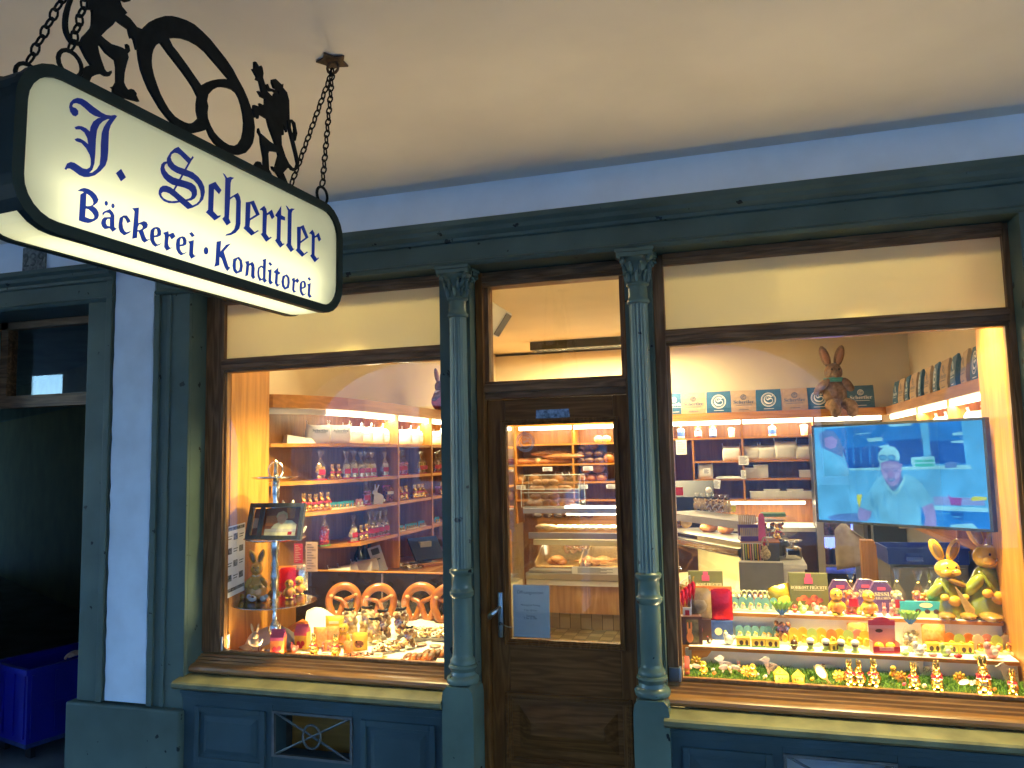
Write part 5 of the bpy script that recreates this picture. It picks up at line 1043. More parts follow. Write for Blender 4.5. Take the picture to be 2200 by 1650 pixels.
p = left_pos(640, LZ[0], .1); sh = O('paper_sheet', B().ext([(-.09, 0, 0), (.09, 0, 0), (.07, .02, .03), (-.08, .03, .055)], (0, -.07, 0), (0, .07, 0)), PAPER, smooth=False); sh.location = p; sh.rotation_euler = (0, 0, R(50)); tag(sh, 'folded white paper at the left end of the top shelf', 'paper')
# plush rabbits
def plush(dress):
    def f(o):
        O('body', B().ell((0, 0, .09), (.075, .065, .10)).ell((0, -.01, .215), (.052, .055, .055)).ell((0, -.055, .20), (.026, .028, .024)).ell((-.075, -.03, .13), (.026, .024, .065), (.5, .7, 0)).ell((.075, -.03, .13), (.026, .024, .065), (.5, -.7, 0)).ell((-.04, -.11, .02), (.032, .085, .032), (-.1, 0, .15)).ell((.04, -.11, .02), (.032, .085, .032), (-.1, 0, -.15)).ell((-.045, -.185, -.01), (.034, .03, .05)).ell((.045, -.185, -.01), (.034, .03, .05)), PLUSH, o)
        for s in (-1, 1):
            e = O('ear', B().ell((s*.04, .0, .31), (.028, .014, .068), (0, s*.30, 0)), PLUSH, o); O('inner_ear', B().ell((s*.041, -.010, .308), (.017, .008, .050), (0, s*.30, 0)), MM('pink_plush', (.45, .24, .18), .95, var=.1), e); O('eye', B().ell((s*.020, -.060, .228), (.006, .004, .007)), BLK, o)
        if dress: O('dress', B().ell((0, -.004, .085), (.084, .076, .085)).ell((0, -.11, .035), (.088, .06, .04)), PINKP, o); O('collar', B().ell((0, -.005, .165), (.060, .055, .02)), SUGAR, o)
        else: O('scarf', B().tube([(.05*math.cos(k*math.pi/8), -.008+.05*math.sin(k*math.pi/8), .168) for k in range(16)], .014, 6, True), TEAL, o)
    return f
q = at_x(945, 888, -2.52); put('plushd', 'plush_rabbit', plush(True), 'plush toy', 'plush rabbit in a pink dress sitting on top of the left shelving', (-2.52, q.y, 2.153), R(75), 1.0)
q = at_y(1795, 880, 4.93); put('plush', 'plush_rabbit', plush(False), 'plush toy', 'big grey brown plush rabbit sitting above the television on the shelf top', (q.x, 4.96, 2.153), R(8), 1.72)
# side panel: paper notice and socket
pn_ = T('price_notice', 'large paper notice with pictures taped to the beech end panel', 'notice', (-2.683, .3, .95)); cs = [at_x(u, v, -2.6835) for u, v in ((486, 1133), (527, 1122), (525, 1268), (484, 1288))]
O('sheet', off(B().quad([tuple(c) for c in cs]), pn_), PAPER, pn_, smooth=False)
b = B()
def pq(a, c, e, f):
    P_ = lambda s, t: (cs[0].lerp(cs[1], s)).lerp(cs[3].lerp(cs[2], s), t)+Vector((.001, 0, 0)); return [tuple(P_(a, e)), tuple(P_(c, e)), tuple(P_(c, f)), tuple(P_(a, f))]
for i in range(3):
    for j in range(4): b.quad(pq(.08+.3*i, .30+.3*i, .12+.19*j, .21+.19*j)) if (i+j) % 2 else b.quad(pq(.08+.3*i, .32+.3*i, .14+.19*j, .155+.19*j)).quad(pq(.08+.3*i, .28+.3*i, .175+.19*j, .19+.19*j))
b.quad(pq(.04, .96, .88, .93)).quad(pq(.04, .96, .02, .07)); O('print', off(b, pn_), M('grey_print', (.30, .29, .25), .7, var=.5, scale=60), pn_, smooth=False)
so_ = T('wall_socket', 'white power socket low on the beech end panel', 'socket', tuple(at_x(483, 1380, -2.684))); O('plate', B().box(0, .008, -.033, .033, -.036, .036, .003), WHITE, so_); O('socket_well', B().lathe([(.018, 0), (.018, .002)], (0, 0, 0), 16).xf(Matrix.Translation((.0082, 0, 0)) @ Matrix.Rotation(R(90), 4, 'Y')), MM('socket_shadow', (.25, .24, .2), .5, var=0), so_)
# ---- cloth over the display floor
def cz(y): 
    t = max(0, min(1, (y-.30)/.42)); return .742+.075*(3*t*t-2*t*t*t)
def cloth_pos(u, v):
    z = .745
    for _ in range(12): p = at_z(u, v, z); z = .5*z+.5*cz(p.y)
    return Vector((p.x, max(.185, min(.93, p.y)), cz(max(.185, min(.93, p.y)))))
c = B(); nx, ny = 90, 48; gr = []
for j in range(ny+1):
    row = []
    for i in range(nx+1):
        x = -2.30+.90*i/nx-.0; y = .206+.74*j/ny; x -= .33*max(0, (j/ny-.05))*(1-i/nx)
        z = cz(y)+.004*math.sin(x*31+y*17)+.003*math.sin(x*11-y*43)+.006*math.sin(x*9)*max(0, y-.5)+.085*math.exp(-(((x+2.43)/.10)**2+((y-.66)/.09)**2))
        row.append(c.bm.verts.new((x, y, z-.003)))
    gr.append(row)
for j in range(ny):
    for i in range(nx): c._f((gr[j][i], gr[j][i+1], gr[j+1][i+1], gr[j+1][i]))
tag(O('table_cloth', c, CLOTH, angle=180), 'white cloth draped over the left window display', 'cloth')
# ---- silver tiered stand
ET = Vector((-2.465, .30, .745)); et = T('tiered_stand', 'tall silver three tier cake stand', 'cake stand', tuple(ET))
zz = lambda z: z-ET.z
O('stem', B().lathe([(.075, 0), (.07, .012), (.03, .025), (.018, .05), (.028, .075), (.036, .10), (.030, .13), (.016, .15), (.012, .20), (.014, zz(.985)), (.018, zz(1.0)), (.012, zz(1.02)), (.020, zz(1.10)), (.026, zz(1.13)), (.016, zz(1.17)), (.022, zz(1.19)), (.014, zz(1.22)), (.022, zz(1.25)), (.024, zz(1.30)), (.02, zz(1.325)), (.012, zz(1.345)), (.022, zz(1.42)), (.014, zz(1.46)), (.026, zz(1.50)), (.016, zz(1.53)), (.022, zz(1.57)), (.022, zz(1.64)), (.01, zz(1.66)), (.018, zz(1.67)), (.010, zz(1.70)), (.014, zz(1.735)), (.002, zz(1.755))], (0, 0, 0), 20), CHROME, et)
for z, r_ in ((.985, .222), (1.325, .165), (1.655, .128)): O('plate', B().lathe([(.01, zz(z)-.004), (r_*.9, zz(z)-.002), (r_, zz(z)+.006), (r_*1.0, zz(z)+.009), (r_*.9, zz(z)+.002), (.01, zz(z))], (0, 0, 0), 44), CHROME, et)
O('ring_handle', B().tube([(.045*math.cos(k*math.pi/12), 0, zz(1.70)+.045*math.sin(k*math.pi/12)) for k in range(24)], .004, 6, True), CHROME, et)
def on_plate(u, v, z): p = at_z(u, v, z+.004); return p
def cer_bunny(coat, outfit=None, carrot=False, broom=False):
    def f(o):
        body = B().lathe([(.085, 0), (.092, .02), (.08, .08), (.060, .15), (.045, .185), (.03, .20)], (0, 0, 0), 20, 1, .8).ell((-.062, -.022, .13), (.024, .024, .055), (.35, .45, 0)).ell((.062, -.022, .13), (.024, .024, .055), (.35, -.45, 0))
        O('body', body, outfit or coat, o)
        h = B().ell((0, -.008, .24), (.052, .048, .050)).ell((-.018, -.045, .228), (.022, .02, .018)).ell((.018, -.045, .228), (.022, .02, .018)); O('head', h, coat, o)
        for s in (-1, 1):
            e = O('ear', B().ell((s*.034, .004, .335), (.026, .014, .062), (0, s*.32, 0)), coat, o); O('inner_ear', B().ell((s*.034, -.008, .333), (.016, .007, .046), (0, s*.32, 0)), BRNC, e)
            O('eye', B().ell((s*.018, -.053, .255), (.0045, .003, .006)), BLK, o); O('foot', B().ell((s*.042, -.075, .016), (.034, .052, .020)), BRNC if outfit else coat, o); O('paw', B().ell((s*.040, -.062, .105), (.018, .016, .018)), coat, o)
        O('nose', B().ell((0, -.064, .236), (.006, .004, .005)), BRNC, o)
        if outfit: O('pocket', B().ell((0, -.060, .085), (.028, .014, .028)), coat, o); O('strap', B().tube([(-.045, -.035, .185), (-.025, -.058, .13)], .007, 6).tube([(.045, -.035, .185), (.025, -.058, .13)], .007, 6), outfit, o)
        else: O('bow_tie', B().ell((-.016, -.048, .188), (.016, .007, .008), (0, .3, 0)).ell((.016, -.048, .188), (.016, .007, .008), (0, -.3, 0)), CREAM, o); O('pocket', B().ell((0, -.066, .10), (.026, .012, .024)), coat, o)
        if carrot: O('carrot', B().lathe([(.001, 0), (.016, .03), (.026, .09), (.026, .125), (.012, .14)], (0, 0, 0), 12).xf(Matrix.Translation((.075, -.055, .04)) @ Matrix.Rotation(R(12), 4, 'Y')), CARROT, o); O('carrot_leaves', B().ell((.105, -.05, .20), (.018, .012, .03), (0, .4, 0)).ell((.09, -.05, .20), (.012, .01, .026)), MM('leaf_glaze', (.05, .11, .03), .2, var=.1), o)
        if broom:
            b_ = B()
            for k in range(9): b_.tube([(.0, -.075, .16), (.035+.006*k, -.085, .02)], .0022, 4)
            O('straw_broom', b_, MM('straw', (.62, .42, .14), .7, var=.2), o); O('kerchief', B().ell((.02, -.05, .175), (.05, .02, .016), (0, .5, 0)), BRNC, o)
    return f
p = on_plate(541, 1288, .989); put('cerb', 'ceramic_bunny', cer_bunny(LOLI), 'ceramic bunny', 'yellow ceramic bunny in a dress on the lowest tier of the cake stand', (p.x-.005, p.y+.05, .990), R(28), .68)
for i, (u, v) in enumerate(((589, 1288), (621, 1284), (643, 1276))): p = on_plate(u, v, .989); put('chick', 'chick_figurine', chick, 'chick figurine', ordn(i, 3)+' of three yellow chicks on the cake stand', (p.x, p.y, .991), R(25+8*i), .95, 'yellow ceramic chicks on the cake stand')
def small_lamb(o): O('body', B().ell((0, 0, .018), (.026, .018, .018)).ell((-.020, -.004, .030), (.014, .012, .013)), GREYCER, o); O('spot', B().ell((-.027, -.010, .034), (.004, .004, .004)).ell((.008, -.012, .028), (.008, .006, .006)), CHOC, o); O('ear', B().ell((-.012, -.010, .034), (.006, .004, .009), (0, .6, 0)), GREYCER, o)
for i, (u, v) in enumerate(((542, 1292), (566, 1292))): p = on_plate(u, v, .989); put('slamb', 'lamb_figurine', small_lamb, 'lamb figurine', ('left' if i == 0 else 'right')+' of two small white lambs at the plate edge of the cake stand', (p.x, p.y, .991), R(10+150*i), .95, 'white lamb figurines on the cake stand')
p = on_plate(512, 1290, .989); put('egg_y', 'ceramic_egg', egg(LOLI), 'ceramic egg', 'small yellow egg at the left edge of the lowest tier', (p.x+.01, p.y+.02, .991), 0, 1.0)
for u, v, m_, n_, l in ((603, 1276, REDFOIL, 'gift_bag', 'red foil gift bag behind the chicks on the cake stand'), (629, 1272, SILV, 'gift_bag', 'silver foil gift bag behind the chicks on the cake stand')):
    p = on_plate(u, v, .989); put(n_+l[:3], n_, pouch(m_, .05, .15, .025, ORG if m_ is REDFOIL else None), 'gift bag', l, (p.x+.0, p.y+.07, .991), R(20), .98)
# mid tier: framed photograph and bunnies
fc = [at_y(u, v, .22) for u, v in ((527, 1080), (645, 1074), (645, 1158), (527, 1160))]
pf = T('picture_frame', 'dark ribbed picture frame with a photo of a shop assistant on the cake stand', 'picture frame', tuple(fc[3]+Vector((.1, 0, 0))))
px0, px1, pz0, pz1 = fc[0].x, fc[1].x, 1.331, fc[0].z
def fu(u): return px0+(px1-px0)*(u-527)/118
def fv(v): return pz1-(pz1-pz0)*(v-1077)/82
RIB = M('ribbed_dark_frame', (.06, .06, .05), .5, var=.3, scale=40, stretch=(6, 1, .2))
O('frame', off(B().frame(px0, px1, pz0, pz1, .022, .215, .235).box(fu(552), fu(562), .213, .216, pz0, pz1), pf), RIB, pf, smooth=False)
PX7 = lambda x, z: (480+x/4.583, 960+z/4.583)
def art(o, offs, y, pts_, m_, nm, k):
    q = [PX7(*a) for a in poly(pts_)]; O(nm, off(B().shapes([[(fu(u), fv(v)) for u, v in q]], lambda x, z: (x, y-.0004*k, z)), o), m_, o, smooth=False)
ph = lambda n, c: MM(n, c, .3, var=.12, scale=30)
art(pf, 0, .231, '258,590 720,572 715,870 258,880', ph('photo_brown', (.34, .10, .03)), 'photo_background', 0)
art(pf, 0, .231, '385,665 560,655 560,760 385,770', ph('photo_orange', (.62, .20, .03)), 'photo_shelf', 1)
art(pf, 0, .231, '570,575 660,572 660,690 590,690', ph('photo_orange', (.62, .20, .03)), 'photo_shelf', 1)
art(pf, 0, .231, '440,795 470,750 520,725 580,705 640,710 690,750 690,800', ph('photo_blouse', (.88, .80, .48)), 'photo_blouse', 2)
art(pf, 0, .231, '490,680 505,640 550,615 590,650 590,690 570,730 540,750 510,730 495,710', ph('photo_skin', (.85, .48, .24)), 'photo_face', 3)
art(pf, 0, .231, '480,670 495,630 545,612 585,635 598,690 580,690 575,650 545,640 505,655 492,690', ph('photo_hair', (.80, .62, .28)), 'photo_hair', 4)
art(pf, 0, .231, '385,800 690,795 690,825 385,830', ph('photo_counter', (.75, .66, .50)), 'photo_counter', 5)
art(pf, 0, .231, '385,832 690,826 690,870 385,873', ph('photo_blouse', (.88, .80, .48)), 'photo_counter_front', 5)
art(pf, 0, .231, '615,825 655,823 655,855 615,858', RED, 'photo_red_label', 6)
art(pf, 0, .231, '258,690 310,690 310,790 258,795', ph('photo_skin', (.85, .48, .24)), 'photo_bread', 3)
pf.rotation_euler = (R(-15), 0, 0)
def choc_bunny(o):
    O('body', B().ell((0, 0, .032), (.028, .024, .032)), CHOC, o); O('belly', B().ell((-.004, -.018, .032), (.014, .010, .018)), SUGAR, o); O('head', B().ell((0, -.006, .078), (.022, .019, .018)), SUGAR, o)
    for s in (-1, 1): O('ear', B().ell((s*.016+(-.006), 0, .118), (.008, .006, .030), (0, s*.25, 0)), SUGAR, o); O('arm', B().ell((s*.026, -.012, .045), (.007, .007, .022), (0, s*.5, 0)), SUGAR, o)
p = on_plate(646, 1156, 1.33); put('cbunny', 'chocolate_bunny', choc_bunny, 'chocolate bunny', 'dark chocolate bunny with long white ears beside the picture frame', (p.x-.01, p.y+.01, 1.333), R(20), 1.0)
p = at_y(626, 1100, .42); put('cbunny', 'chocolate_bunny', None, 'chocolate bunny', 'white eared bunny in a green wrap behind the picture frame', (p.x, .40, 1.333), R(10), 1.35); CACHE
# ---- pretzels
for i, (u, y, rz) in enumerate(((738, .80, 26), (815, .80, 30), (903, .80, 12), (966, .80, 16))):
    q = at_y(u, 1330, y); put('pretzel', 'pretzel', pretzel, 'pretzel', ordn(i, 4)+' of four big pretzels standing on the white cloth', (q.x, y, .806), R(rz), (1.0 if i < 2 else 1.06), 'big pretzels in the left window', rx=R(-10))
# ---- items on the cloth
def on(u, v, key, name, bld, cat, label, rz=0, s=1.0, group=None, **k): p = cloth_pos(u, v); return put(key, name, bld, cat, label, (p.x, p.y, p.z), rz, s, group, **k)
CA = 'strawberry cartons in the left window'
on(598, 1405, 'carton1', 'sweet_carton', carton(ORG, LEADP, RED), 'carton', 'upright orange carton with a pink gable beside the wooden rabbit', R(14), 1.0, CA)
on(650, 1393, 'carton2', 'sweet_carton', carton(YEL, LEADP, RED), 'carton', 'yellow strawberry carton with a pink gable right of the orange one', R(4), 1.0, CA)
nk = B(); A_ = [cloth_pos(u, v) for u, v in ((497, 1382), (523, 1408), (640, 1398), (560, 1376))]
tops = [at_y(600, 1338, .42), at_y(612, 1345, .45)]
nk.quad([A_[0], A_[1]+Vector((0, .02, 0)), A_[2]+Vector((0, .03, 0)), tops[0]+Vector((.03, 0, -.02))]).quad([A_[0], tops[0]+Vector((.03, 0, -.02)), tops[1]+Vector((-.06, .0, .012)), A_[0]+Vector((-.01, .05, .01))]).quad([tops[0]+Vector((.03, 0, -.02)), A_[2]+Vector((0, .03, 0)), A_[2]+Vector((.03, .1, .0)), tops[1]+Vector((.03, .03, -.03))])
npk = O('paper_napkin', nk, CLOTH, smooth=False); md = npk.modifiers.new('thick', 'SOLIDIFY'); md.thickness = .003; tag(npk, 'white folded paper leaning below the cake stand', 'napkin')
def wbunny(o):
    O('base', B().box(-.045, .045, -.016, .016, 0, .010, .002), WOODT, o); O('leg', B().tube([(-.022, 0, .01), (-.020, 0, .042)], .003, 5), CHOC, o); O('leg', B().tube([(.016, 0, .01), (.014, 0, .042)], .003, 5), CHOC, o)
    O('body', B().ell((0, 0, .058), (.030, .012, .026)), WOODT, o); O('head', B().ell((-.002, -.003, .092), (.018, .012, .018)), WOODT, o)
    for s in (-1, 1): O('ear', B().ell((s*.014-.004, 0, .128), (.007, .005, .028), (0, s*.25, 0)), WOODT, o); O('arm', B().ell((s*.028, -.004, .060), (.008, .006, .020), (0, s*.4, 0)), SUGAR, o)
on(549, 1404, 'wbun', 'wooden_rabbit', wbunny, 'wooden rabbit', 'wooden rabbit figure on a small plinth at the left corner of the display', R(15), 1.0)
on(640, 1362, 'redpack', 'biscuit_box', flat_box(ORG, .13, .05, .08, lambda o, w, h, y: O('side_print', B().box(-w*.4, w*.4, y-.0005, y, h*.3, h*.7), MIX, o, smooth=False)), 'box', 'orange red biscuit box lying tilted behind the cartons', R(52), 1.0, None, ry=R(-22))
on(720, 1352, 'pouchy', 'biscuit_pouch', pouch(YEL, .055, .075, .025, None, None, SUGAR), 'pouch', 'small yellow pouch at the foot of the first pretzel', R(12), 1.0)
OB = 'orange gummy bags in the left window'
GUM = M('orange_gummy', (.80, .28, .07), .25, var=.5, scale=70, col2=(.70, .42, .14))
for i, (u, v) in enumerate(((690, 1390), (716, 1388))): on(u, v, 'gummy', 'gummy_bag', pouch(GUM, .042, .105, .022), 'gummy bag', ('left' if i == 0 else 'right')+' of two orange gummy bags behind the gold bunnies', R(12), 1.0, OB)
on(738, 1385, 'chick', 'chick_figurine', None, 'chick figurine', 'yellow chick figurine left of the yellow cookie pouch', R(20), 1.05)
for i, (u, v) in enumerate(((675, 1406), (722, 1408))): on(u, v, 'bunnybig', 'gold_bunny', gold_bunny(True), 'chocolate bunny', ('left' if i == 0 else 'right')+' of two gold bunnies at the front of the left window', R(15), .92, 'gold bunnies at the front of the left window')
KB_ = 'cookie bags with black bows in the left window'
for i, (u, v, lt_) in enumerate(((751, 1368, True), (789, 1364, True), (823, 1372, False), (862, 1368, False))): on(u, v, 'cbag%d' % lt_, 'cookie_bag', cookie_bag(lt_, 3+i), 'cookie bag', ordn(i, 4)+' of four cookie bags in the left window, '+('pale biscuits' if lt_ else 'mixed dark biscuits'), R(15+10*i), 1.25, KB_)
on(773, 1398, 'pouchcook', 'biscuit_pouch', pouch(YEL, .042, .095, .022, None, MIX), 'pouch', 'yellow pouch with a window of biscuits in front of the cookie bags', R(12), 1.0)
CTG = 'biscuit trays in the left window'
for u, v, rz, l, s in ((835, 1395, 22, 'biscuit tray nearest the glass, tilted to the front', .95), (906, 1366, 12, 'biscuit tray below the third pretzel', .92), (962, 1366, 10, 'biscuit tray half hidden behind the fluted column', .92)): on(u, v, 'ctray', 'biscuit_tray', cookie_tray(), 'biscuit tray', l, R(rz), s, CTG, rx=R(14))
def nutbag(o): O('nuts', B(), HON, o) if False else None; b = B(); [b.ell((random.uniform(-.07, .07), random.uniform(-.025, .025), .010+random.uniform(0, .008)), (.012, .009, .007), (0, 0, random.random()*3), 7, 5) for _ in range(46)]; O('nuts', b, MIX, o); O('wrapper', B().ell((0, 0, .010), (.088, .036, .020)), CELLO, o)
on(775, 1412, 'nutbag', 'nut_bag', nutbag, 'nut bag', 'flat bag of nuts lying at the front of the left window', R(8), .95)
def rusks(o):
    for i in range(5): b = B().ell((-.07+.035*i, 0, .026), (.034, .036, .020), (0, -.5, .2), 14, 7); O('slice', b, CRUST if i % 2 else DARKB, o)
    O('tray', B().box(-.12, .11, -.045, .045, 0, .006, .002), SILV, o)
for i, (u, v) in enumerate(((900, 1420), (940, 1412))): on(u, v, 'rusks', 'pastry_tray', rusks, 'pastry tray', ('front' if i == 0 else 'rear')+' silver tray of brown pastries beside the column', R(14), .80, 'pastry trays by the column')
for i, (u, v) in enumerate(((905, 1386), (935, 1390), (962, 1392))): p = cloth_pos(u, v); o = O('flat_biscuit', B().ell((0, 0, .006), (.032, .026, .007), None, 14, 6), MM('pink_glaze_biscuit', (.50, .30, .22), .5, var=.2), None); o.location = p; tag(o, ordn(i, 3)+' of three flat biscuits on the cloth behind the pastry trays', 'biscuit', 'flat biscuits on the cloth')
for i, (u, v, w) in enumerate(((657, 1410, 'below the yellow carton'), (698, 1410, 'between the two gold bunnies'), (812, 1412, 'right of the nut bag'))): on(u, v, 'tag', 'price_tag', price_tag, 'price tag', 'white price card '+w, R(15), 1.0, 'price cards in the left window', rx=R(-25))
PB = 'tiny pink bunnies in the left window'
def minib(o): O('body', B().ell((0, 0, .014), (.010, .009, .014)).ell((0, -.003, .032), (.008, .008, .008)), PINKC, o); O('ear', B().ell((-.004, 0, .046), (.003, .002, .010)), PINKC, o); O('ear', B().ell((.004, 0, .046), (.003, .002, .010)), PINKC, o)
for i, (u, v) in enumerate(((694, 1402), (706, 1403))): on(u, v, 'minib', 'bunny_figurine', minib, 'bunny figurine', ('left' if i == 0 else 'right')+' tiny pink bunny between the gold bunnies', R(12), 1.0, PB)
on(632, 1402, 'spin', 'chick_figurine', hen(PINKC, RED), 'hen figurine', 'small pink hen figurine between the two strawberry cartons', R(10), .8)
# ---- ledge behind the screen
tag(O('left_worktop', B().box(-2.744, -2.20, 1.0, 2.7, .90, .932), BEECHY, smooth=False), 'beech worktop under the left wall shelves', 'worktop')
for i, (u, rz) in enumerate(((728, 30), (752, 70), (775, 20), (792, 55))): p = left_pos(u, .934, .16); put('sack0', 'empty_sack', sack(7, False), 'sack', ordn(i, 4)+' of four crumpled white sacks behind the dark screen', (p.x, p.y, .934), R(rz), (.75, .8, .62), 'crumpled sacks behind the screen', rx=R(-20))
def bottle(o): O('glass_body', B().lathe([(.034, 0), (.036, .01), (.036, .14), (.014, .19), (.013, .24), (.015, .25)], (0, 0, 0), 14), MM('dark_green_glass', (.015, .035, .018), .15, var=0), o); O('cap', B().lathe([(.015, .251), (.015, .268)], (0, 0, 0), 10), SILV, o)
for i, u in enumerate((770, 781, 791)): p = left_pos(u, .934, .24); put('bottle', 'wine_bottle', bottle, 'bottle', ordn(i, 3)+' of three dark bottles under the lowest left shelf', (p.x, p.y, .933), 0, .9, 'dark bottles under the shelf')
p = left_pos(815, .934, .10); cdp = T('card_stand', 'grey leaning card with a picture under the left shelves', 'card', tuple(p)); O('card', B().box(-.05, .05, -.002, .002, 0, .19).xf(Matrix.Rotation(R(-18), 4, 'X')), MM('grey_card', (.42, .42, .44), .5, var=.03), cdp, smooth=False); O('picture', B().box(-.03, .03, -.004, -.0025, .13, .175).box(-.03, .02, -.004, -.0025, .09, .098).xf(Matrix.Rotation(R(-18), 4, 'X')), BLK, cdp, smooth=False); cdp.rotation_euler = (0, R(-12), R(50))
for u0, u1, v0, v1, m_, l, n_ in ((657, 682, 1164, 1228, MM('pink_paper', (.62, .40, .28), .7, var=.04), 'pale pink price list on the wall under the left shelves', 'price_list'), (632, 650, 1168, 1210, RED, 'red leaflet hanging on the wall behind the cake stand', 'leaflet')):
    a, c_ = at_y(u0, v0, .60), at_y(u1, v1, .60); o = T(n_, l, 'price list' if n_ == 'price_list' else 'leaflet', (a.x, .60, c_.z)); w_, h_ = c_.x-a.x, a.z-c_.z; O('sheet', B().box(0, w_, -.001, .001, 0, h_), m_, o, smooth=False); b = B(); [b.box(w_*.12, w_*(.5+.35*((k*7) % 3)/2), -.002, -.0012, h_*(.9-.09*k), h_*(.915-.09*k)) for k in range(10)]; O('print', b, BLK if m_ is not RED else CREAM, o, smooth=False)
# ---- till and trays on the worktop
p = at_y(925, 1228, 2.15); tl = T('cash_till', 'tilted dark blue till screen with a grey stand on the left worktop', 'cash till', (p.x, 2.15, .933))
O('screen', B().box(-.13, .13, -.008, .008, 0, .20).xf(Matrix.Translation((0, 0, .04)) @ Matrix.Rotation(R(-38), 4, 'X')), MM('till_screen', (.015, .03, .07), .15, var=0), tl, smooth=False); O('stand', B().box(-.05, .05, .06, .12, 0, .17).box(-.09, .09, .0, .16, 0, .015), MM('grey_stand', (.32, .31, .28), .5, var=.03), tl, smooth=False); O('keyboard', B().box(-.12, .12, -.10, -.01, 0, .02), BEECHX, tl, smooth=False); tl.rotation_euler = (0, 0, R(55))
p = at_y(962, 1165, 2.5); sg_ = T('sign_holder', 'tilted acrylic sign holder above the till', 'sign holder', (p.x, 2.5, .935)); O('sheet', B().box(-.12, .12, -.003, .003, .16, .33).xf(Matrix.Rotation(R(-25), 4, 'X')), PLEXI, sg_, smooth=False); O('foot', B().box(-.1, .1, -.05, .05, 0, .01).box(-.01, .01, -.01, .0, .01, .2), PLEXI, sg_, smooth=False)
for i, (u, v) in enumerate(((868, 1216), (885, 1220))): p = at_z(u, v, .94); put('ctray', 'biscuit_tray', None, 'biscuit tray', ('left' if i == 0 else 'right')+' of two biscuit trays on the worktop left of the till', (min(-2.32, p.x), min(2.5, p.y), .934), R(60), .7, 'biscuit trays on the worktop')
# ================================================================== back wall, counter and right window
# printed paper bags along the shelf tops
PBG = 'printed paper bags standing along the shelf tops'
WINK = M('white_print', (.80, .80, .78), .6, var=0); BINK = M('blue_print', (.05, .10, .16), .6, var=0)
def pbag(i, col, big, loc, rz, label): put('pb%s%d' % (col, big), 'paper_bag', paper_bag(NAVY if col == 'n' else KRAFT, WINK if col == 'n' else BINK, big), 'paper bag', label, loc, rz, 1.0, PBG)
seq = ((1449, 'n', 0), (1490, 'k', 0), (1545, 'n', 1), (1598, 'k', 0), (1652, 'n', 1), (1708, 'k', 0), (1760, 'n', 1), (1850, 'n', 0))
nm_ = {('n', 0): 'navy bag with a white name', ('n', 1): 'navy bag with a white ringed S', ('k', 0): 'brown bag with a blue name', ('k', 1): 'brown bag with a ringed S'}
wh = ('first from the column', 'second from the column', 'third from the column', 'fourth from the column', 'fifth from the column', 'sixth from the column', 'left of the plush rabbit', 'right of the plush rabbit')
for i, (u, c_, bg) in enumerate(seq): p = at_y(u, 880, 4.945); pbag(i, c_, bg, (p.x, 4.945, 2.152), random.uniform(-.05, .05), nm_[(c_, bg)]+' on the back shelf, '+wh[i])
ry_ = [4.62-.262*k for k in range(13)]
for i, y in enumerate(ry_): c_, bg = (('n', 0), ('k', 0), ('n', 0), ('k', 0), ('n', 1), ('k', 0), ('n', 1), ('k', 0), ('n', 0), ('k', 0), ('n', 1), ('k', 0), ('n', 1))[i]; pbag(i, c_, bg, (1.445, y, 2.152), R(-90)+random.uniform(-.12, .12), nm_[(c_, bg)]+' on the right wall, '+(ordn(12-i, 13) if 0 < i < 12 else ('farthest' if i == 0 else 'nearest')).replace('from left', 'from the window').replace('from right', 'from the back corner'))
pbag(0, 'k', 0, (1.42, 1.22, 2.152), R(-68), 'brown bag with a blue name beside the window frame')
# tins, sacks and papers on the back shelves
def bk(u, z, key, name, bld, cat, label, group=None, s=1.0, rz=0, y=4.98): p = at_y(u, 1000, y); return put(key, name, bld, cat, label, (p.x, y, z), rz, s, group)
TG = 'tea tins on the back shelf'
bk(1466, 1.897, 'tinw', 'tea_tin', tin(WPLAST, SILV), 'tin', 'white and blue tin with a silver lid nearest the column', TG); bk(1503, 1.897, 'tinr', 'tea_tin', tin(RED, YEL), 'tin', 'red tin with a yellow lid', TG); bk(1535, 1.897, 'tinb', 'tea_tin', tin(MM('blue_tin', (.03, .06, .30), .3, .3, var=0), YEL), 'tin', 'dark blue tin with a yellow lid', TG); bk(1663, 1.897, 'tinw', 'tea_tin', None, 'tin', 'silver lidded white tin right of the shelf divider', TG)
def cup(o): O('cup', B().lathe([(.028, 0), (.036, .095), (.033, .095), (.026, .004)], (0, 0, 0), 16, cap=False), WHITE, o); O('rim', B().tube([(.0355*math.cos(k*math.pi/8), .0355*math.sin(k*math.pi/8), .095) for k in range(16)], .002, 4, True), SILV, o)
bk(1575, 1.897, 'cup', 'paper_cup', cup, 'cup', 'white paper cup left of the shelf divider'); bk(1732, 1.897, 'cup', 'paper_cup', None, 'cup', 'white cup beside the upper left corner of the television', None, 1.1)
SG2 = 'white sacks on the back shelves'
for i, u in enumerate((1573, 1616, 1649, 1690, 1727)): bk(u, 1.654, 'sack0', 'flour_sack', sack(7, False), 'sack', ordn(i, 5)+' of five white sacks on the back shelf left of the television', SG2, (.9, 1, .92) if i != 3 else (1.1, 1.1, 1.15))
bk(1515, 1.469, 'sack0', 'flour_sack', None, 'sack', 'white sack with a note on the lower back shelf', SG2, (.75, 1, .95))
for i, (u, w, h) in enumerate(((1612, .055, .10), (1634, .07, .13), (1733, .075, .07))): bk(u, 1.469, 'tub%d' % i, 'storage_tub', tub(w, h, .05), 'tub', ('small tub right of the shelf divider', 'tall tub on the lower back shelf', 'low white tub left of the television')[i], 'storage tubs on the lower back shelf')
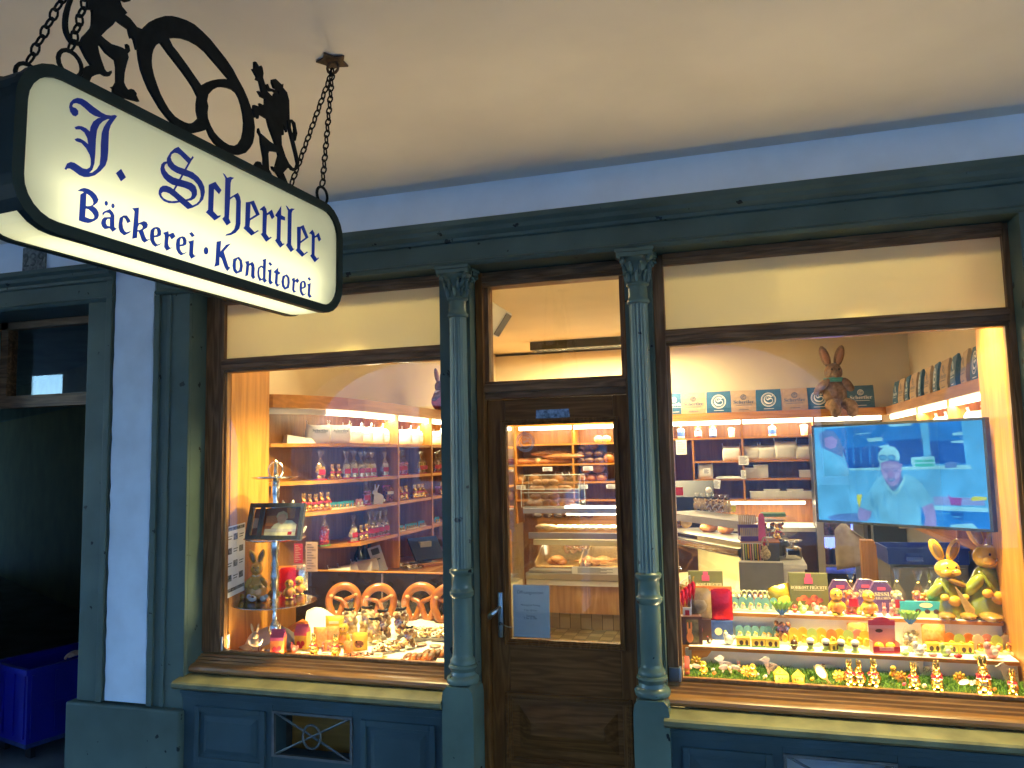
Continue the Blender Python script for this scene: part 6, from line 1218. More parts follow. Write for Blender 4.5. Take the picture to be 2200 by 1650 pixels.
for i, u in enumerate((1625, 1655, 1680, 1705, 1738)): bk(u, 1.257, 'tubb%d' % (i % 2), 'plastic_box', tub(.075, .07+.02*(i % 2), .06), 'plastic box', ordn(i, 5)+' of five plastic boxes above the work light', 'plastic boxes above the work light')
def papers(o): O('sheets', B().box(-.13, .13, -.08, .08, 0, .012).box(-.10, .11, -.07, .07, .012, .020), PAPER, o, smooth=False); O('top_sheet', B().box(-.12, .06, -.06, .07, .0203, .022).xf(Matrix.Rotation(.2, 4, 'Z')), MM('mint_paper', (.55, .66, .58), .7, var=.04), o, smooth=False)
bk(1565, 1.469, 'papers', 'paper_stack', papers, 'paper stack', 'untidy paper stack on the lower back shelf')
def note(w, h, y=4.9):
    def f(o): O('sheet', B().box(-w/2, w/2, -.001, .001, -h, 0), PAPER, o, smooth=False); b = B(); [b.box(-w*.38, w*(.1+.25*((k*5) % 3)/2), -.002, -.0012, -h*(.14+.13*k)-.006, -h*(.14+.13*k)) for k in range(6)]; O('print', b, MM('note_print', (.35, .35, .38), .7, var=0), o, smooth=False)
    return f
for u, v, w, h, l in ((1463, 945, .11, .155, 'tall note hanging under the shelf near the column'), (1597, 979, .10, .095, 'square note on the shelf divider'), (1597, 1010, .05, .09, 'narrow note on the lower divider'), (1523, 1033, .09, .06, 'wide note stuck under the lower shelf'), (1541, 1031, .07, .09, 'tilted note stuck under the lower shelf'), (1518, 1006, .07, .06, 'note on the white sack')):
    p = at_y(u, v, 4.89); put('n%s' % l, 'paper_note', note(w, h), 'note', l, (p.x, 4.89, p.z), 0, 1.0, 'notes on the back shelving', ry=R(8) if 'tilted' in l else 0)
mc = T('slicing_machine', 'black angular machine beside the left edge of the right window', 'machine', tuple(at_y(1482, 1085, 4.7))); mc.location.z = 1.0; O('housing', B().ext([(0, -.15, 0), (0, .15, 0), (0, .15, .42), (0, -.02, .46), (0, -.15, .30)], (-.24, 0, 0), (.24, 0, 0)), BLK, mc, smooth=False); O('knob', B().ell((.20, -.16, .37), (.03, .02, .03)), WHITE, mc); O('lid', B().box(-.22, -.05, -.165, -.15, .32, .40), RED, mc, smooth=False)
# breads on the door's back shelves
def bread(u, z, key, bld, label, group, s=1.0, rz=0, name='bread_loaf', y=5.0, dz=0): return bk(u, z+dz, key, name, bld, 'bread', label, group, s, rz, y)
BR = 'loaves on the back shelves behind the door'
for i, u in enumerate((1288, 1305)): bread(u, 1.875, 'bun', loaf(PALEB, .05, .045, .042, 0), ('left' if i == 0 else 'right')+' pale round loaf on the top bread shelf', BR, 1.05, y=4.98)
bag_l = loaf(CRUST, .30, .045, .038, 5)
for u, dz, l, rz in ((1115, 0, 'baguette at the left edge of the door glass', .1), (1195, 0, 'baguette lowest in the pile left of the shelf divider', .1), (1210, .05, 'baguette in front of the pile left of the shelf divider', -.15), (1188, .085, 'baguette on top of the pile left of the shelf divider', .05)): bread(u, 1.654, 'baguette', bag_l, l, BR, .85 if u > 1150 else 1.0, rz, 'baguette', 5.0-(.05 if dz == .05 else 0), dz)
bread(1158, 1.654, 'bun', None, 'small loaf between the baguettes', BR, 1.0, name='bread_loaf'); 
tri = [(1247, 0), (1267, 0), (1288, 0), (1248, .075), (1267, .075), (1287, .075), (1258, .15), (1277, .15)]
for i, (u, dz) in enumerate(tri): bread(u, 1.654, 'ryebun', loaf(DARKB, .055, .075, .045, 0, 8), ('bottom', 'middle', 'top')[int(dz/.075+.1)]+' row, '+ordn(i if i < 3 else i-3 if i < 6 else i-6, 3 if i < 6 else 2)+' dark loaf of the stacked pile', BR, .78, R(90), y=4.98, dz=dz)
bread(1310, 1.654, 'seedloaf', loaf(CRUST, .075, .07, .065, 4), 'round scored loaf right of the dark pile', BR, .95)
for i, (u, dz, s) in enumerate(((1252, 0, 1), (1270, 0, .9), (1292, 0, 1), (1259, .09, .9), (1284, .095, 1.15))): bread(u, 1.457, 'roundloaf', loaf(CRUST, .085, .075, .058, 2), ordn(i if i < 3 else i-3, 3 if i < 3 else 2)+' brown loaf in the '+('lower' if i < 3 else 'upper')+' row of the third bread shelf', BR, s*.82, dz=dz)
for i, u in enumerate((1150, 1200)): bread(u, 1.457, 'roundloaf', None, ('left' if i == 0 else 'right')+' round loaf half hidden behind the acrylic bread box', BR, .9)
bread(1118, 1.457, 'bun', None, 'pale loaf left of the acrylic bread box', BR, 1.2); bread(1096, 1.262, 'bun', None, 'pale loaf low at the left edge of the door glass', BR, 1.3)
for i, u in enumerate((1198, 1213, 1227)): bk(u, 1.457, 'bagbread', 'wrapped_bread', candy_bag(DARKB, None, None, .02, 20, .05, .04, .14), 'wrapped bread', ordn(i, 3)+' of three wrapped rye breads by the shelf divider', 'wrapped breads on the third shelf', .9, y=5.0)
for i, (u, z) in enumerate(((1093, 1.640), (1176, 1.640), (1263, 1.640), (1251, 1.443), (1312, 1.443), (1118, 1.443))): bk(u, z-.022, 'shelftag', 'price_tag', note(.11, .045), 'price tag', ('leftmost price tag under the baguettes', 'middle price tag under the baguettes', 'price tag under the dark pile', 'left price tag of the third bread shelf', 'right price tag of the third bread shelf', 'price tag left of the acrylic bread box')[i], 'price tags on the bread shelves', 1, 0, 4.9)
# acrylic bread box with rolls
p0_, p1_ = at_y(1127, 1092, 3.95), at_y(1250, 1092, 3.95); bw, bx_ = (p1_.x-p0_.x)/2, (p0_.x+p1_.x)/2
ab = T('acrylic_bread_box', 'two level acrylic box of bread rolls on the glass counter', 'bread box', (bx_, 3.98, 1.2535))
O('case', B().box(-bw, bw, -.14, -.136, 0, .17).box(-bw, bw, .136, .14, 0, .30).box(-bw, -bw+.004, -.136, .136, 0, .22).box(bw-.004, bw, -.136, .136, 0, .22).box(-bw*.8, bw*.8, -.02, .136, .30, .304), PLEXI, ab, smooth=False); O('bright_edge', B().tube([(-bw, -.14, 0), (-bw, -.14, .17), (-bw, -.022, .303), (bw, -.022, .303), (bw, -.14, .17), (bw, -.14, 0), (-bw, -.14, 0)], .0028, 4).tube([(-bw, -.14, .17), (bw, -.14, .17)], .0025, 4).tube([(-bw, -.13, .137), (bw, -.13, .137)], .003, 4).tube([(-bw, .14, 0), (-bw, .14, .30), (bw, .14, .30), (bw, .14, 0)], .0022, 4), M('pale_edge_glint', (.75, .82, .78), .2, var=0), ab); O('middle_shelf', B().box(-bw+.005, bw-.005, -.13, .13, .135, .139), PLEXI, ab, smooth=False); O('slanted_front', B().ext([(0, -.14, .17), (0, -.136, .17), (0, -.02, .30), (0, -.024, .30)], (-bw, 0, 0), (bw, 0, 0)), PLEXI, ab, smooth=False)  # pale tubes along the box edges, their light catch put into the colour
rr_ = random.Random(4); RG = 'bread rolls in the acrylic box'
pos = [(-.75, 0, 0), (-.5, -.05, 0), (-.22, .02, 0), (.05, -.04, 0), (.3, .02, 0), (-.62, .0, .06), (-.3, .03, .06), (.02, 0, .06), (.55, -.03, 0)]
nmr = ('first', 'second', 'third', 'fourth', 'fifth', 'sixth', 'seventh', 'eighth', 'ninth')
for lv_ in (0, 1):
    for i, (fx, fy, fz) in enumerate(pos): put('roll', 'bread_roll', loaf(CRUST, .062, .042, .034, 1), 'bread roll', nmr[i]+' brown roll in the '+('lower' if lv_ == 0 else 'upper')+' level of the acrylic box', (bx_+bw*fx*(1 if lv_ == 0 else .9), 3.98+fy, 1.258+.139*lv_+fz), rr_.uniform(-.8, .8), .95, RG)
# pastries in the counter
PG2 = 'pastries in the glass counter'
def cp(u, v, Y, z): p = at_y(u, v, Y); return (p.x, Y, z)
for i, u in enumerate((1168, 1180)): put('eclair', 'pastry', loaf(PALEB, .075, .032, .026, 0), 'pastry', ('left' if i == 0 else 'right')+' long yellow pastry on the lit counter shelf', cp(u, 1130, 3.82-.05*i, 1.0445), R(8), 1.1, PG2)
for i in range(9): put('danish', 'pastry', loaf(SUGAR if False else MM('iced_pastry', (.70, .48, .24), .4, var=.5, scale=30, col2=(.80, .70, .50)), .055, .045, .024, 0), 'pastry', ordn(i, 9)+' iced pastry on the lit counter shelf', cp(1205+14*i, 1132, 3.85-.04*(i % 2), 1.0445), R(20*i), 1.0, PG2)
for i in range(6): put('dcake', 'pastry', loaf(CHOC, .05, .05, .026, 0) if i == 0 else None, 'pastry', ordn(i, 6)+' dark cake on the upper counter shelf', cp(1155+22*i, 1112, 4.05, 1.1325), 0, 1.0, PG2)
for i in range(5): put('twist', 'pastry', pretzel, 'pastry', ordn(i, 5)+' glazed pretzel of the heap in the lower counter', cp((1225, 1240, 1252, 1234, 1246)[i], 1200, 3.98-.02*i, .80+.02*i), R(20*i), .7, PG2, rx=R(-50))
for i in range(6): put('roll', 'bread_roll', None, 'bread roll', ordn(i, 6)+' roll on the steel tray of the lower counter', cp((1190, 1198, 1206, 1265, 1280, 1296)[i], 1215, 3.9-.03*(i % 2), .70+.03*(i % 2)), R(30*i), 1.1, PG2)
for i in range(4): put('bagshort', 'bread_stick', bag_l, 'bread stick', ordn(i, 4)+' bread stick in the right basket of the lower counter', cp((1262, 1275, 1288, 1300)[i], 1215, 3.86, .735+.015*(i % 2)), R(8*i), .42, PG2)
wk = M('wicker', (.46, .27, .09), .7, var=.5, scale=60, stretch=(1, 1, 3), col2=(.16, .08, .02), bump=.6)
for i, (a_, c_) in enumerate(((-1.94, -1.50), (-1.46, -.84))): wb = T('bread_basket', ('left' if i == 0 else 'right')+' wicker basket in the lower counter', 'basket', ((a_+c_)/2, 3.95, .691), 0, 'wicker baskets in the counter'); h_ = (c_-a_)/2; O('back', B().box(-h_, h_, .16, .18, 0, .21), wk, wb, smooth=False); O('bottom', B().box(-h_, h_, -.2, .16, 0, .012), wk, wb, smooth=False); O('side', B().shapes([[(-.2, .012), (.16, .012), (.16, .20), (-.2, .05)]], lambda y, z: (h_, y, z), .012, (1, 0, 0)), wk, wb, smooth=False); O('side', B().shapes([[(-.2, .012), (.16, .012), (.16, .20), (-.2, .05)]], lambda y, z: (-h_, y, z), .012, (-1, 0, 0)), wk, wb, smooth=False)
p = at_y(1280, 1222, 3.575); put('pricestrip', 'price_strip', note(.44, .065), 'price strip', 'long white price strip on the steel rail of the counter', (p.x, 3.575, .735), 0, 1.0)
for k, (y, z) in enumerate(((2.95, .64), (3.1, .64), (3.3, .64), (2.95, .80), (3.15, .96))): put('ptagv', 'price_tag', note(.05, .05), 'price tag', ('nearest', 'middle', 'farthest', 'lower shelf', 'upper shelf')[k]+' price tag in the praline case', (-2.04, y, z+.06), R(70), 1.0, 'price tags in the praline case')
for k, (y, z) in enumerate(((2.95, .668), (3.15, .668), (3.35, .668), (3.0, .809), (3.2, .809), (3.0, .959), (3.25, .959))): put('pral', 'praline_tray', rusks, 'praline tray', nmr[k]+' tray of dark pralines in the glass case', (-2.2, y, z), R(90), .9, 'praline trays in the glass case')
# things on the angled counter
def dg(u, v, z): p = at_z(u, v, z); return p
CKG = 'cookie bags on the angled counter'
for i, u in enumerate((1498, 1511, 1524, 1537, 1550, 1563)): p = dg(u, 1098+.10*(u-1500), 1.245); put('cbag%d' % (i in (0, 1, 5)), 'cookie_bag', None, 'cookie bag', ordn(i, 6)+' of six cookie bags on the angled counter', (p.x, p.y+.04, 1.2455), R(30), .98, CKG)
def jug(o): O('cup', B().lathe([(.022, 0), (.028, .05), (.026, .05), (.02, .003)], (0, 0, 0), 14, cap=False), MM('yellow_cup', (.85, .75, .05), .3, var=0), o); O('rim', B().tube([(.0275*math.cos(k*math.pi/7), .0275*math.sin(k*math.pi/7), .05) for k in range(14)], .0025, 4, True), WHITE, o)
p = dg(1574, 1100, 1.245); put('jug', 'yellow_cup', jug, 'cup', 'small bright yellow cup right of the cookie bags', (p.x, p.y+.03, 1.2455), 0, 1.0)
BG2 = 'loaves in the angled counter'
for u, v, k_, b_, l, s in ((1453, 1132, 'ryer', loaf(DARKB, .07, .06, .05, 0), 'dark round loaf at the left of the angled counter', .8), (1474, 1132, 'bun', None, 'pale round loaf left of the braided loaf', 1.1), (1523, 1142, 'braid', loaf(CRUST, .10, .055, .05, 5), 'striped braided loaf in the angled counter', .82), (1560, 1146, 'roundloaf', None, 'wrapped brown loaf at the right of the angled counter', .8)): p = dg(u, v, 1.095); put(k_, 'bread_loaf', b_, 'bread', l, (p.x, p.y, 1.0945), R(35), s, BG2)
# candy displays on the checkout
def cds(o):
    O('stand', B().box(-.075, .055, -.06, .06, 0, .03).box(-.075, .055, .02, .06, .03, .10), PURP, o, smooth=False); O('side_board', B().shapes([[(-.022, 0), (.028, 0), (.022, .16), (.012, .18), (-.004, .18), (-.014, .16)]], lambda x, z: (x+.062, -.062, z), .012, (0, -1, 0)), LEADP, o, smooth=False)
    b = B(); [b.box(-.072+.012*k, -.064+.012*k, -.055, -.045, .03, .085).box(-.070+.012*k, -.062+.012*k, .022, .032, .10, .165) for k in range(10)]; O('wafer_sticks', b, MM('gold_sticks', (.55, .38, .16), .35, .3, var=.2), o, smooth=False)
p = at_z(1606, 1170, 1.10); stp = T('display_riser', 'small grey riser box on the checkout counter', 'riser', (.07, 2.33, .986)); O('box', B().box(-.11, .14, -.1, .12, 0, .13), MM('dark_grey_box', (.10, .11, .11), .5, var=.05), stp, smooth=False); O('lid', B().box(-.115, .145, -.105, .125, .131, .138), BEECHX, stp, smooth=False)
q = at_y(1612, 1140, 2.30); put('cds', 'candy_display', cds, 'candy display', 'purple stand of wafer sticks with a pink side board', (q.x, 2.32, 1.126), R(8), 1.05)
def lolly(o):
    cols = (CREAM, GREENC, YEL, PINKC); 
    for k in range(8): O('ribbon', B().tube([(-.055+.015*k, 0, .115), (-.056+.015*k, -.008, .06), (-.054+.015*k, -.006, .0+.01*(k % 3))], .0045, 5), cols[k % 4], o)
    O('rail', B().tube([(-.07, 0, .118), (.07, 0, .118)], .004, 6), STEEL, o); O('foot', B().box(-.065, .065, .01, .04, -.005, .005).tube([(-.068, .01, 0), (-.068, 0, .118)], .003, 4).tube([(.068, .01, 0), (.068, 0, .118)], .003, 4), STEEL, o)
q = at_y(1617, 1205, 2.18); put('lolly', 'ribbon_rack', lolly, 'ribbon rack', 'small rack hung with striped sweet ribbons', (q.x, 2.2, .993), R(5), 1.05)
pbx = T('sweet_dispenser', 'clear acrylic bin of wrapped sweets with a green lid', 'sweet bin', (.20, 2.62, 1.0)); q = at_y(1665, 1100, 2.62); pbx.location = (q.x, 2.62, .987)
O('stand', B().box(-.07, .08, -.05, .05, 0, .12), MM('olive_box', (.22, .21, .12), .5, var=.05), pbx, smooth=False); O('case', B().box(-.10, .07, -.06, .06, .121, .28), PLEXI, pbx, smooth=False); O('lid', B().box(-.10, .07, -.065, .065, .281, .305), GRN, pbx, smooth=False)
b = B(); c2 = B(); rr_ = random.Random(8)
for i in range(60): (b if i % 2 else c2).ell((rr_.uniform(-.085, .055), rr_.uniform(-.045, .045), .135+.09*rr_.random()), (.013, .010, .010), (rr_.random()*3,)*3, 7, 5)
O('red_sweets', b, FRUIT, pbx); O('blue_sweets', c2, MM('blue_sweets', (.10, .09, .16), .35, var=.3, scale=60), pbx)
O('round_scoop_holder', B().lathe([(.075, 0), (.075, .05)], (0, 0, 0), 24).xf(Matrix.Translation((.085, .03, .21)) @ Matrix.Rotation(R(90), 4, 'X')), PLEXI, pbx)
def scale_(o): O('base', B().box(-.05, .05, -.06, .06, 0, .075, .008), CHROME, o); O('pan', B().lathe([(.012, .076), (.014, .10), (.06, .108), (.066, .118), (.058, .114), (.01, .106)], (0, 0, 0), 20), CHROME, o); O('display', B().box(-.035, .035, -.062, -.0605, .03, .06), BLK, o, smooth=False)
q = at_y(1702, 1188, 2.45); put('scale', 'kitchen_scale', scale_, 'scale', 'chrome kitchen scale on the white checkout top', (q.x, 2.45, .986), R(6), 1.1)
def wick(o): O('body', B().ell((0, 0, .05), (.045, .035, .05)).ell((-.0, -.01, .105), (.025, .022, .024)), MM('pale_straw', (.68, .54, .30), .8, var=.3, scale=60, bump=.5), o); O('handle', B().tube([(.025*math.cos(k*math.pi/8), 0, .12+.07*math.sin(k*math.pi/8)) for k in range(9)], .008, 6), bpy.data.materials['pale_straw'], o); O('heart', B().box(-.008, .008, -.035, -.030, .125, .15), RED, o, smooth=False)
q = at_y(1645, 1205, 2.2); put('wick', 'straw_rabbit', wick, 'straw rabbit', 'pale straw rabbit basket with a red heart on the checkout counter', (q.x, 2.17, 1.009), R(-10), .8)
put('bunny', 'gold_bunny', None, 'chocolate bunny', 'gold bunny behind the straw rabbit on the checkout counter', (at_y(1671, 1165, 2.36).x, 2.40, 1.125), R(10), .95)
for i, (u, v, y, s) in enumerate(((1610, 1075, 2.36, 1.0), (1634, 1080, 2.36, 1.0))): put('cbag1', 'cookie_bag', None, 'cookie bag', ('left' if i == 0 else 'right')+' of two tied cookie bags behind the wafer stand', (at_y(u, v, 2.75).x, 2.75, 1.10), R(20), 1.0, 'cookie bags behind the wafer stand')
hb = T('shelf_block', 'low wooden block carrying two cookie bags', 'block', (.06, 2.75, .986)); O('block', B().box(-.10, .12, -.05, .05, 0, .11), BEECHX, hb, smooth=False); O('top', B().box(-.105, .125, -.055, .055, .1105, .1135), WHITE, hb, smooth=False)
# fridge contents
def can(m_):
    def f(o): O('can_body', B().lathe([(.022, 0), (.026, .006), (.026, .095), (.020, .105)], (0, 0, 0), 12), m_, o); O('lid', B().lathe([(.020, .1055), (.018, .110)], (0, 0, 0), 12), WHITE, o)
    return f
for zi, (z, m_) in enumerate(((.673, MM('blue_can', (.02, .05, .32), .3, .3, var=.1)), (.943, MM('red_blue_can', (.25, .08, .16), .3, .3, var=.5, scale=40)), (1.213, bpy.data.materials['blue_can']))):
    for i in range(4): put('can%d' % zi, 'drinks_can', can(m_), 'can', ordn(i, 4)+' drinks can on the '+('lowest', 'middle', 'top')[zi]+' fridge shelf', (.725+.06*i, 4.50, z), 0, 1.35, 'cans in the fridge')
# cloth on a hook, crate
b = B(); rows = []
for j in range(9):
    z = 1.20-.30*j/8; rows.append([b.bm.verts.new((.66+.05*j/8*0+(.02+.018*j/2)*k-.02, 2.95+.02*math.sin(k*1.7+j*.4), z-.02*abs(k-3))) for k in range(7)])
for r0_, r1_ in zip(rows, rows[1:]):
    for k in range(6): b._f((r0_[k], r0_[k+1], r1_[k+1], r1_[k]))
ap = O('apron', b, MM('beige_linen', (.46, .38, .27), .9, var=.08, scale=20, bump=.3), angle=180); md = ap.modifiers.new('thick', 'SOLIDIFY'); md.thickness = .006; tag(ap, 'beige linen apron hanging beside the wooden post', 'apron')
for key, x, w in (('kitchen_towel', 1.22, 'left'), ('kitchen_towel', 1.36, 'right')):
    b = B(); rows = []
    for j in range(7): rows.append([b.bm.verts.new((x-.07+.023*k, 3.3+.015*math.sin(k*1.9+j*.3), 1.42-.30*j/6)) for k in range(7)])
    for r0_, r1_ in zip(rows, rows[1:]):
        for k in range(6): b._f((r0_[k], r0_[k+1], r1_[k+1], r1_[k]))
    o = O(key, b, bpy.data.materials['beige_linen'], angle=180); md = o.modifiers.new('thick', 'SOLIDIFY'); md.thickness = .006; tag(o, w+' of two pale towels hanging below the television', 'towel', 'towels hanging below the television')
def crate(o, W=.23, D=.16, H=.10, m_=CRATEB):
    O('base', B().box(-W, W, -D, D, 0, .006), m_, o, smooth=False)
    t = .006
    s_ = B().box(-W, -W*.55, -D, -D+t, .006, H).box(-W*.12, W*.30, -D, -D+t, .006, H).box(W*.75, W, -D, -D+t, .006, H).box(-W*.55, -W*.12, -D, -D+t, .006, .02).box(-W*.55, -W*.12, -D, -D+t, H*.72, H).box(W*.30, W*.75, -D, -D+t, .006, .02).box(W*.30, W*.75, -D, -D+t, H*.72, H)
    s_.box(-W, W, D-t, D, .006, H).box(-W, -W+t, -D+t, D-t, .006, H).box(W-t, W, -D+t, D-t, .006, H); O('wall', s_, m_, o, smooth=False)
    l_ = B()
    for a, c in ((-W*.55, -W*.12), (W*.30, W*.75)):
        n = 7
        for k in range(-4, n):
            x = a+(c-a)*k/n; x2 = x+.05
            for f_ in (1, -1):
                p, q = (max(a, x), min(c, x2)) if f_ == 1 else (max(a, x), min(c, x2))
                if q-p > .004:
                    z0, z1 = .02+(p-x)/.05*.052, .02+(q-x)/.05*.052
                    l_.tube([(p, -D+.003, z0), (q, -D+.003, z1)] if f_ == 1 else [(p, -D+.003, .092-z0), (q, -D+.003, .092-z1)], .0016, 4)
    O('lattice', l_, m_, o); O('rim', B().box(-W-.006, W+.006, -D-.006, -D, H-.014, H+.002).box(-W-.006, W+.006, D, D+.006, H-.014, H+.002).box(-W-.006, -W, -D, D, H-.014, H+.002).box(W, W+.006, -D, D, H-.014, H+.002), m_, o, smooth=False)
q = at_y(1992, 1215, 2.0); put('crate', 'bread_crate', crate, 'crate', 'blue plastic bread crate with lattice openings behind the yellow bunnies', (q.x, 2.16, 1.02), R(3), 1.0)
rs = lambda y, z, i: put('sack0', 'flour_sack', None, 'sack', ordn(i, 4)+' of four white sacks on the right wall shelf above the television', (1.50, y, z), R(-80), 1.0, 'sacks on the right wall shelf')
for i, y in enumerate((3.3, 3.0, 2.75, 2.4)): rs(y, 1.822, i)
def lampb(o): O('shade', B().lathe([(.065, 0), (.062, .01), (.058, .09), (.03, .14), (.022, .19), (.024, .20)], (0, 0, 0), 18), MM('cream_jug_glaze', (.80, .66, .34), .3, var=.04), o); O('rim', B().tube([(.065*math.cos(k*math.pi/9), .065*math.sin(k*math.pi/9), .004) for k in range(18)], .004, 5, True), GOLD, o)
for i, y in enumerate((1.35, 1.52)): put('lampb', 'cream_jug', lampb, 'jug', ('nearer' if i == 0 else 'farther')+' cream bottle shaped jug at the right edge of the window', (1.50, y, 1.822), 0, 1.25, 'cream jugs on the right shelf')
# ================================================================== right window: tiers, television, grass
def t2(u, y, key, name, bld, cat, label, rz=0, s=1.0, group=None, **k): p = at_y(u, 1315, y); return put(key, name, bld, cat, label, (p.x, y, S2), rz, s, group, **k)
def t1(u, y, key, name, bld, cat, label, rz=0, s=1.0, group=None, **k): p = at_y(u, 1400, y); return put(key, name, bld, cat, label, (p.x, y, S1), rz, s, group, **k)
RB = R(8)
fb = flat_box(OLV, .168, .170, .03, rohkost)
t2(1519, .66, 'rohkost', 'fruit_box', fb, 'sweet box', 'olive fruit box behind the red and brown pouches at the left of the upper tier', R(6), 1.0, 'olive fruit boxes on the upper tier', rx=R(-4))
t2(1740, .62, 'rohkost', 'fruit_box', None, 'sweet box', 'olive fruit box in the middle of the upper tier', R(4), 1.04, 'olive fruit boxes on the upper tier', rx=R(-4))
for i, (u, y) in enumerate(((1808, .64), (1862, .68), (1896, .62))): t2(u, y, 'sissi', 'violet_box', sissi, 'sweet box', ordn(i, 3)+' of three purple octagonal boxes on the upper tier', R(6), 1.0, 'purple octagonal boxes on the upper tier', rx=R(-4))
SB = 'big tied sweet bags on the upper tier'
for i, (u, y, s, k_, m_) in enumerate(((1832, .575, 1.12, 'sbo', ORG), (1931, .575, 1.16, 'sby', NOUG), (1977, .64, 1.05, 'sbo', None), (2002, .68, 1.05, 'sby', None))): t2(u, y, k_, 'candy_bag', candy_bag(m_, seed=20+i, w=.030) if m_ else None, 'candy bag', ordn(i, 4)+' of four tied sweet bags on the upper tier', R(8), s, SB)
CKS = 'yellow chicks on the upper tier'
t2(1798, .55, 'chick', 'chick_figurine', None, 'chick figurine', 'brighter left chick in front of the purple boxes', R(12), 1.12, CKS); t2(1867, .55, 'chick', 'chick_figurine', None, 'chick figurine', 'right chick in front of the purple boxes', R(16), 1.08, CKS)
t2(1725, .55, 'hengr', 'hen_figurine', hen(GREENC, YEL), 'hen figurine', 'green striped hen figurine in front of the middle fruit box', R(10), .82); t2(1755, .55, 'henpk', 'hen_figurine', hen(PINKC, RED), 'hen figurine', 'pink hen figurine in front of the middle fruit box', R(-15), .86)
t2(1708, .56, 'egg_m', 'ceramic_egg', egg(FRUIT), 'ceramic egg', 'red and green egg left of the green hen', R(0), 1.05)
AP = 'blue backed duck packs on the tiers'
for i, u in enumerate((1588, 1622, 1655)): t2(u, .55, 'duck2', 'duck_pack', arch_pack(2, MM('sky_blue_card', (.16, .36, .40), .4, var=.1), SUGAR, .036), 'egg pack', ordn(i, 3)+' of three blue duck packs at the front of the upper tier', R(5), 1.05, AP)
for i, u in enumerate((1600, 1634, 1663)): t1(u, .50, 'duck2', 'duck_pack', None, 'egg pack', ordn(i, 3)+' of three blue duck packs on the lower tier', R(5), 1.05, AP)
fcols = (YEL, GRN, PURP, GREENC, MM('blue_foil', (.03, .09, .42), .25, .5, var=.1), PINKC, REDFOIL, GRN, MM('cream_foil', (.7, .6, .3), .25, .5, var=.1))
for i, u in enumerate((1566, 1577, 1589, 1601, 1612, 1624, 1636, 1645, 1655)): t2(u, .66, 'fs%s' % fcols[i].name, 'foil_figure', foil_stick(fcols[i]), 'foil figure', ordn(i, 9)+' of nine coloured foil figures behind the duck packs', R(5), 1.15, 'coloured foil figures on the upper tier')
t2(1685, .62, 'goldpouch', 'gold_pouch', pouch(MM('yellow_gold_foil', (.85, .58, .06), .22, .6, var=.25, scale=20), .055, .12, .035, None, YEL), 'pouch', 'big shiny yellow foil pouch left of the middle fruit box', R(20), 1.0, ry=R(-12))
t1(1684, .48, 'fan', 'fan_bag', fan_bag(MIX), 'candy bag', 'clear sweet bag tied with a green fan in front of the yellow foil pouch', R(5), 1.22, 'sweet bags tied with green fans')
t1(1960, .44, 'fanb', 'fan_bag', fan_bag(NOUG, 6), 'candy bag', 'clear sweet bag tied with a green fan beside the open pink box', R(5), 1.10, 'sweet bags tied with green fans')
bb_ = T('egg_box', 'long blue and green box with three eggs pictured on the upper tier', 'sweet box', tuple(at_y(1990, 1333, .545))); bb_.location.z = S2; bb_.rotation_euler = (R(-6), 0, R(5))
O('box', B().box(-.104, .104, 0, .03, 0, .072, .001), TEAL, bb_, smooth=False); O('meadow_print', B().shapes([[(-.103, .001), (.103, .001), (.103, .026), (.05, .034), (-.02, .028), (-.103, .036)]], lambda x, z: (x, -.0008, z)), GREENC, bb_, smooth=False); O('title_print', B().shapes([el(.005, .055, .028, .011)], lambda x, z: (x, -.001, z)), CREAM, bb_, smooth=False)
O('egg_print', B().shapes([el(-.03, .030, .012, .010)], lambda x, z: (x, -.0014, z)).shapes([el(.008, .028, .012, .010)], lambda x, z: (x, -.0014, z)).shapes([el(.045, .028, .012, .010)], lambda x, z: (x, -.0014, z)), CHOC, bb_, smooth=False)
t2(2040, .615, 'cer_small', 'ceramic_bunny', cer_bunny(LOLI, MOSS, False, True), 'ceramic bunny', 'smaller yellow ceramic bunny in green with a straw broom', R(12), (1.08, 1.0, .88))
t2(2130, .62, 'cer_big', 'ceramic_bunny', cer_bunny(LOLI, MOSS, True), 'ceramic bunny', 'large yellow ceramic bunny in green dungarees with a carrot', R(16), (1.35, 1.2, 1.12))
cl = O('white_cloth_bundle', B().ell((0, 0, .05), (.07, .06, .06), None, 14, 9).ell((.05, .01, .04), (.05, .05, .045)), CLOTH); p = at_y(2085, 1300, .70); cl.location = (p.x, .70, S2); tag(cl, 'white cloth bundle between the two ceramic bunnies', 'cloth')
# pouches and boxes at the left of the tiers
rk = T('tulip_rack', 'row of red foil tulips hanging at the left of the right window', 'foil tulips', tuple(at_y(1467, 1250, .40)))
for i in range(5): O('foil_tulip', B().lathe([(.001, -.075), (.010, -.03), (.013, 0), (.006, .012)], (-.02+.016*i, .01*i, -.012+.012*i), 8), REDFOIL, rk); O('hook', B().tube([(-.02+.016*i, .01*i, -.0+.012*i), (-.018+.016*i, .01*i, .02+.012*i), (-.012+.016*i, .01*i, .022+.012*i)], .002, 4), GOLD, rk)
O('pole', B().tube([(.03, .05, -.16), (.03, .05, .075), (-.03, .0, .03)], .003, 5), STEEL, rk); O('hang_tag', B().box(-.005, .035, -.012, -.010, -.125, -.065), PAPER, rk, smooth=False); O('tag_print', B().box(.006, .026, -.0128, -.0122, -.115, -.078), RED, rk, smooth=False)
rk.location.z = 1.085
t1(1507, .47, 'pouchbr', 'sweet_pouch', pouch(MM('brown_clear_pouch', (.34, .22, .11), .22, var=.3, scale=12), .056, .15, .02, ORG, MM('grey_brown_sweet', (.28, .20, .13), .4, var=.3)), 'pouch', 'brown see through pouch with an orange top left of the red pouch', R(8), 1.0).location.z = .955
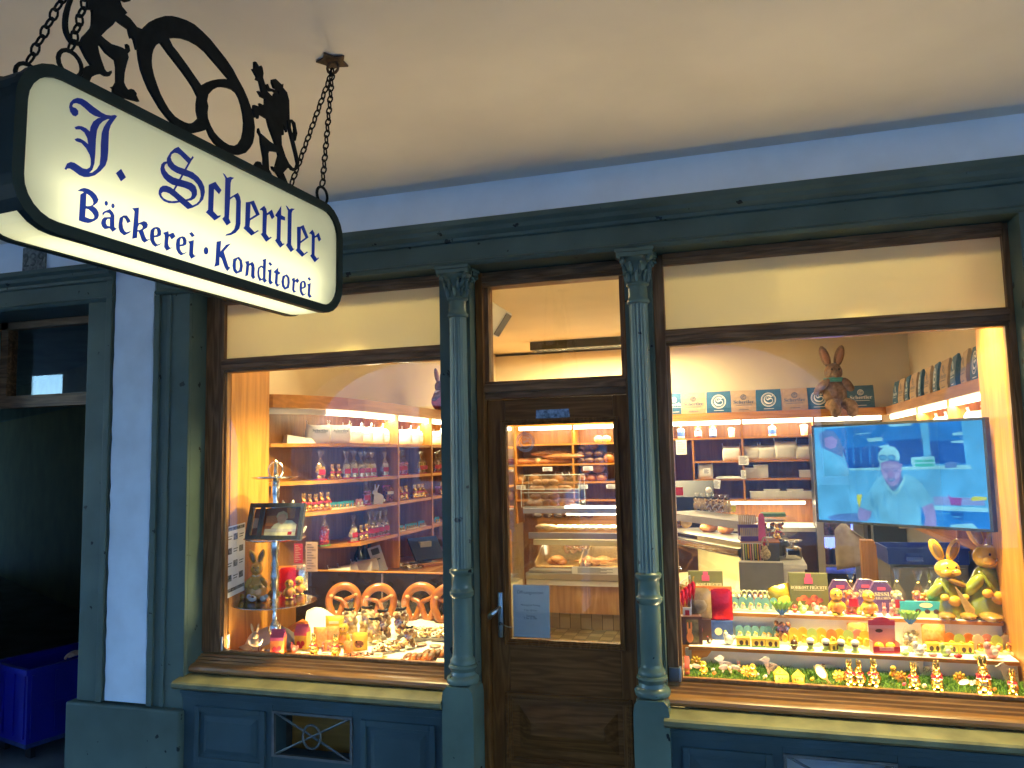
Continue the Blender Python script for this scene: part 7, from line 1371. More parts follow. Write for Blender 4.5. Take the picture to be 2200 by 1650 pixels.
t1(1507, .47, 'bxst', 'sweet_box', flat_box(CHOC, .10, .098, .035, lambda o, w, h, y: O('nut_print', B().shapes([el(-.01, h*.5, .02, .025)], lambda a, c: (a, y, c)), FRUIT, o, smooth=False)), 'sweet box', 'dark box carrying the brown pouch', R(6), 1.0)
t1(1553, .50, 'pouchred', 'sweet_pouch', pouch(REDFOIL, .055, .155, .02, ORG, None, None), 'pouch', 'shiny red pouch with an orange top on the lower tier', R(8), 1.0).location.z = .945
t1(1552, .50, 'bxred', 'sweet_box', flat_box(MM('blue_house_print', (.06, .11, .38), .4, var=.2, scale=30), .105, .088, .04, lambda o, w, h, y: O('window_print', B().shapes([el(-.015, h*.45, .018, .018)], lambda a, c: (a, y, c)), CREAM, o, smooth=False)), 'sweet box', 'blue box with a round picture carrying the red pouch', R(6), 1.0)
def bunny_window_box(o, w, h, y): O('window', B().box(-w*.30, w*.32, y-.0006, y, h*.08, h*.90), MM('olive_brown_window', (.22, .17, .07), .2, var=.3, scale=30), o, smooth=False); O('gold_bunny_print', B().shapes([el(-.012, h*.26, .016, .024)], lambda a, c: (a, y-.001, c)).shapes([el(-.012, h*.48, .010, .013)], lambda a, c: (a, y-.0012, c)).shapes([el(-.020, h*.66, .004, .020)], lambda a, c: (a, y-.0012, c)).shapes([el(-.004, h*.66, .004, .020)], lambda a, c: (a, y-.0012, c)), ORG, o, smooth=False)
t1(1488, .385, 'bwin', 'bunny_box', flat_box(CHOC, .092, .128, .05, bunny_window_box), 'sweet box', 'dark window box with an orange bunny at the left end of the lower tier', R(10), 1.0)
t1(1525, .40, 'henw', 'hen_figurine', hen(CHOC, RED), 'hen figurine', 'small dark hen right of the window box', R(10), .5)
t1(1567, .395, 'goose', 'hen_figurine', hen(GREYCER, GREENC), 'hen figurine', 'white goose figurine with a green head in front of the blue box', R(-10), .95)
HB = 'yellow gingerbread boxes on the lower tier'
for i, u in enumerate((1598, 1630, 1660)): t1(u, .385, 'hut', 'chocolate_box', hut_box, 'sweet box', ordn(i, 3)+' of three yellow picture boxes in front of the duck packs', R(6), 1.0, HB)
for i, u in enumerate((2005, 2040, 2074)): t1(u, .44, 'hut', 'chocolate_box', None, 'sweet box', ordn(i, 3)+' of three yellow picture boxes right of the fan tied bag', R(5), 1.0, HB)
AC = 'arched egg cards on the lower tier'
ac_cols = (ORG, YEL, YEL, GREENC, YEL, ORG, YEL, GREENC, PINKC, YEL)
for i, u in enumerate((1688, 1708, 1728, 1748, 1768, 1790, 1808, 1826, 1846, 1862)): t1(u, .46-.02*(i % 2), 'arc%s' % ac_cols[i].name, 'egg_card', arch_pack(1, ac_cols[i], YEL, .040), 'egg pack', ordn(i, 10)+' of ten bright arched egg cards left of the open pink box', R(5), 1.18, AC)
ac2 = (ORG, GREENC, ORG, CREAM, PINKC, GREENC, CREAM, PINKC)
for i, u in enumerate((2045, 2066, 2086, 2106, 2126, 2146, 2166, 2186)): t1(u, .47-.02*(i % 2), 'arc%s' % ac2[i].name, 'egg_card', arch_pack(1, ac2[i], GOLD, .040), 'egg pack', ordn(i, 8)+' of eight arched egg cards at the right end of the lower tier', R(5), 1.18, AC)
CC = 'chocolate cups with white tops'
for i, u in enumerate((1742, 1775, 1808, 1838)): t1(u, .36, 'cupc', 'foam_cup', cup_cake, 'sweet cup', ordn(i, 4)+' of four white topped chocolate cups on the lower tier', 0, 1.0, CC)
t1(1707, .365, 'choce', 'chocolate_egg', egg(CHOC), 'chocolate egg', 'dark chocolate egg left of the white topped cups', 0, 1.25); t1(1790, .375, 'hut', 'chocolate_box', None, 'sweet box', 'single yellow picture box among the white topped cups', R(40), .9)
t1(1845, .50, 'gum2', 'gummy_bag', pouch(GUM, .045, .10, .02), 'gummy bag', 'orange gummy bag left of the open pink box', R(8), 1.0); t1(2008, .49, 'gum2', 'gummy_bag', None, 'gummy bag', 'orange gummy bag right of the fan tied bag', R(4), 1.08)
ob = T('open_sweet_box', 'open pink and red gift box with two round sweets', 'gift box', tuple(at_y(1905, 1400, .36))); ob.location.z = S1; ob.rotation_euler = (0, 0, R(8))
PKB = MM('pink_box_card', (.62, .26, .22), .45, var=.05); O('tray', B().box(-.055, .055, -.0, .05, 0, .006).box(-.055, .055, -.003, .0, 0, .028).box(-.055, -.052, .0, .05, .006, .05).box(.052, .055, .0, .05, .006, .05), PKB, ob, smooth=False)
O('lid', B().box(-.055, .055, .05, .054, 0, .135), PKB, ob, smooth=False); O('red_band', B().box(-.056, .056, .048, .0495, .112, .135).shapes([el(0, .135, .035, .014)], lambda x, z: (x, .0485, z)).box(-.056, -.030, -.0045, -.0035, .006, .032).box(.030, .056, -.0045, -.0035, .006, .032).box(-.030, .030, -.0045, -.0035, .006, .014), RED, ob, smooth=False); O('heart_print', B().shapes([el(-.012, .088, .016, .008)], lambda x, z: (x, .0488, z)), CHOC, ob, smooth=False)
for s in (-1, 1): O('sweet', B().ell((s*.024, .022, .026), (.022, .020, .020), None, 12, 8), LOLI, ob)
t1(1975, .365, 'henw2', 'hen_figurine', hen(GREYCER, PINKC), 'hen figurine', 'white striped hen at the front of the lower tier', R(12), 1.0); t1(2032, .37, 'hengr', 'hen_figurine', None, 'hen figurine', 'green topped hen at the front of the lower tier', R(10), .95); t1(2131, .37, 'henpk', 'hen_figurine', None, 'hen figurine', 'pink hen at the right of the lower tier', R(10), 1.15)
def sweet_(m_):
    def f(o): O('candy', B().ell((0, 0, .008), (.017, .010, .008)), m_, o); O('paper', B().ell((-.022, 0, .007), (.008, .008, .003)).ell((.022, 0, .007), (.008, .008, .003)), CELLO, o)
    return f
for u, m_, l in ((1944, GREENC, 'green wrapped sweet right of the open pink box'), (2004, PINKC, 'pink wrapped sweet between the two hens'), (2058, RED, 'red wrapped sweet right of the green topped hen'), (2100, GREENC, 'green wrapped sweet left of the pink hen')): t1(u, .352, 'sw%s' % m_.name, 'wrapped_sweet', sweet_(m_), 'sweet', l, R(8), 1.1, 'wrapped sweets on the lower tier')
t1(2172, .51, 'gpouch', 'gold_pouch', pouch(GOLD, .05, .075, .02), 'pouch', 'small gold pouch leaning at the right end of the lower tier', R(5), 1.0, ry=R(18))
# ---- grass tray
g = B(); rg_ = random.Random(11)
for i in range(9000):
    x = rg_.uniform(-.298, 1.055); y = rg_.uniform(.208, .366); h = rg_.uniform(.010, .040)*(1.0 if y > .28 else .75); a = rg_.uniform(0, 6.28); w_ = .0011; dx, dy = math.cos(a)*w_, math.sin(a)*w_; lx, ly = rg_.uniform(-.022, .022), rg_.uniform(-.016, .016)
    z0 = .745+.012*math.exp(-((y-.33)/.05)**2)+.006*math.sin(x*23)*math.sin(y*40)
    p0_, p1_, p2_ = (x, y, z0), (x+lx*.5, max(.205, y+ly*.5), z0+h*.75), (x+lx*1.3, max(.205, min(.368, y+ly*1.3)), z0+h*rg_.uniform(.5, 1))
    A = [g.bm.verts.new((p[0]-dx*f, p[1]-dy*f, p[2])) for p, f in ((p0_, 1), (p1_, 1))]; C_ = [g.bm.verts.new((p[0]+dx*f, p[1]+dy*f, p[2])) for p, f in ((p1_, 1), (p0_, 1))]; t_ = g.bm.verts.new(p2_)
    g.mi = i % 3; g._f((A[0], A[1], C_[0], C_[1])); g._f((A[1], t_, C_[0]))
gr_ = O('paper_grass', g, [M('paper_grass_mid', (.11, .26, .025), .5, var=0), M('paper_grass_light', (.20, .36, .04), .5, var=0), M('paper_grass_dark', (.05, .15, .018), .5, var=0)], smooth=False); tag(gr_, 'green paper grass filling the lowest tier of the right window', 'paper grass', None, 'stuff')
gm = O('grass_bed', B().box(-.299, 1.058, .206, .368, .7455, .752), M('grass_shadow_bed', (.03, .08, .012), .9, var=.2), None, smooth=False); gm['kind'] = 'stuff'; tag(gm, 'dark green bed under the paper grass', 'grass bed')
def g0(u, v, key, name, bld, cat, label, rz=0, s=1.0, group=None, dz=0, **k): p = at_z(u, v, .765); return put(key, name, bld, cat, label, (p.x, max(.225, min(.352, p.y)), .752+dz), rz, s, group, **k)
LA = 'white sheep cutouts in the paper grass'
for i, (u, v, s) in enumerate(((1556, 1446, .98), (1654, 1450, 1.0), (1986, 1458, 1.0), (2166, 1470, 1.1))): g0(u, v, 'lamb', 'sheep_cutout', lamb, 'sheep cutout', ordn(i, 4)+' of four white sheep cutouts in the paper grass', R(6), s, LA, .016)
BEE = 'wooden bees in the paper grass'
for i, (u, v) in enumerate(((1484, 1444), (1568, 1447), (1765, 1432), (2094, 1487))): g0(u, v, 'bee', 'bee_figure', bee, 'bee figure', ordn(i, 4)+' of four white winged bees in the paper grass', R(5), 1.1, BEE, .020)
FLW = 'yellow flowers in the paper grass'
for i, (u, v) in enumerate(((1496, 1432), (1604, 1456), (1808, 1476), (1936, 1466), (2062, 1468))): g0(u, v, 'flower', 'paper_flower', flower, 'flower', ordn(i, 5)+' of five yellow flowers in the paper grass', R(5), 1.2, FLW, .014)
GBB = 'large gold bunnies in the paper grass'
for i, (u, v, s, rz) in enumerate(((1827, 1470, .62, 10), (1858, 1484, .62, -35), (1893, 1490, .66, -30), (1972, 1482, .62, -25), (2013, 1468, .62, 5), (2030, 1496, .68, -5), (2114, 1482, .86, -10), (2180, 1488, .58, -20))): g0(u, v, 'bunnybig', 'gold_bunny', None, 'chocolate bunny', ordn(i, 8)+' of eight gold bunnies standing in the paper grass', R(rz), s*1.42, GBB, .004)
CH = 'cheese houses in the paper grass'
g0(1680, 1468, 'cheese', 'cheese_house', cheese, 'toy house', 'taller cheese shaped house left in the paper grass', R(10), .95, CH); g0(1718, 1470, 'cheese', 'cheese_house', None, 'toy house', 'lower cheese shaped house right of the taller one', R(-14), .8, CH)
EG = 'small white eggs in the paper grass'
for i, (u, v) in enumerate(((1527, 1440), (1622, 1450), (1640, 1462), (1848, 1482), (1990, 1486), (2070, 1460))): g0(u, v, 'egg_w', 'white_egg', egg(GREYCER), 'egg', ordn(i, 6)+' of six white eggs in the paper grass', R(20), .62, EG, .008, ry=R(60))
SC_ = 'small chicks in the paper grass'
for i, (u, v) in enumerate(((1512, 1447), (1618, 1460), (1920, 1458))): g0(u, v, 'chick', 'chick_figurine', None, 'chick figurine', ordn(i, 3)+' of three small chicks in the paper grass', R(10), .5, SC_, .014)
def spoon(o): O('bowl', B().ell((0, 0, .05), (.016, .006, .030)), WOODT, o); O('handle', B().tube([(0, 0, .0), (0, 0, .03)], .004, 6), WOODT, o); O('hollow', B().ell((0, -.0045, .052), (.012, .003, .024)), SUGAR, o)
g0(1786, 1470, 'spoon', 'wooden_spoon', spoon, 'spoon', 'wooden spoon head leaning in the paper grass', R(10), 1.2, ry=R(-35)); g0(1588, 1444, 'minib', 'bunny_figurine', None, 'bunny figurine', 'tiny pink bunny in the paper grass between two sheep', R(5), .9, 'tiny pink bunnies', .012)
g0(1475, 1452, 'redcard', 'red_card', flat_box(MM('salmon_card', (.60, .14, .08), .5, var=.1), .022, .085, .004, lambda o, w, h, y: O('print', B().box(-w*.3, w*.3, y-.0003, y, h*.2, h*.35), YEL, o, smooth=False)), 'card', 'narrow red card standing at the left end of the paper grass', R(4), 1.0)
cbx = T('frame_clamp', 'small dark grey clamp at the lower left corner of the right window', 'clamp', (-.325, .13, .75)); O('plate', B().box(-.03, .012, -.012, .004, 0, .06, .004), MM('grey_clamp', (.10, .11, .13), .4, .4, var=0), cbx); O('edge', B().box(.0125, .022, -.012, .02, .002, .062, .002), MM('pale_clamp_edge', (.35, .38, .42), .35, .4, var=0), cbx)
# ---- television
TL, TR_, BL, BR_ = [Vector(v) for v in ((.371, .95, 1.8735), (1.055, .46, 1.8785), (.344, .95, 1.373), (1.018, .46, 1.372))]
tvx = ((TR_-TL)+(BR_-BL)).normalized(); tvx.z = 0; tvx.normalize(); tvn = tvx.cross(Vector((0, 0, 1)))
tvn = tvn if tvn.y < 0 else -tvn
tvc = (TL+TR_+BL+BR_)/4; tvh = .252; tvw = (((TR_-TL).length+(BR_-BL).length)/4)
TV = T('television', 'large wall mounted television showing a baker in blue light', 'television', tuple(tvc-Vector((0, 0, tvh))))
UZ = Vector((0, 0, 1))
def tO(n, b_, m_, **k): return O(n, off(b_, TV), m_, TV, smooth=False, **k)
tO('cabinet', B().obox(tvc-tvn*.022, tvx, tvn, UZ, tvw, .02, tvh), BLK)
bz = B()
for sx in (-1, 1): bz.obox(tvc+tvx*sx*(tvw-.006), tvx, tvn, UZ, .006, .004, tvh)
for sz in (-1, 1): bz.obox(tvc+UZ*sz*(tvh-.006), tvx, tvn, UZ, tvw-.012, .004, .006)
tO('bezel', bz, BLK)
def tvm(n, c_, s=1.0): 
    return bpy.data.materials[n] if n in bpy.data.materials else emit(n, c_, s*TV_E, 9)
def tvs(k, nm, pts_, m_):
    q = []
    for x, y in (poly(pts_) if isinstance(pts_, str) else pts_):
        u, v = 1740+x/3.174, 680+y/3.174; p = hitp(u, v, tvc, tvn)-tvc
        q.append((max(-tvw+.012, min(tvw-.012, p.dot(tvx))), max(-tvh+.012, min(tvh-.012, p.z))))
    tO(nm, B().shapes([q], lambda x, z: tvc+tvx*x+UZ*z+tvn*(.0003*k+.0004)), m_)
LBLUE, MBLUE, DBLUE, WBLUE = tvm('tv_light_blue', (.10, .52, .95)), tvm('tv_mid_blue', (.02, .25, .78)), tvm('tv_deep_blue', (.012, .12, .50)), tvm('tv_white_blue', (.28, .78, 1.0))
SKINB, GREYB, SHIRT = tvm('tv_skin', (.28, .32, .72)), tvm('tv_grey_blue', (.10, .26, .62)), tvm('tv_shirt', (.16, .62, .96))
tvs(0, 'picture_wall', '0,700 1300,600 1350,1500 0,1450', LBLUE)
tvs(1, 'picture_window', '100,770 500,735 520,1030 260,1035 220,900', MBLUE); tvs(1, 'picture_window', '500,735 755,722 780,1035 520,1030', MBLUE); tvs(1, 'picture_window', '805,720 1030,708 1065,1010 830,1005', MBLUE)
tvs(2, 'picture_dark_pane', '520,850 770,830 778,1000 620,1010 600,950', DBLUE); tvs(2, 'picture_dark_pane', '815,850 1045,840 1060,1000 835,1000', DBLUE); tvs(2, 'picture_dark_pane', '225,900 500,880 515,1030 262,1033', DBLUE)
for pts_ in ('385,832 490,822 498,848 400,855', '530,738 700,728 690,745 545,752', '465,885 540,872 530,892 480,895', '970,795 1040,785 1042,808 975,812', '960,850 1048,842 1050,862 965,862', '310,800 410,790 405,797 312,806'): tvs(3, 'picture_lamp', pts_, WBLUE)
tvs(2, 'picture_post', '750,722 800,718 830,1000 785,1000', LBLUE); tvs(3, 'picture_post', '1035,705 1165,700 1190,1000 1105,1040 1070,1010', LBLUE)
tvs(3, 'picture_ledge', '260,1036 1100,1010 1105,1040 880,1042 600,1045 280,1050', WBLUE)
tvs(4, 'picture_box', '690,960 850,952 860,1040 715,1040 690,1000', WBLUE); tvs(5, 'picture_box_lines', '715,980 845,975 850,990 716,993', tvm('tv_teal', (.05, .62, .62))); tvs(5, 'picture_box_lines', '718,1005 848,1002 852,1022 720,1024', tvm('tv_teal', (0, 0, 0)))
tvs(4, 'picture_bowl', '920,1010 945,990 985,988 1005,1005 1000,1030 925,1035', GREYB)
tvs(2, 'picture_table', '760,1310 1220,1330 1240,1460 760,1420', MBLUE); tvs(3, 'picture_table_edge', '830,1290 1215,1305 1218,1335 840,1320', WBLUE); tvs(3, 'picture_shelf', '840,1225 1190,1240 1195,1290 850,1285', tvm('tv_lilac', (.24, .40, .82)))
tvs(5, 'picture_red_tub', '940,1210 965,1235 1040,1238 1030,1290 965,1285', tvm('tv_magenta', (.30, .10, .45))); tvs(5, 'picture_yellow_tub', '1095,1245 1120,1225 1210,1232 1208,1252 1110,1258', tvm('tv_yellow', (.62, .75, .12))); tvs(5, 'picture_yellow_tub', '312,1215 358,1212 340,1310', tvm('tv_yellow', (0, 0, 0)))
tvs(5, 'picture_boxes', '965,1335 1050,1340 1045,1390 970,1375', DBLUE); tvs(4, 'picture_sheet', '960,1420 1110,1410 1150,1450 960,1440', WBLUE)
# blurred figure at the left
tvs(6, 'picture_near_figure', '15,880 70,890 150,925 210,975 260,1040 300,1120 320,1200 330,1340 200,1350 120,1370 60,1400 20,1395', tvm('tv_near_figure', (.13, .58, .98))); tvs(5, 'picture_near_head', '60,800 110,775 165,780 200,830 230,900 225,960 150,925 80,895', GREYB); tvs(7, 'picture_near_face', '100,830 150,815 190,840 180,890 140,905 105,885', SKINB); tvs(7, 'picture_near_arm', '120,1365 200,1345 330,1340 350,1400 150,1400', GREYB)
# baker: shirt, arms, head, cap, glasses
tvs(8, 'picture_baker_shirt', '455,1110 500,1080 560,1160 610,1150 650,1070 720,1095 790,1170 845,1255 765,1300 740,1270 765,1430 460,1410 440,1330 410,1330 350,1290 400,1200', SHIRT)
tvs(9, 'picture_baker_arm', '340,1300 425,1330 415,1370 390,1395 335,1390 330,1330', SKINB); tvs(9, 'picture_baker_arm', '765,1300 840,1270 860,1340 865,1435 780,1430 790,1370', SKINB)
tvs(9, 'picture_baker_neck', '515,1120 600,1120 625,1085 640,1110 600,1165 575,1190 545,1180', GREYB)
tvs(10, 'picture_baker_face', '478,1005 500,990 550,983 600,988 622,1005 628,1045 624,1085 612,1122 590,1150 570,1158 548,1150 520,1125 498,1085 484,1045', SKINB)
tvs(11, 'picture_cheek', '500,1065 528,1070 536,1098 518,1110 504,1092', tvm('tv_skin_light', (.36, .42, .82))); tvs(11, 'picture_cheek', '582,1065 612,1062 612,1092 596,1108 580,1094', tvm('tv_skin_light', (0, 0, 0))); tvs(11, 'picture_forehead', '500,1010 550,1000 605,1008 612,1035 550,1030 498,1035', tvm('tv_skin_light', (0, 0, 0)))
tvs(11, 'picture_baker_ear', '622,1000 634,1005 632,1030 624,1032', SKINB); tvs(11, 'picture_hair', '476,1000 484,1005 490,1050 480,1035', WBLUE)
tvs(9, 'picture_collar', '520,1135 548,1165 575,1200 600,1190 640,1100 650,1075 655,1110 610,1205 575,1215 530,1175', WBLUE)
for pts_ in ('560,1215 566,1215 580,1245 576,1250', '500,1180 506,1178 520,1300 512,1300', '640,1160 650,1155 700,1250 690,1255', '600,1240 608,1238 615,1400 606,1400', '410,1200 420,1195 440,1290 432,1300'): tvs(10, 'picture_shirt_fold', pts_, LBLUE)
for pts_ in ('240,905 258,903 262,1000 250,1000', '290,900 300,898 310,1010 296,1010', '340,898 352,896 360,1000 346,1005', '400,892 415,890 420,1005 406,1005', '450,888 462,886 468,990 456,990'): tvs(3, 'picture_rack', pts_, MBLUE)
for pts_ in ('870,1340 955,1342 955,1348 870,1346', '975,1360 1035,1365 1034,1372 975,1368', '880,1380 940,1384 940,1390 880,1386', '1120,1100 1126,1100 1130,1230 1124,1230', '640,1050 646,1050 650,1110 645,1110'): tvs(6, 'picture_detail', pts_, LBLUE)
tvs(12, 'picture_baker_cap', '468,975 472,930 500,895 540,884 580,890 608,920 618,960 610,985 550,975 480,1000', WBLUE)
for cx in (500, 560): tvs(13, 'picture_glasses', el(cx, 962, 28, 20), DBLUE); tvs(14, 'picture_glasses_lens', el(cx, 962, 23, 15), LBLUE)
tvs(12, 'picture_baker_eye', '508,1052 525,1048 542,1054 525,1058', GREYB); tvs(12, 'picture_baker_eye', '568,1053 585,1047 602,1050 585,1057', GREYB); tvs(12, 'picture_baker_nose', '549,1055 560,1055 570,1086 556,1093 541,1087', tvm('tv_nose', (.32, .28, .70))); tvs(12, 'picture_baker_mouth', '532,1104 556,1110 582,1102 578,1116 558,1124 540,1118', MBLUE); tvs(13, 'picture_teeth', '540,1108 557,1112 575,1107 572,1112 557,1117 544,1113', WBLUE)
tvs(10, 'picture_shirt_fold', '452,1290 462,1285 485,1420 470,1420', LBLUE); tvs(10, 'picture_shirt_fold', '735,1180 742,1180 745,1280 738,1280', LBLUE)
for v0, v1 in ((937, 955), (1005, 1021)):
    a = at_y(2150, (v0+v1)/2, .55); hh_ = (at_y(2150, v0, .55).z-at_y(2150, v1, .55).z)/2
    tO('wall_bracket', B().box(.985, 1.066, .545, .56, a.z-hh_, a.z+hh_), BLK)
rm = O('remote_control', B().box(-.035, .035, -.012, .012, 0, .014, .005), WHITE); rm.location = (1.028, .552, at_y(2150, 1005, .55).z+.001); tag(rm, 'pale remote control lying on the lower television bracket', 'remote control')
# ================================================================== the passage: bin on a dolly and the hand resting on it
n0_ = at_z(55, 1601, .10); e1 = at_z(167, 1566, .10); e2 = at_z(-20, 1590, .10); bx = (e1-n0_); bx.z = 0; bx.normalize(); by = Vector((-bx.y, bx.x, 0))
if by.dot(e2-n0_) < 0: by = -by
ztop = hitp(54, 1438, n0_, Vector((0, 1, 0))).z; Lx, Ly, Hh = .62, .42, ztop-.10
bn = T('plastic_bin', 'large dark blue plastic bin on a dolly in the passage', 'bin', tuple(n0_)); bn.location.z = 0
iv = Matrix.Translation(-bn.location)
def bp(a, c_, z): return n0_+bx*a+by*c_+Vector((0, 0, z-.10))
def bO(n, b_, m_, **k): return O(n, b_.xf(iv), m_, bn, smooth=False, **k)
def slab4(b_, a0, a1, c0, c1, z0, z1): b_.obox(bp((a0+a1)/2, (c0+c1)/2, (z0+z1)/2), bx, by, UZ, (a1-a0)/2, (c1-c0)/2, (z1-z0)/2); return b_
t_ = .012; w_ = B()
for a0, a1, c0, c1 in ((0, Lx, 0, t_), (0, Lx, Ly-t_, Ly), (0, t_, t_, Ly-t_), (Lx-t_, Lx, t_, Ly-t_)): slab4(w_, a0, a1, c0, c1, .10, ztop-.035)
slab4(w_, t_, Lx-t_, t_, Ly-t_, .10, .115)
bO('tub', w_, BINB)
rb_ = B()
for k in range(5): slab4(rb_, .02+.14*k, .035+.14*k, -.010, -.001, .13, ztop-.04)
for k in range(4): slab4(rb_, -.010, -.001, .02+.12*k, .035+.12*k, .13, ztop-.04)
slab4(rb_, .04, Lx-.04, -.012, -.0105, .30, .315); bO('ribs', rb_, BINB)
ri = B(); 
for a0, a1, c0, c1 in ((-.02, Lx+.02, -.02, .012), (-.02, Lx+.02, Ly-.012, Ly+.02), (-.02, .012, .0125, Ly-.0125), (Lx-.012, Lx+.02, .0125, Ly-.0125)): slab4(ri, a0, a1, c0, c1, ztop-.034, ztop)
bO('rim', ri, BINB); dl = B(); slab4(dl, .0, Lx, .0, Ly, .075, .099); bO('dolly', dl, MM('worn_blue_dolly', (.03, .06, .20), .5, var=.3))
for a, c_ in ((.06, .06), (Lx-.06, .06), (.06, Ly-.06), (Lx-.06, Ly-.06)): bO('castor', slab4(B(), a-.015, a+.015, c_-.03, c_+.03, .003, .074), BLK)
# person behind the pilaster, right hand on the bin's rim
SKIN = M('skin_in_shade', (.50, .27, .18), .55, var=.1, scale=20); SHIRTM = M('pale_work_shirt', (.42, .46, .50), .85, var=.08, scale=20); TROUS = M('dark_trousers', (.04, .04, .05), .85, var=.1); HAIR = M('dark_hair', (.03, .02, .015), .6, var=.2)
hd_ = at_y(156, 1397, bp(.48, 0, 0).y); 
tq = (hd_-n0_); aa = min((k*.01 for k in range(61)), key=lambda a: abs(proj(bp(a, 0, ztop))[0]-154)); hp_ = bp(aa, .0, ztop+.012)
PX_ = hp_.x+.55; PY_ = hp_.y+.42
pe = T('person', 'person in a pale shirt behind the pilaster, one hand on the blue bin', 'person', (PX_, PY_, 0)); pv = Vector(pe.location)
def skin_mesh(nm, verts, edges, radii, m_, par, sub=2):
    me = bpy.data.meshes.new(nm); me.from_pydata([tuple(Vector(v)-pv) for v in verts], edges, []); o = link(nm, me, par); me.materials.append(m_)
    sk = o.modifiers.new('skin', 'SKIN'); sk.use_smooth_shade = True
    for d, r_ in zip(me.skin_vertices[0].data, radii): d.radius = (r_, r_) if not isinstance(r_, tuple) else r_
    me.skin_vertices[0].data[0].use_root = True
    sb = o.modifiers.new('sub', 'SUBSURF'); sb.levels = sb.render_levels = sub; return o
X = lambda a, c_, z: Vector((PX_+a, PY_+c_, z))
sh_r = X(-.19, -.02, 1.36); el_r = hp_.lerp(sh_r, .52)+Vector((.06, .05, -.06)); wr = hp_+Vector((.075, .035, .055))
V = [X(0, 0, .92), X(0, .01, 1.12), X(0, .0, 1.34), X(0, -.01, 1.46), X(0, -.03, 1.56), X(0, -.04, 1.66), sh_r, el_r, wr, X(.19, .0, 1.36), X(.24, .03, 1.10), X(.22, -.04, .86), X(-.10, 0, .88), X(-.11, -.02, .48), X(-.11, .02, .09), X(.10, 0, .88), X(.11, -.02, .48), X(.11, .02, .09), X(-.12, -.12, .04), X(.12, -.12, .04), hp_+Vector((.045, .02, .03))]
E_ = [(0, 1), (1, 2), (2, 3), (3, 4), (4, 5), (2, 6), (6, 7), (7, 8), (8, 20), (2, 9), (9, 10), (10, 11), (0, 12), (12, 13), (13, 14), (0, 15), (15, 16), (16, 17), (14, 18), (17, 19)]
Rr = [(.15, .11), (.135, .10), (.15, .10), .055, .085, .075, .058, .040, .026, .058, .042, .028, .088, .058, .042, .088, .058, .042, .035, .035, (.036, .018)]
skin_mesh('body', V, E_, Rr, SKIN, pe)
# fingers of the visible hand, curled over the rim
fdir = Vector((-.85, -.35, 0)).normalized(); side = Vector((fdir.y, -fdir.x, 0))
for k in range(4):
    r0 = hp_+Vector((.03, .012, .026))+side*(.020*(k-1.5)); ln = (.062, .074, .078, .066)[k]
    skin_mesh('finger', [r0, r0+fdir*ln*.45+Vector((0, 0, .006)), r0+fdir*ln*.8+Vector((0, 0, -.010)), r0+fdir*ln+Vector((0, 0, -.032))], [(0, 1), (1, 2), (2, 3)], (.0095, .009, .008, .0065), SKIN, pe, 1)
skin_mesh('thumb', [hp_+Vector((.055, .01, .03)), hp_+Vector((.03, -.02, .02)), hp_+Vector((.005, -.035, .006))], [(0, 1), (1, 2)], (.011, .0095, .0075), SKIN, pe, 1)
hdv = X(0, -.045, 1.64)
O('hair', B().ell(hdv+Vector((0, .025, .05))-pv, (.092, .10, .095), None, 14, 9), HAIR, pe); O('nose', B().ell(hdv+Vector((0, -.085, -.01))-pv, (.014, .02, .022)), SKIN, pe); O('mouth', B().ell(hdv+Vector((0, -.078, -.052))-pv, (.025, .008, .006)), MM('lips', (.4, .14, .12), .5, var=0), pe)
for s in (-1, 1): O('eye', B().ell(hdv+Vector((s*.030, -.076, .018))-pv, (.011, .007, .007)), BLK, pe); O('ear', B().ell(hdv+Vector((s*.080, .0, .0))-pv, (.012, .022, .032)), SKIN, pe)
skin_mesh('shirt', [X(0, 0, .93), X(0, .01, 1.12), X(0, 0, 1.34), X(0, -.005, 1.43), sh_r, el_r.lerp(sh_r, .25), el_r.lerp(wr, .35), X(.19, 0, 1.36), X(.232, .02, 1.16)], [(0, 1), (1, 2), (2, 3), (2, 4), (4, 5), (5, 6), (2, 7), (7, 8)], [(.165, .125), (.150, .115), (.165, .115), .065, .070, .056, .046, .070, .056], SHIRTM, pe)
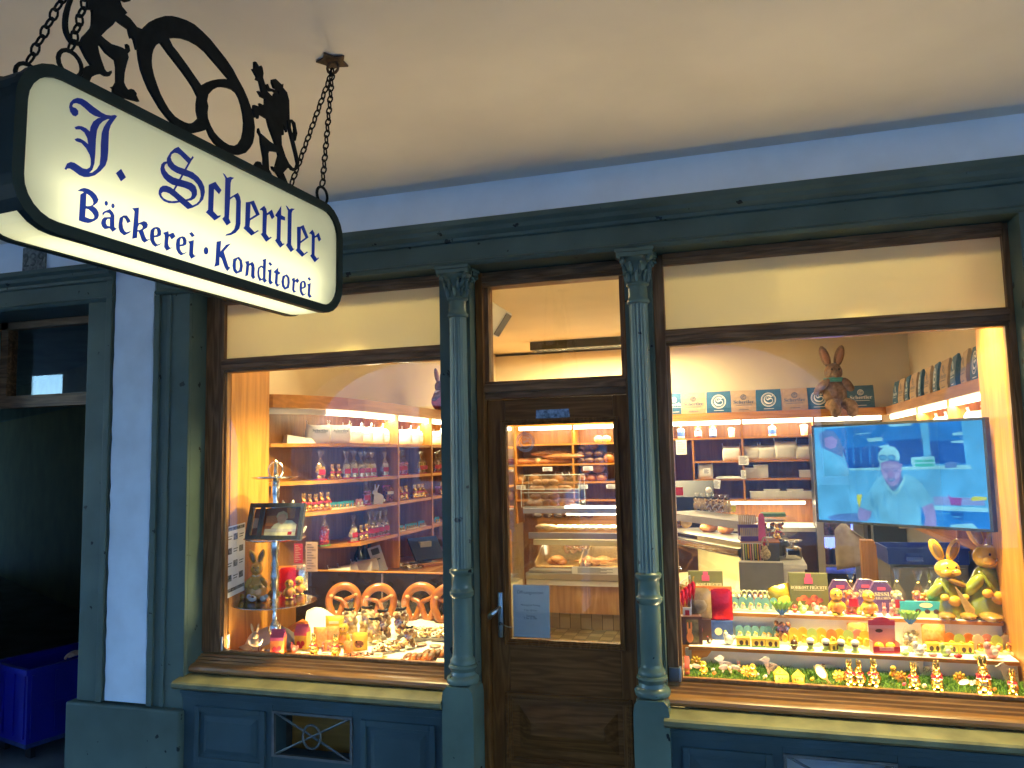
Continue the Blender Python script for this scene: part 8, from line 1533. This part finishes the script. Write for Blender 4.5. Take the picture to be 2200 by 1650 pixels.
skin_mesh('trousers', [X(0, 0, .93), X(-.10, 0, .86), X(-.11, -.02, .48), X(-.11, .02, .12), X(.10, 0, .86), X(.11, -.02, .48), X(.11, .02, .12)], [(0, 1), (1, 2), (2, 3), (0, 4), (4, 5), (5, 6)], [(.16, .12), .098, .070, .058, .098, .070, .058], TROUS, pe)
# a little more of the crowd in both windows
for i, (u, v) in enumerate(((705, 1402), (748, 1404))): on(u, v, 'gummy', 'gummy_bag', None, 'gummy bag', ('left' if i == 0 else 'right')+' of two small gummy bags among the gold bunnies', R(8), .62, 'small gummy bags among the gold bunnies')
on(880, 1392, 'cbag0', 'cookie_bag', None, 'cookie bag', 'cookie bag lying low between two biscuit trays', R(30), .9)
on(803, 1380, 'cbag1', 'cookie_bag', None, 'cookie bag', 'pale cookie bag in the second row before the second pretzel', R(20), 1.05)
for i, u in enumerate((1690, 1772, 1846)): t2(u, .56, 'egg_%d' % i, 'ceramic_egg', egg((ORG, PINKC, YEL)[i]), 'ceramic egg', ('orange egg left of the red and green one', 'pink egg left of the brighter chick', 'yellow egg between the chick and the tied bag')[i], 0, 1.0)
for i, u in enumerate((1900, 1915)): t2(u, .55, 'minib', 'bunny_figurine', None, 'bunny figurine', ('left' if i == 0 else 'right')+' tiny pink bunny in front of the rightmost purple box', R(8), 1.1, 'tiny pink bunnies on the upper tier')
for i, (u, v) in enumerate(((1530, 1452), (1600, 1440), (1745, 1474), (1880, 1462), (1950, 1488), (2085, 1470), (2140, 1490))): g0(u, v, 'gegg%d' % (i % 3), 'sugar_egg', egg((ORG, LEADP, YEL)[i % 3]), 'sugar egg', ordn(i, 7)+' of seven coloured sugar eggs in the paper grass', R(30), .55, 'coloured sugar eggs in the paper grass', .012, ry=R(70))
# ================================================================== render settings
SC.view_settings.view_transform = 'Standard'; SC.view_settings.look = 'None'; SC.view_settings.exposure = EXPO; SC.view_settings.gamma = 1
cy = SC.cycles
cy.max_bounces = 8; cy.diffuse_bounces = 4; cy.glossy_bounces = 4; cy.transmission_bounces = 6; cy.transparent_max_bounces = 24
cy.caustics_reflective = False; cy.caustics_refractive = False; cy.sample_clamp_indirect = 6; cy.use_denoising = True
cy.use_adaptive_sampling = True; cy.adaptive_threshold = .02
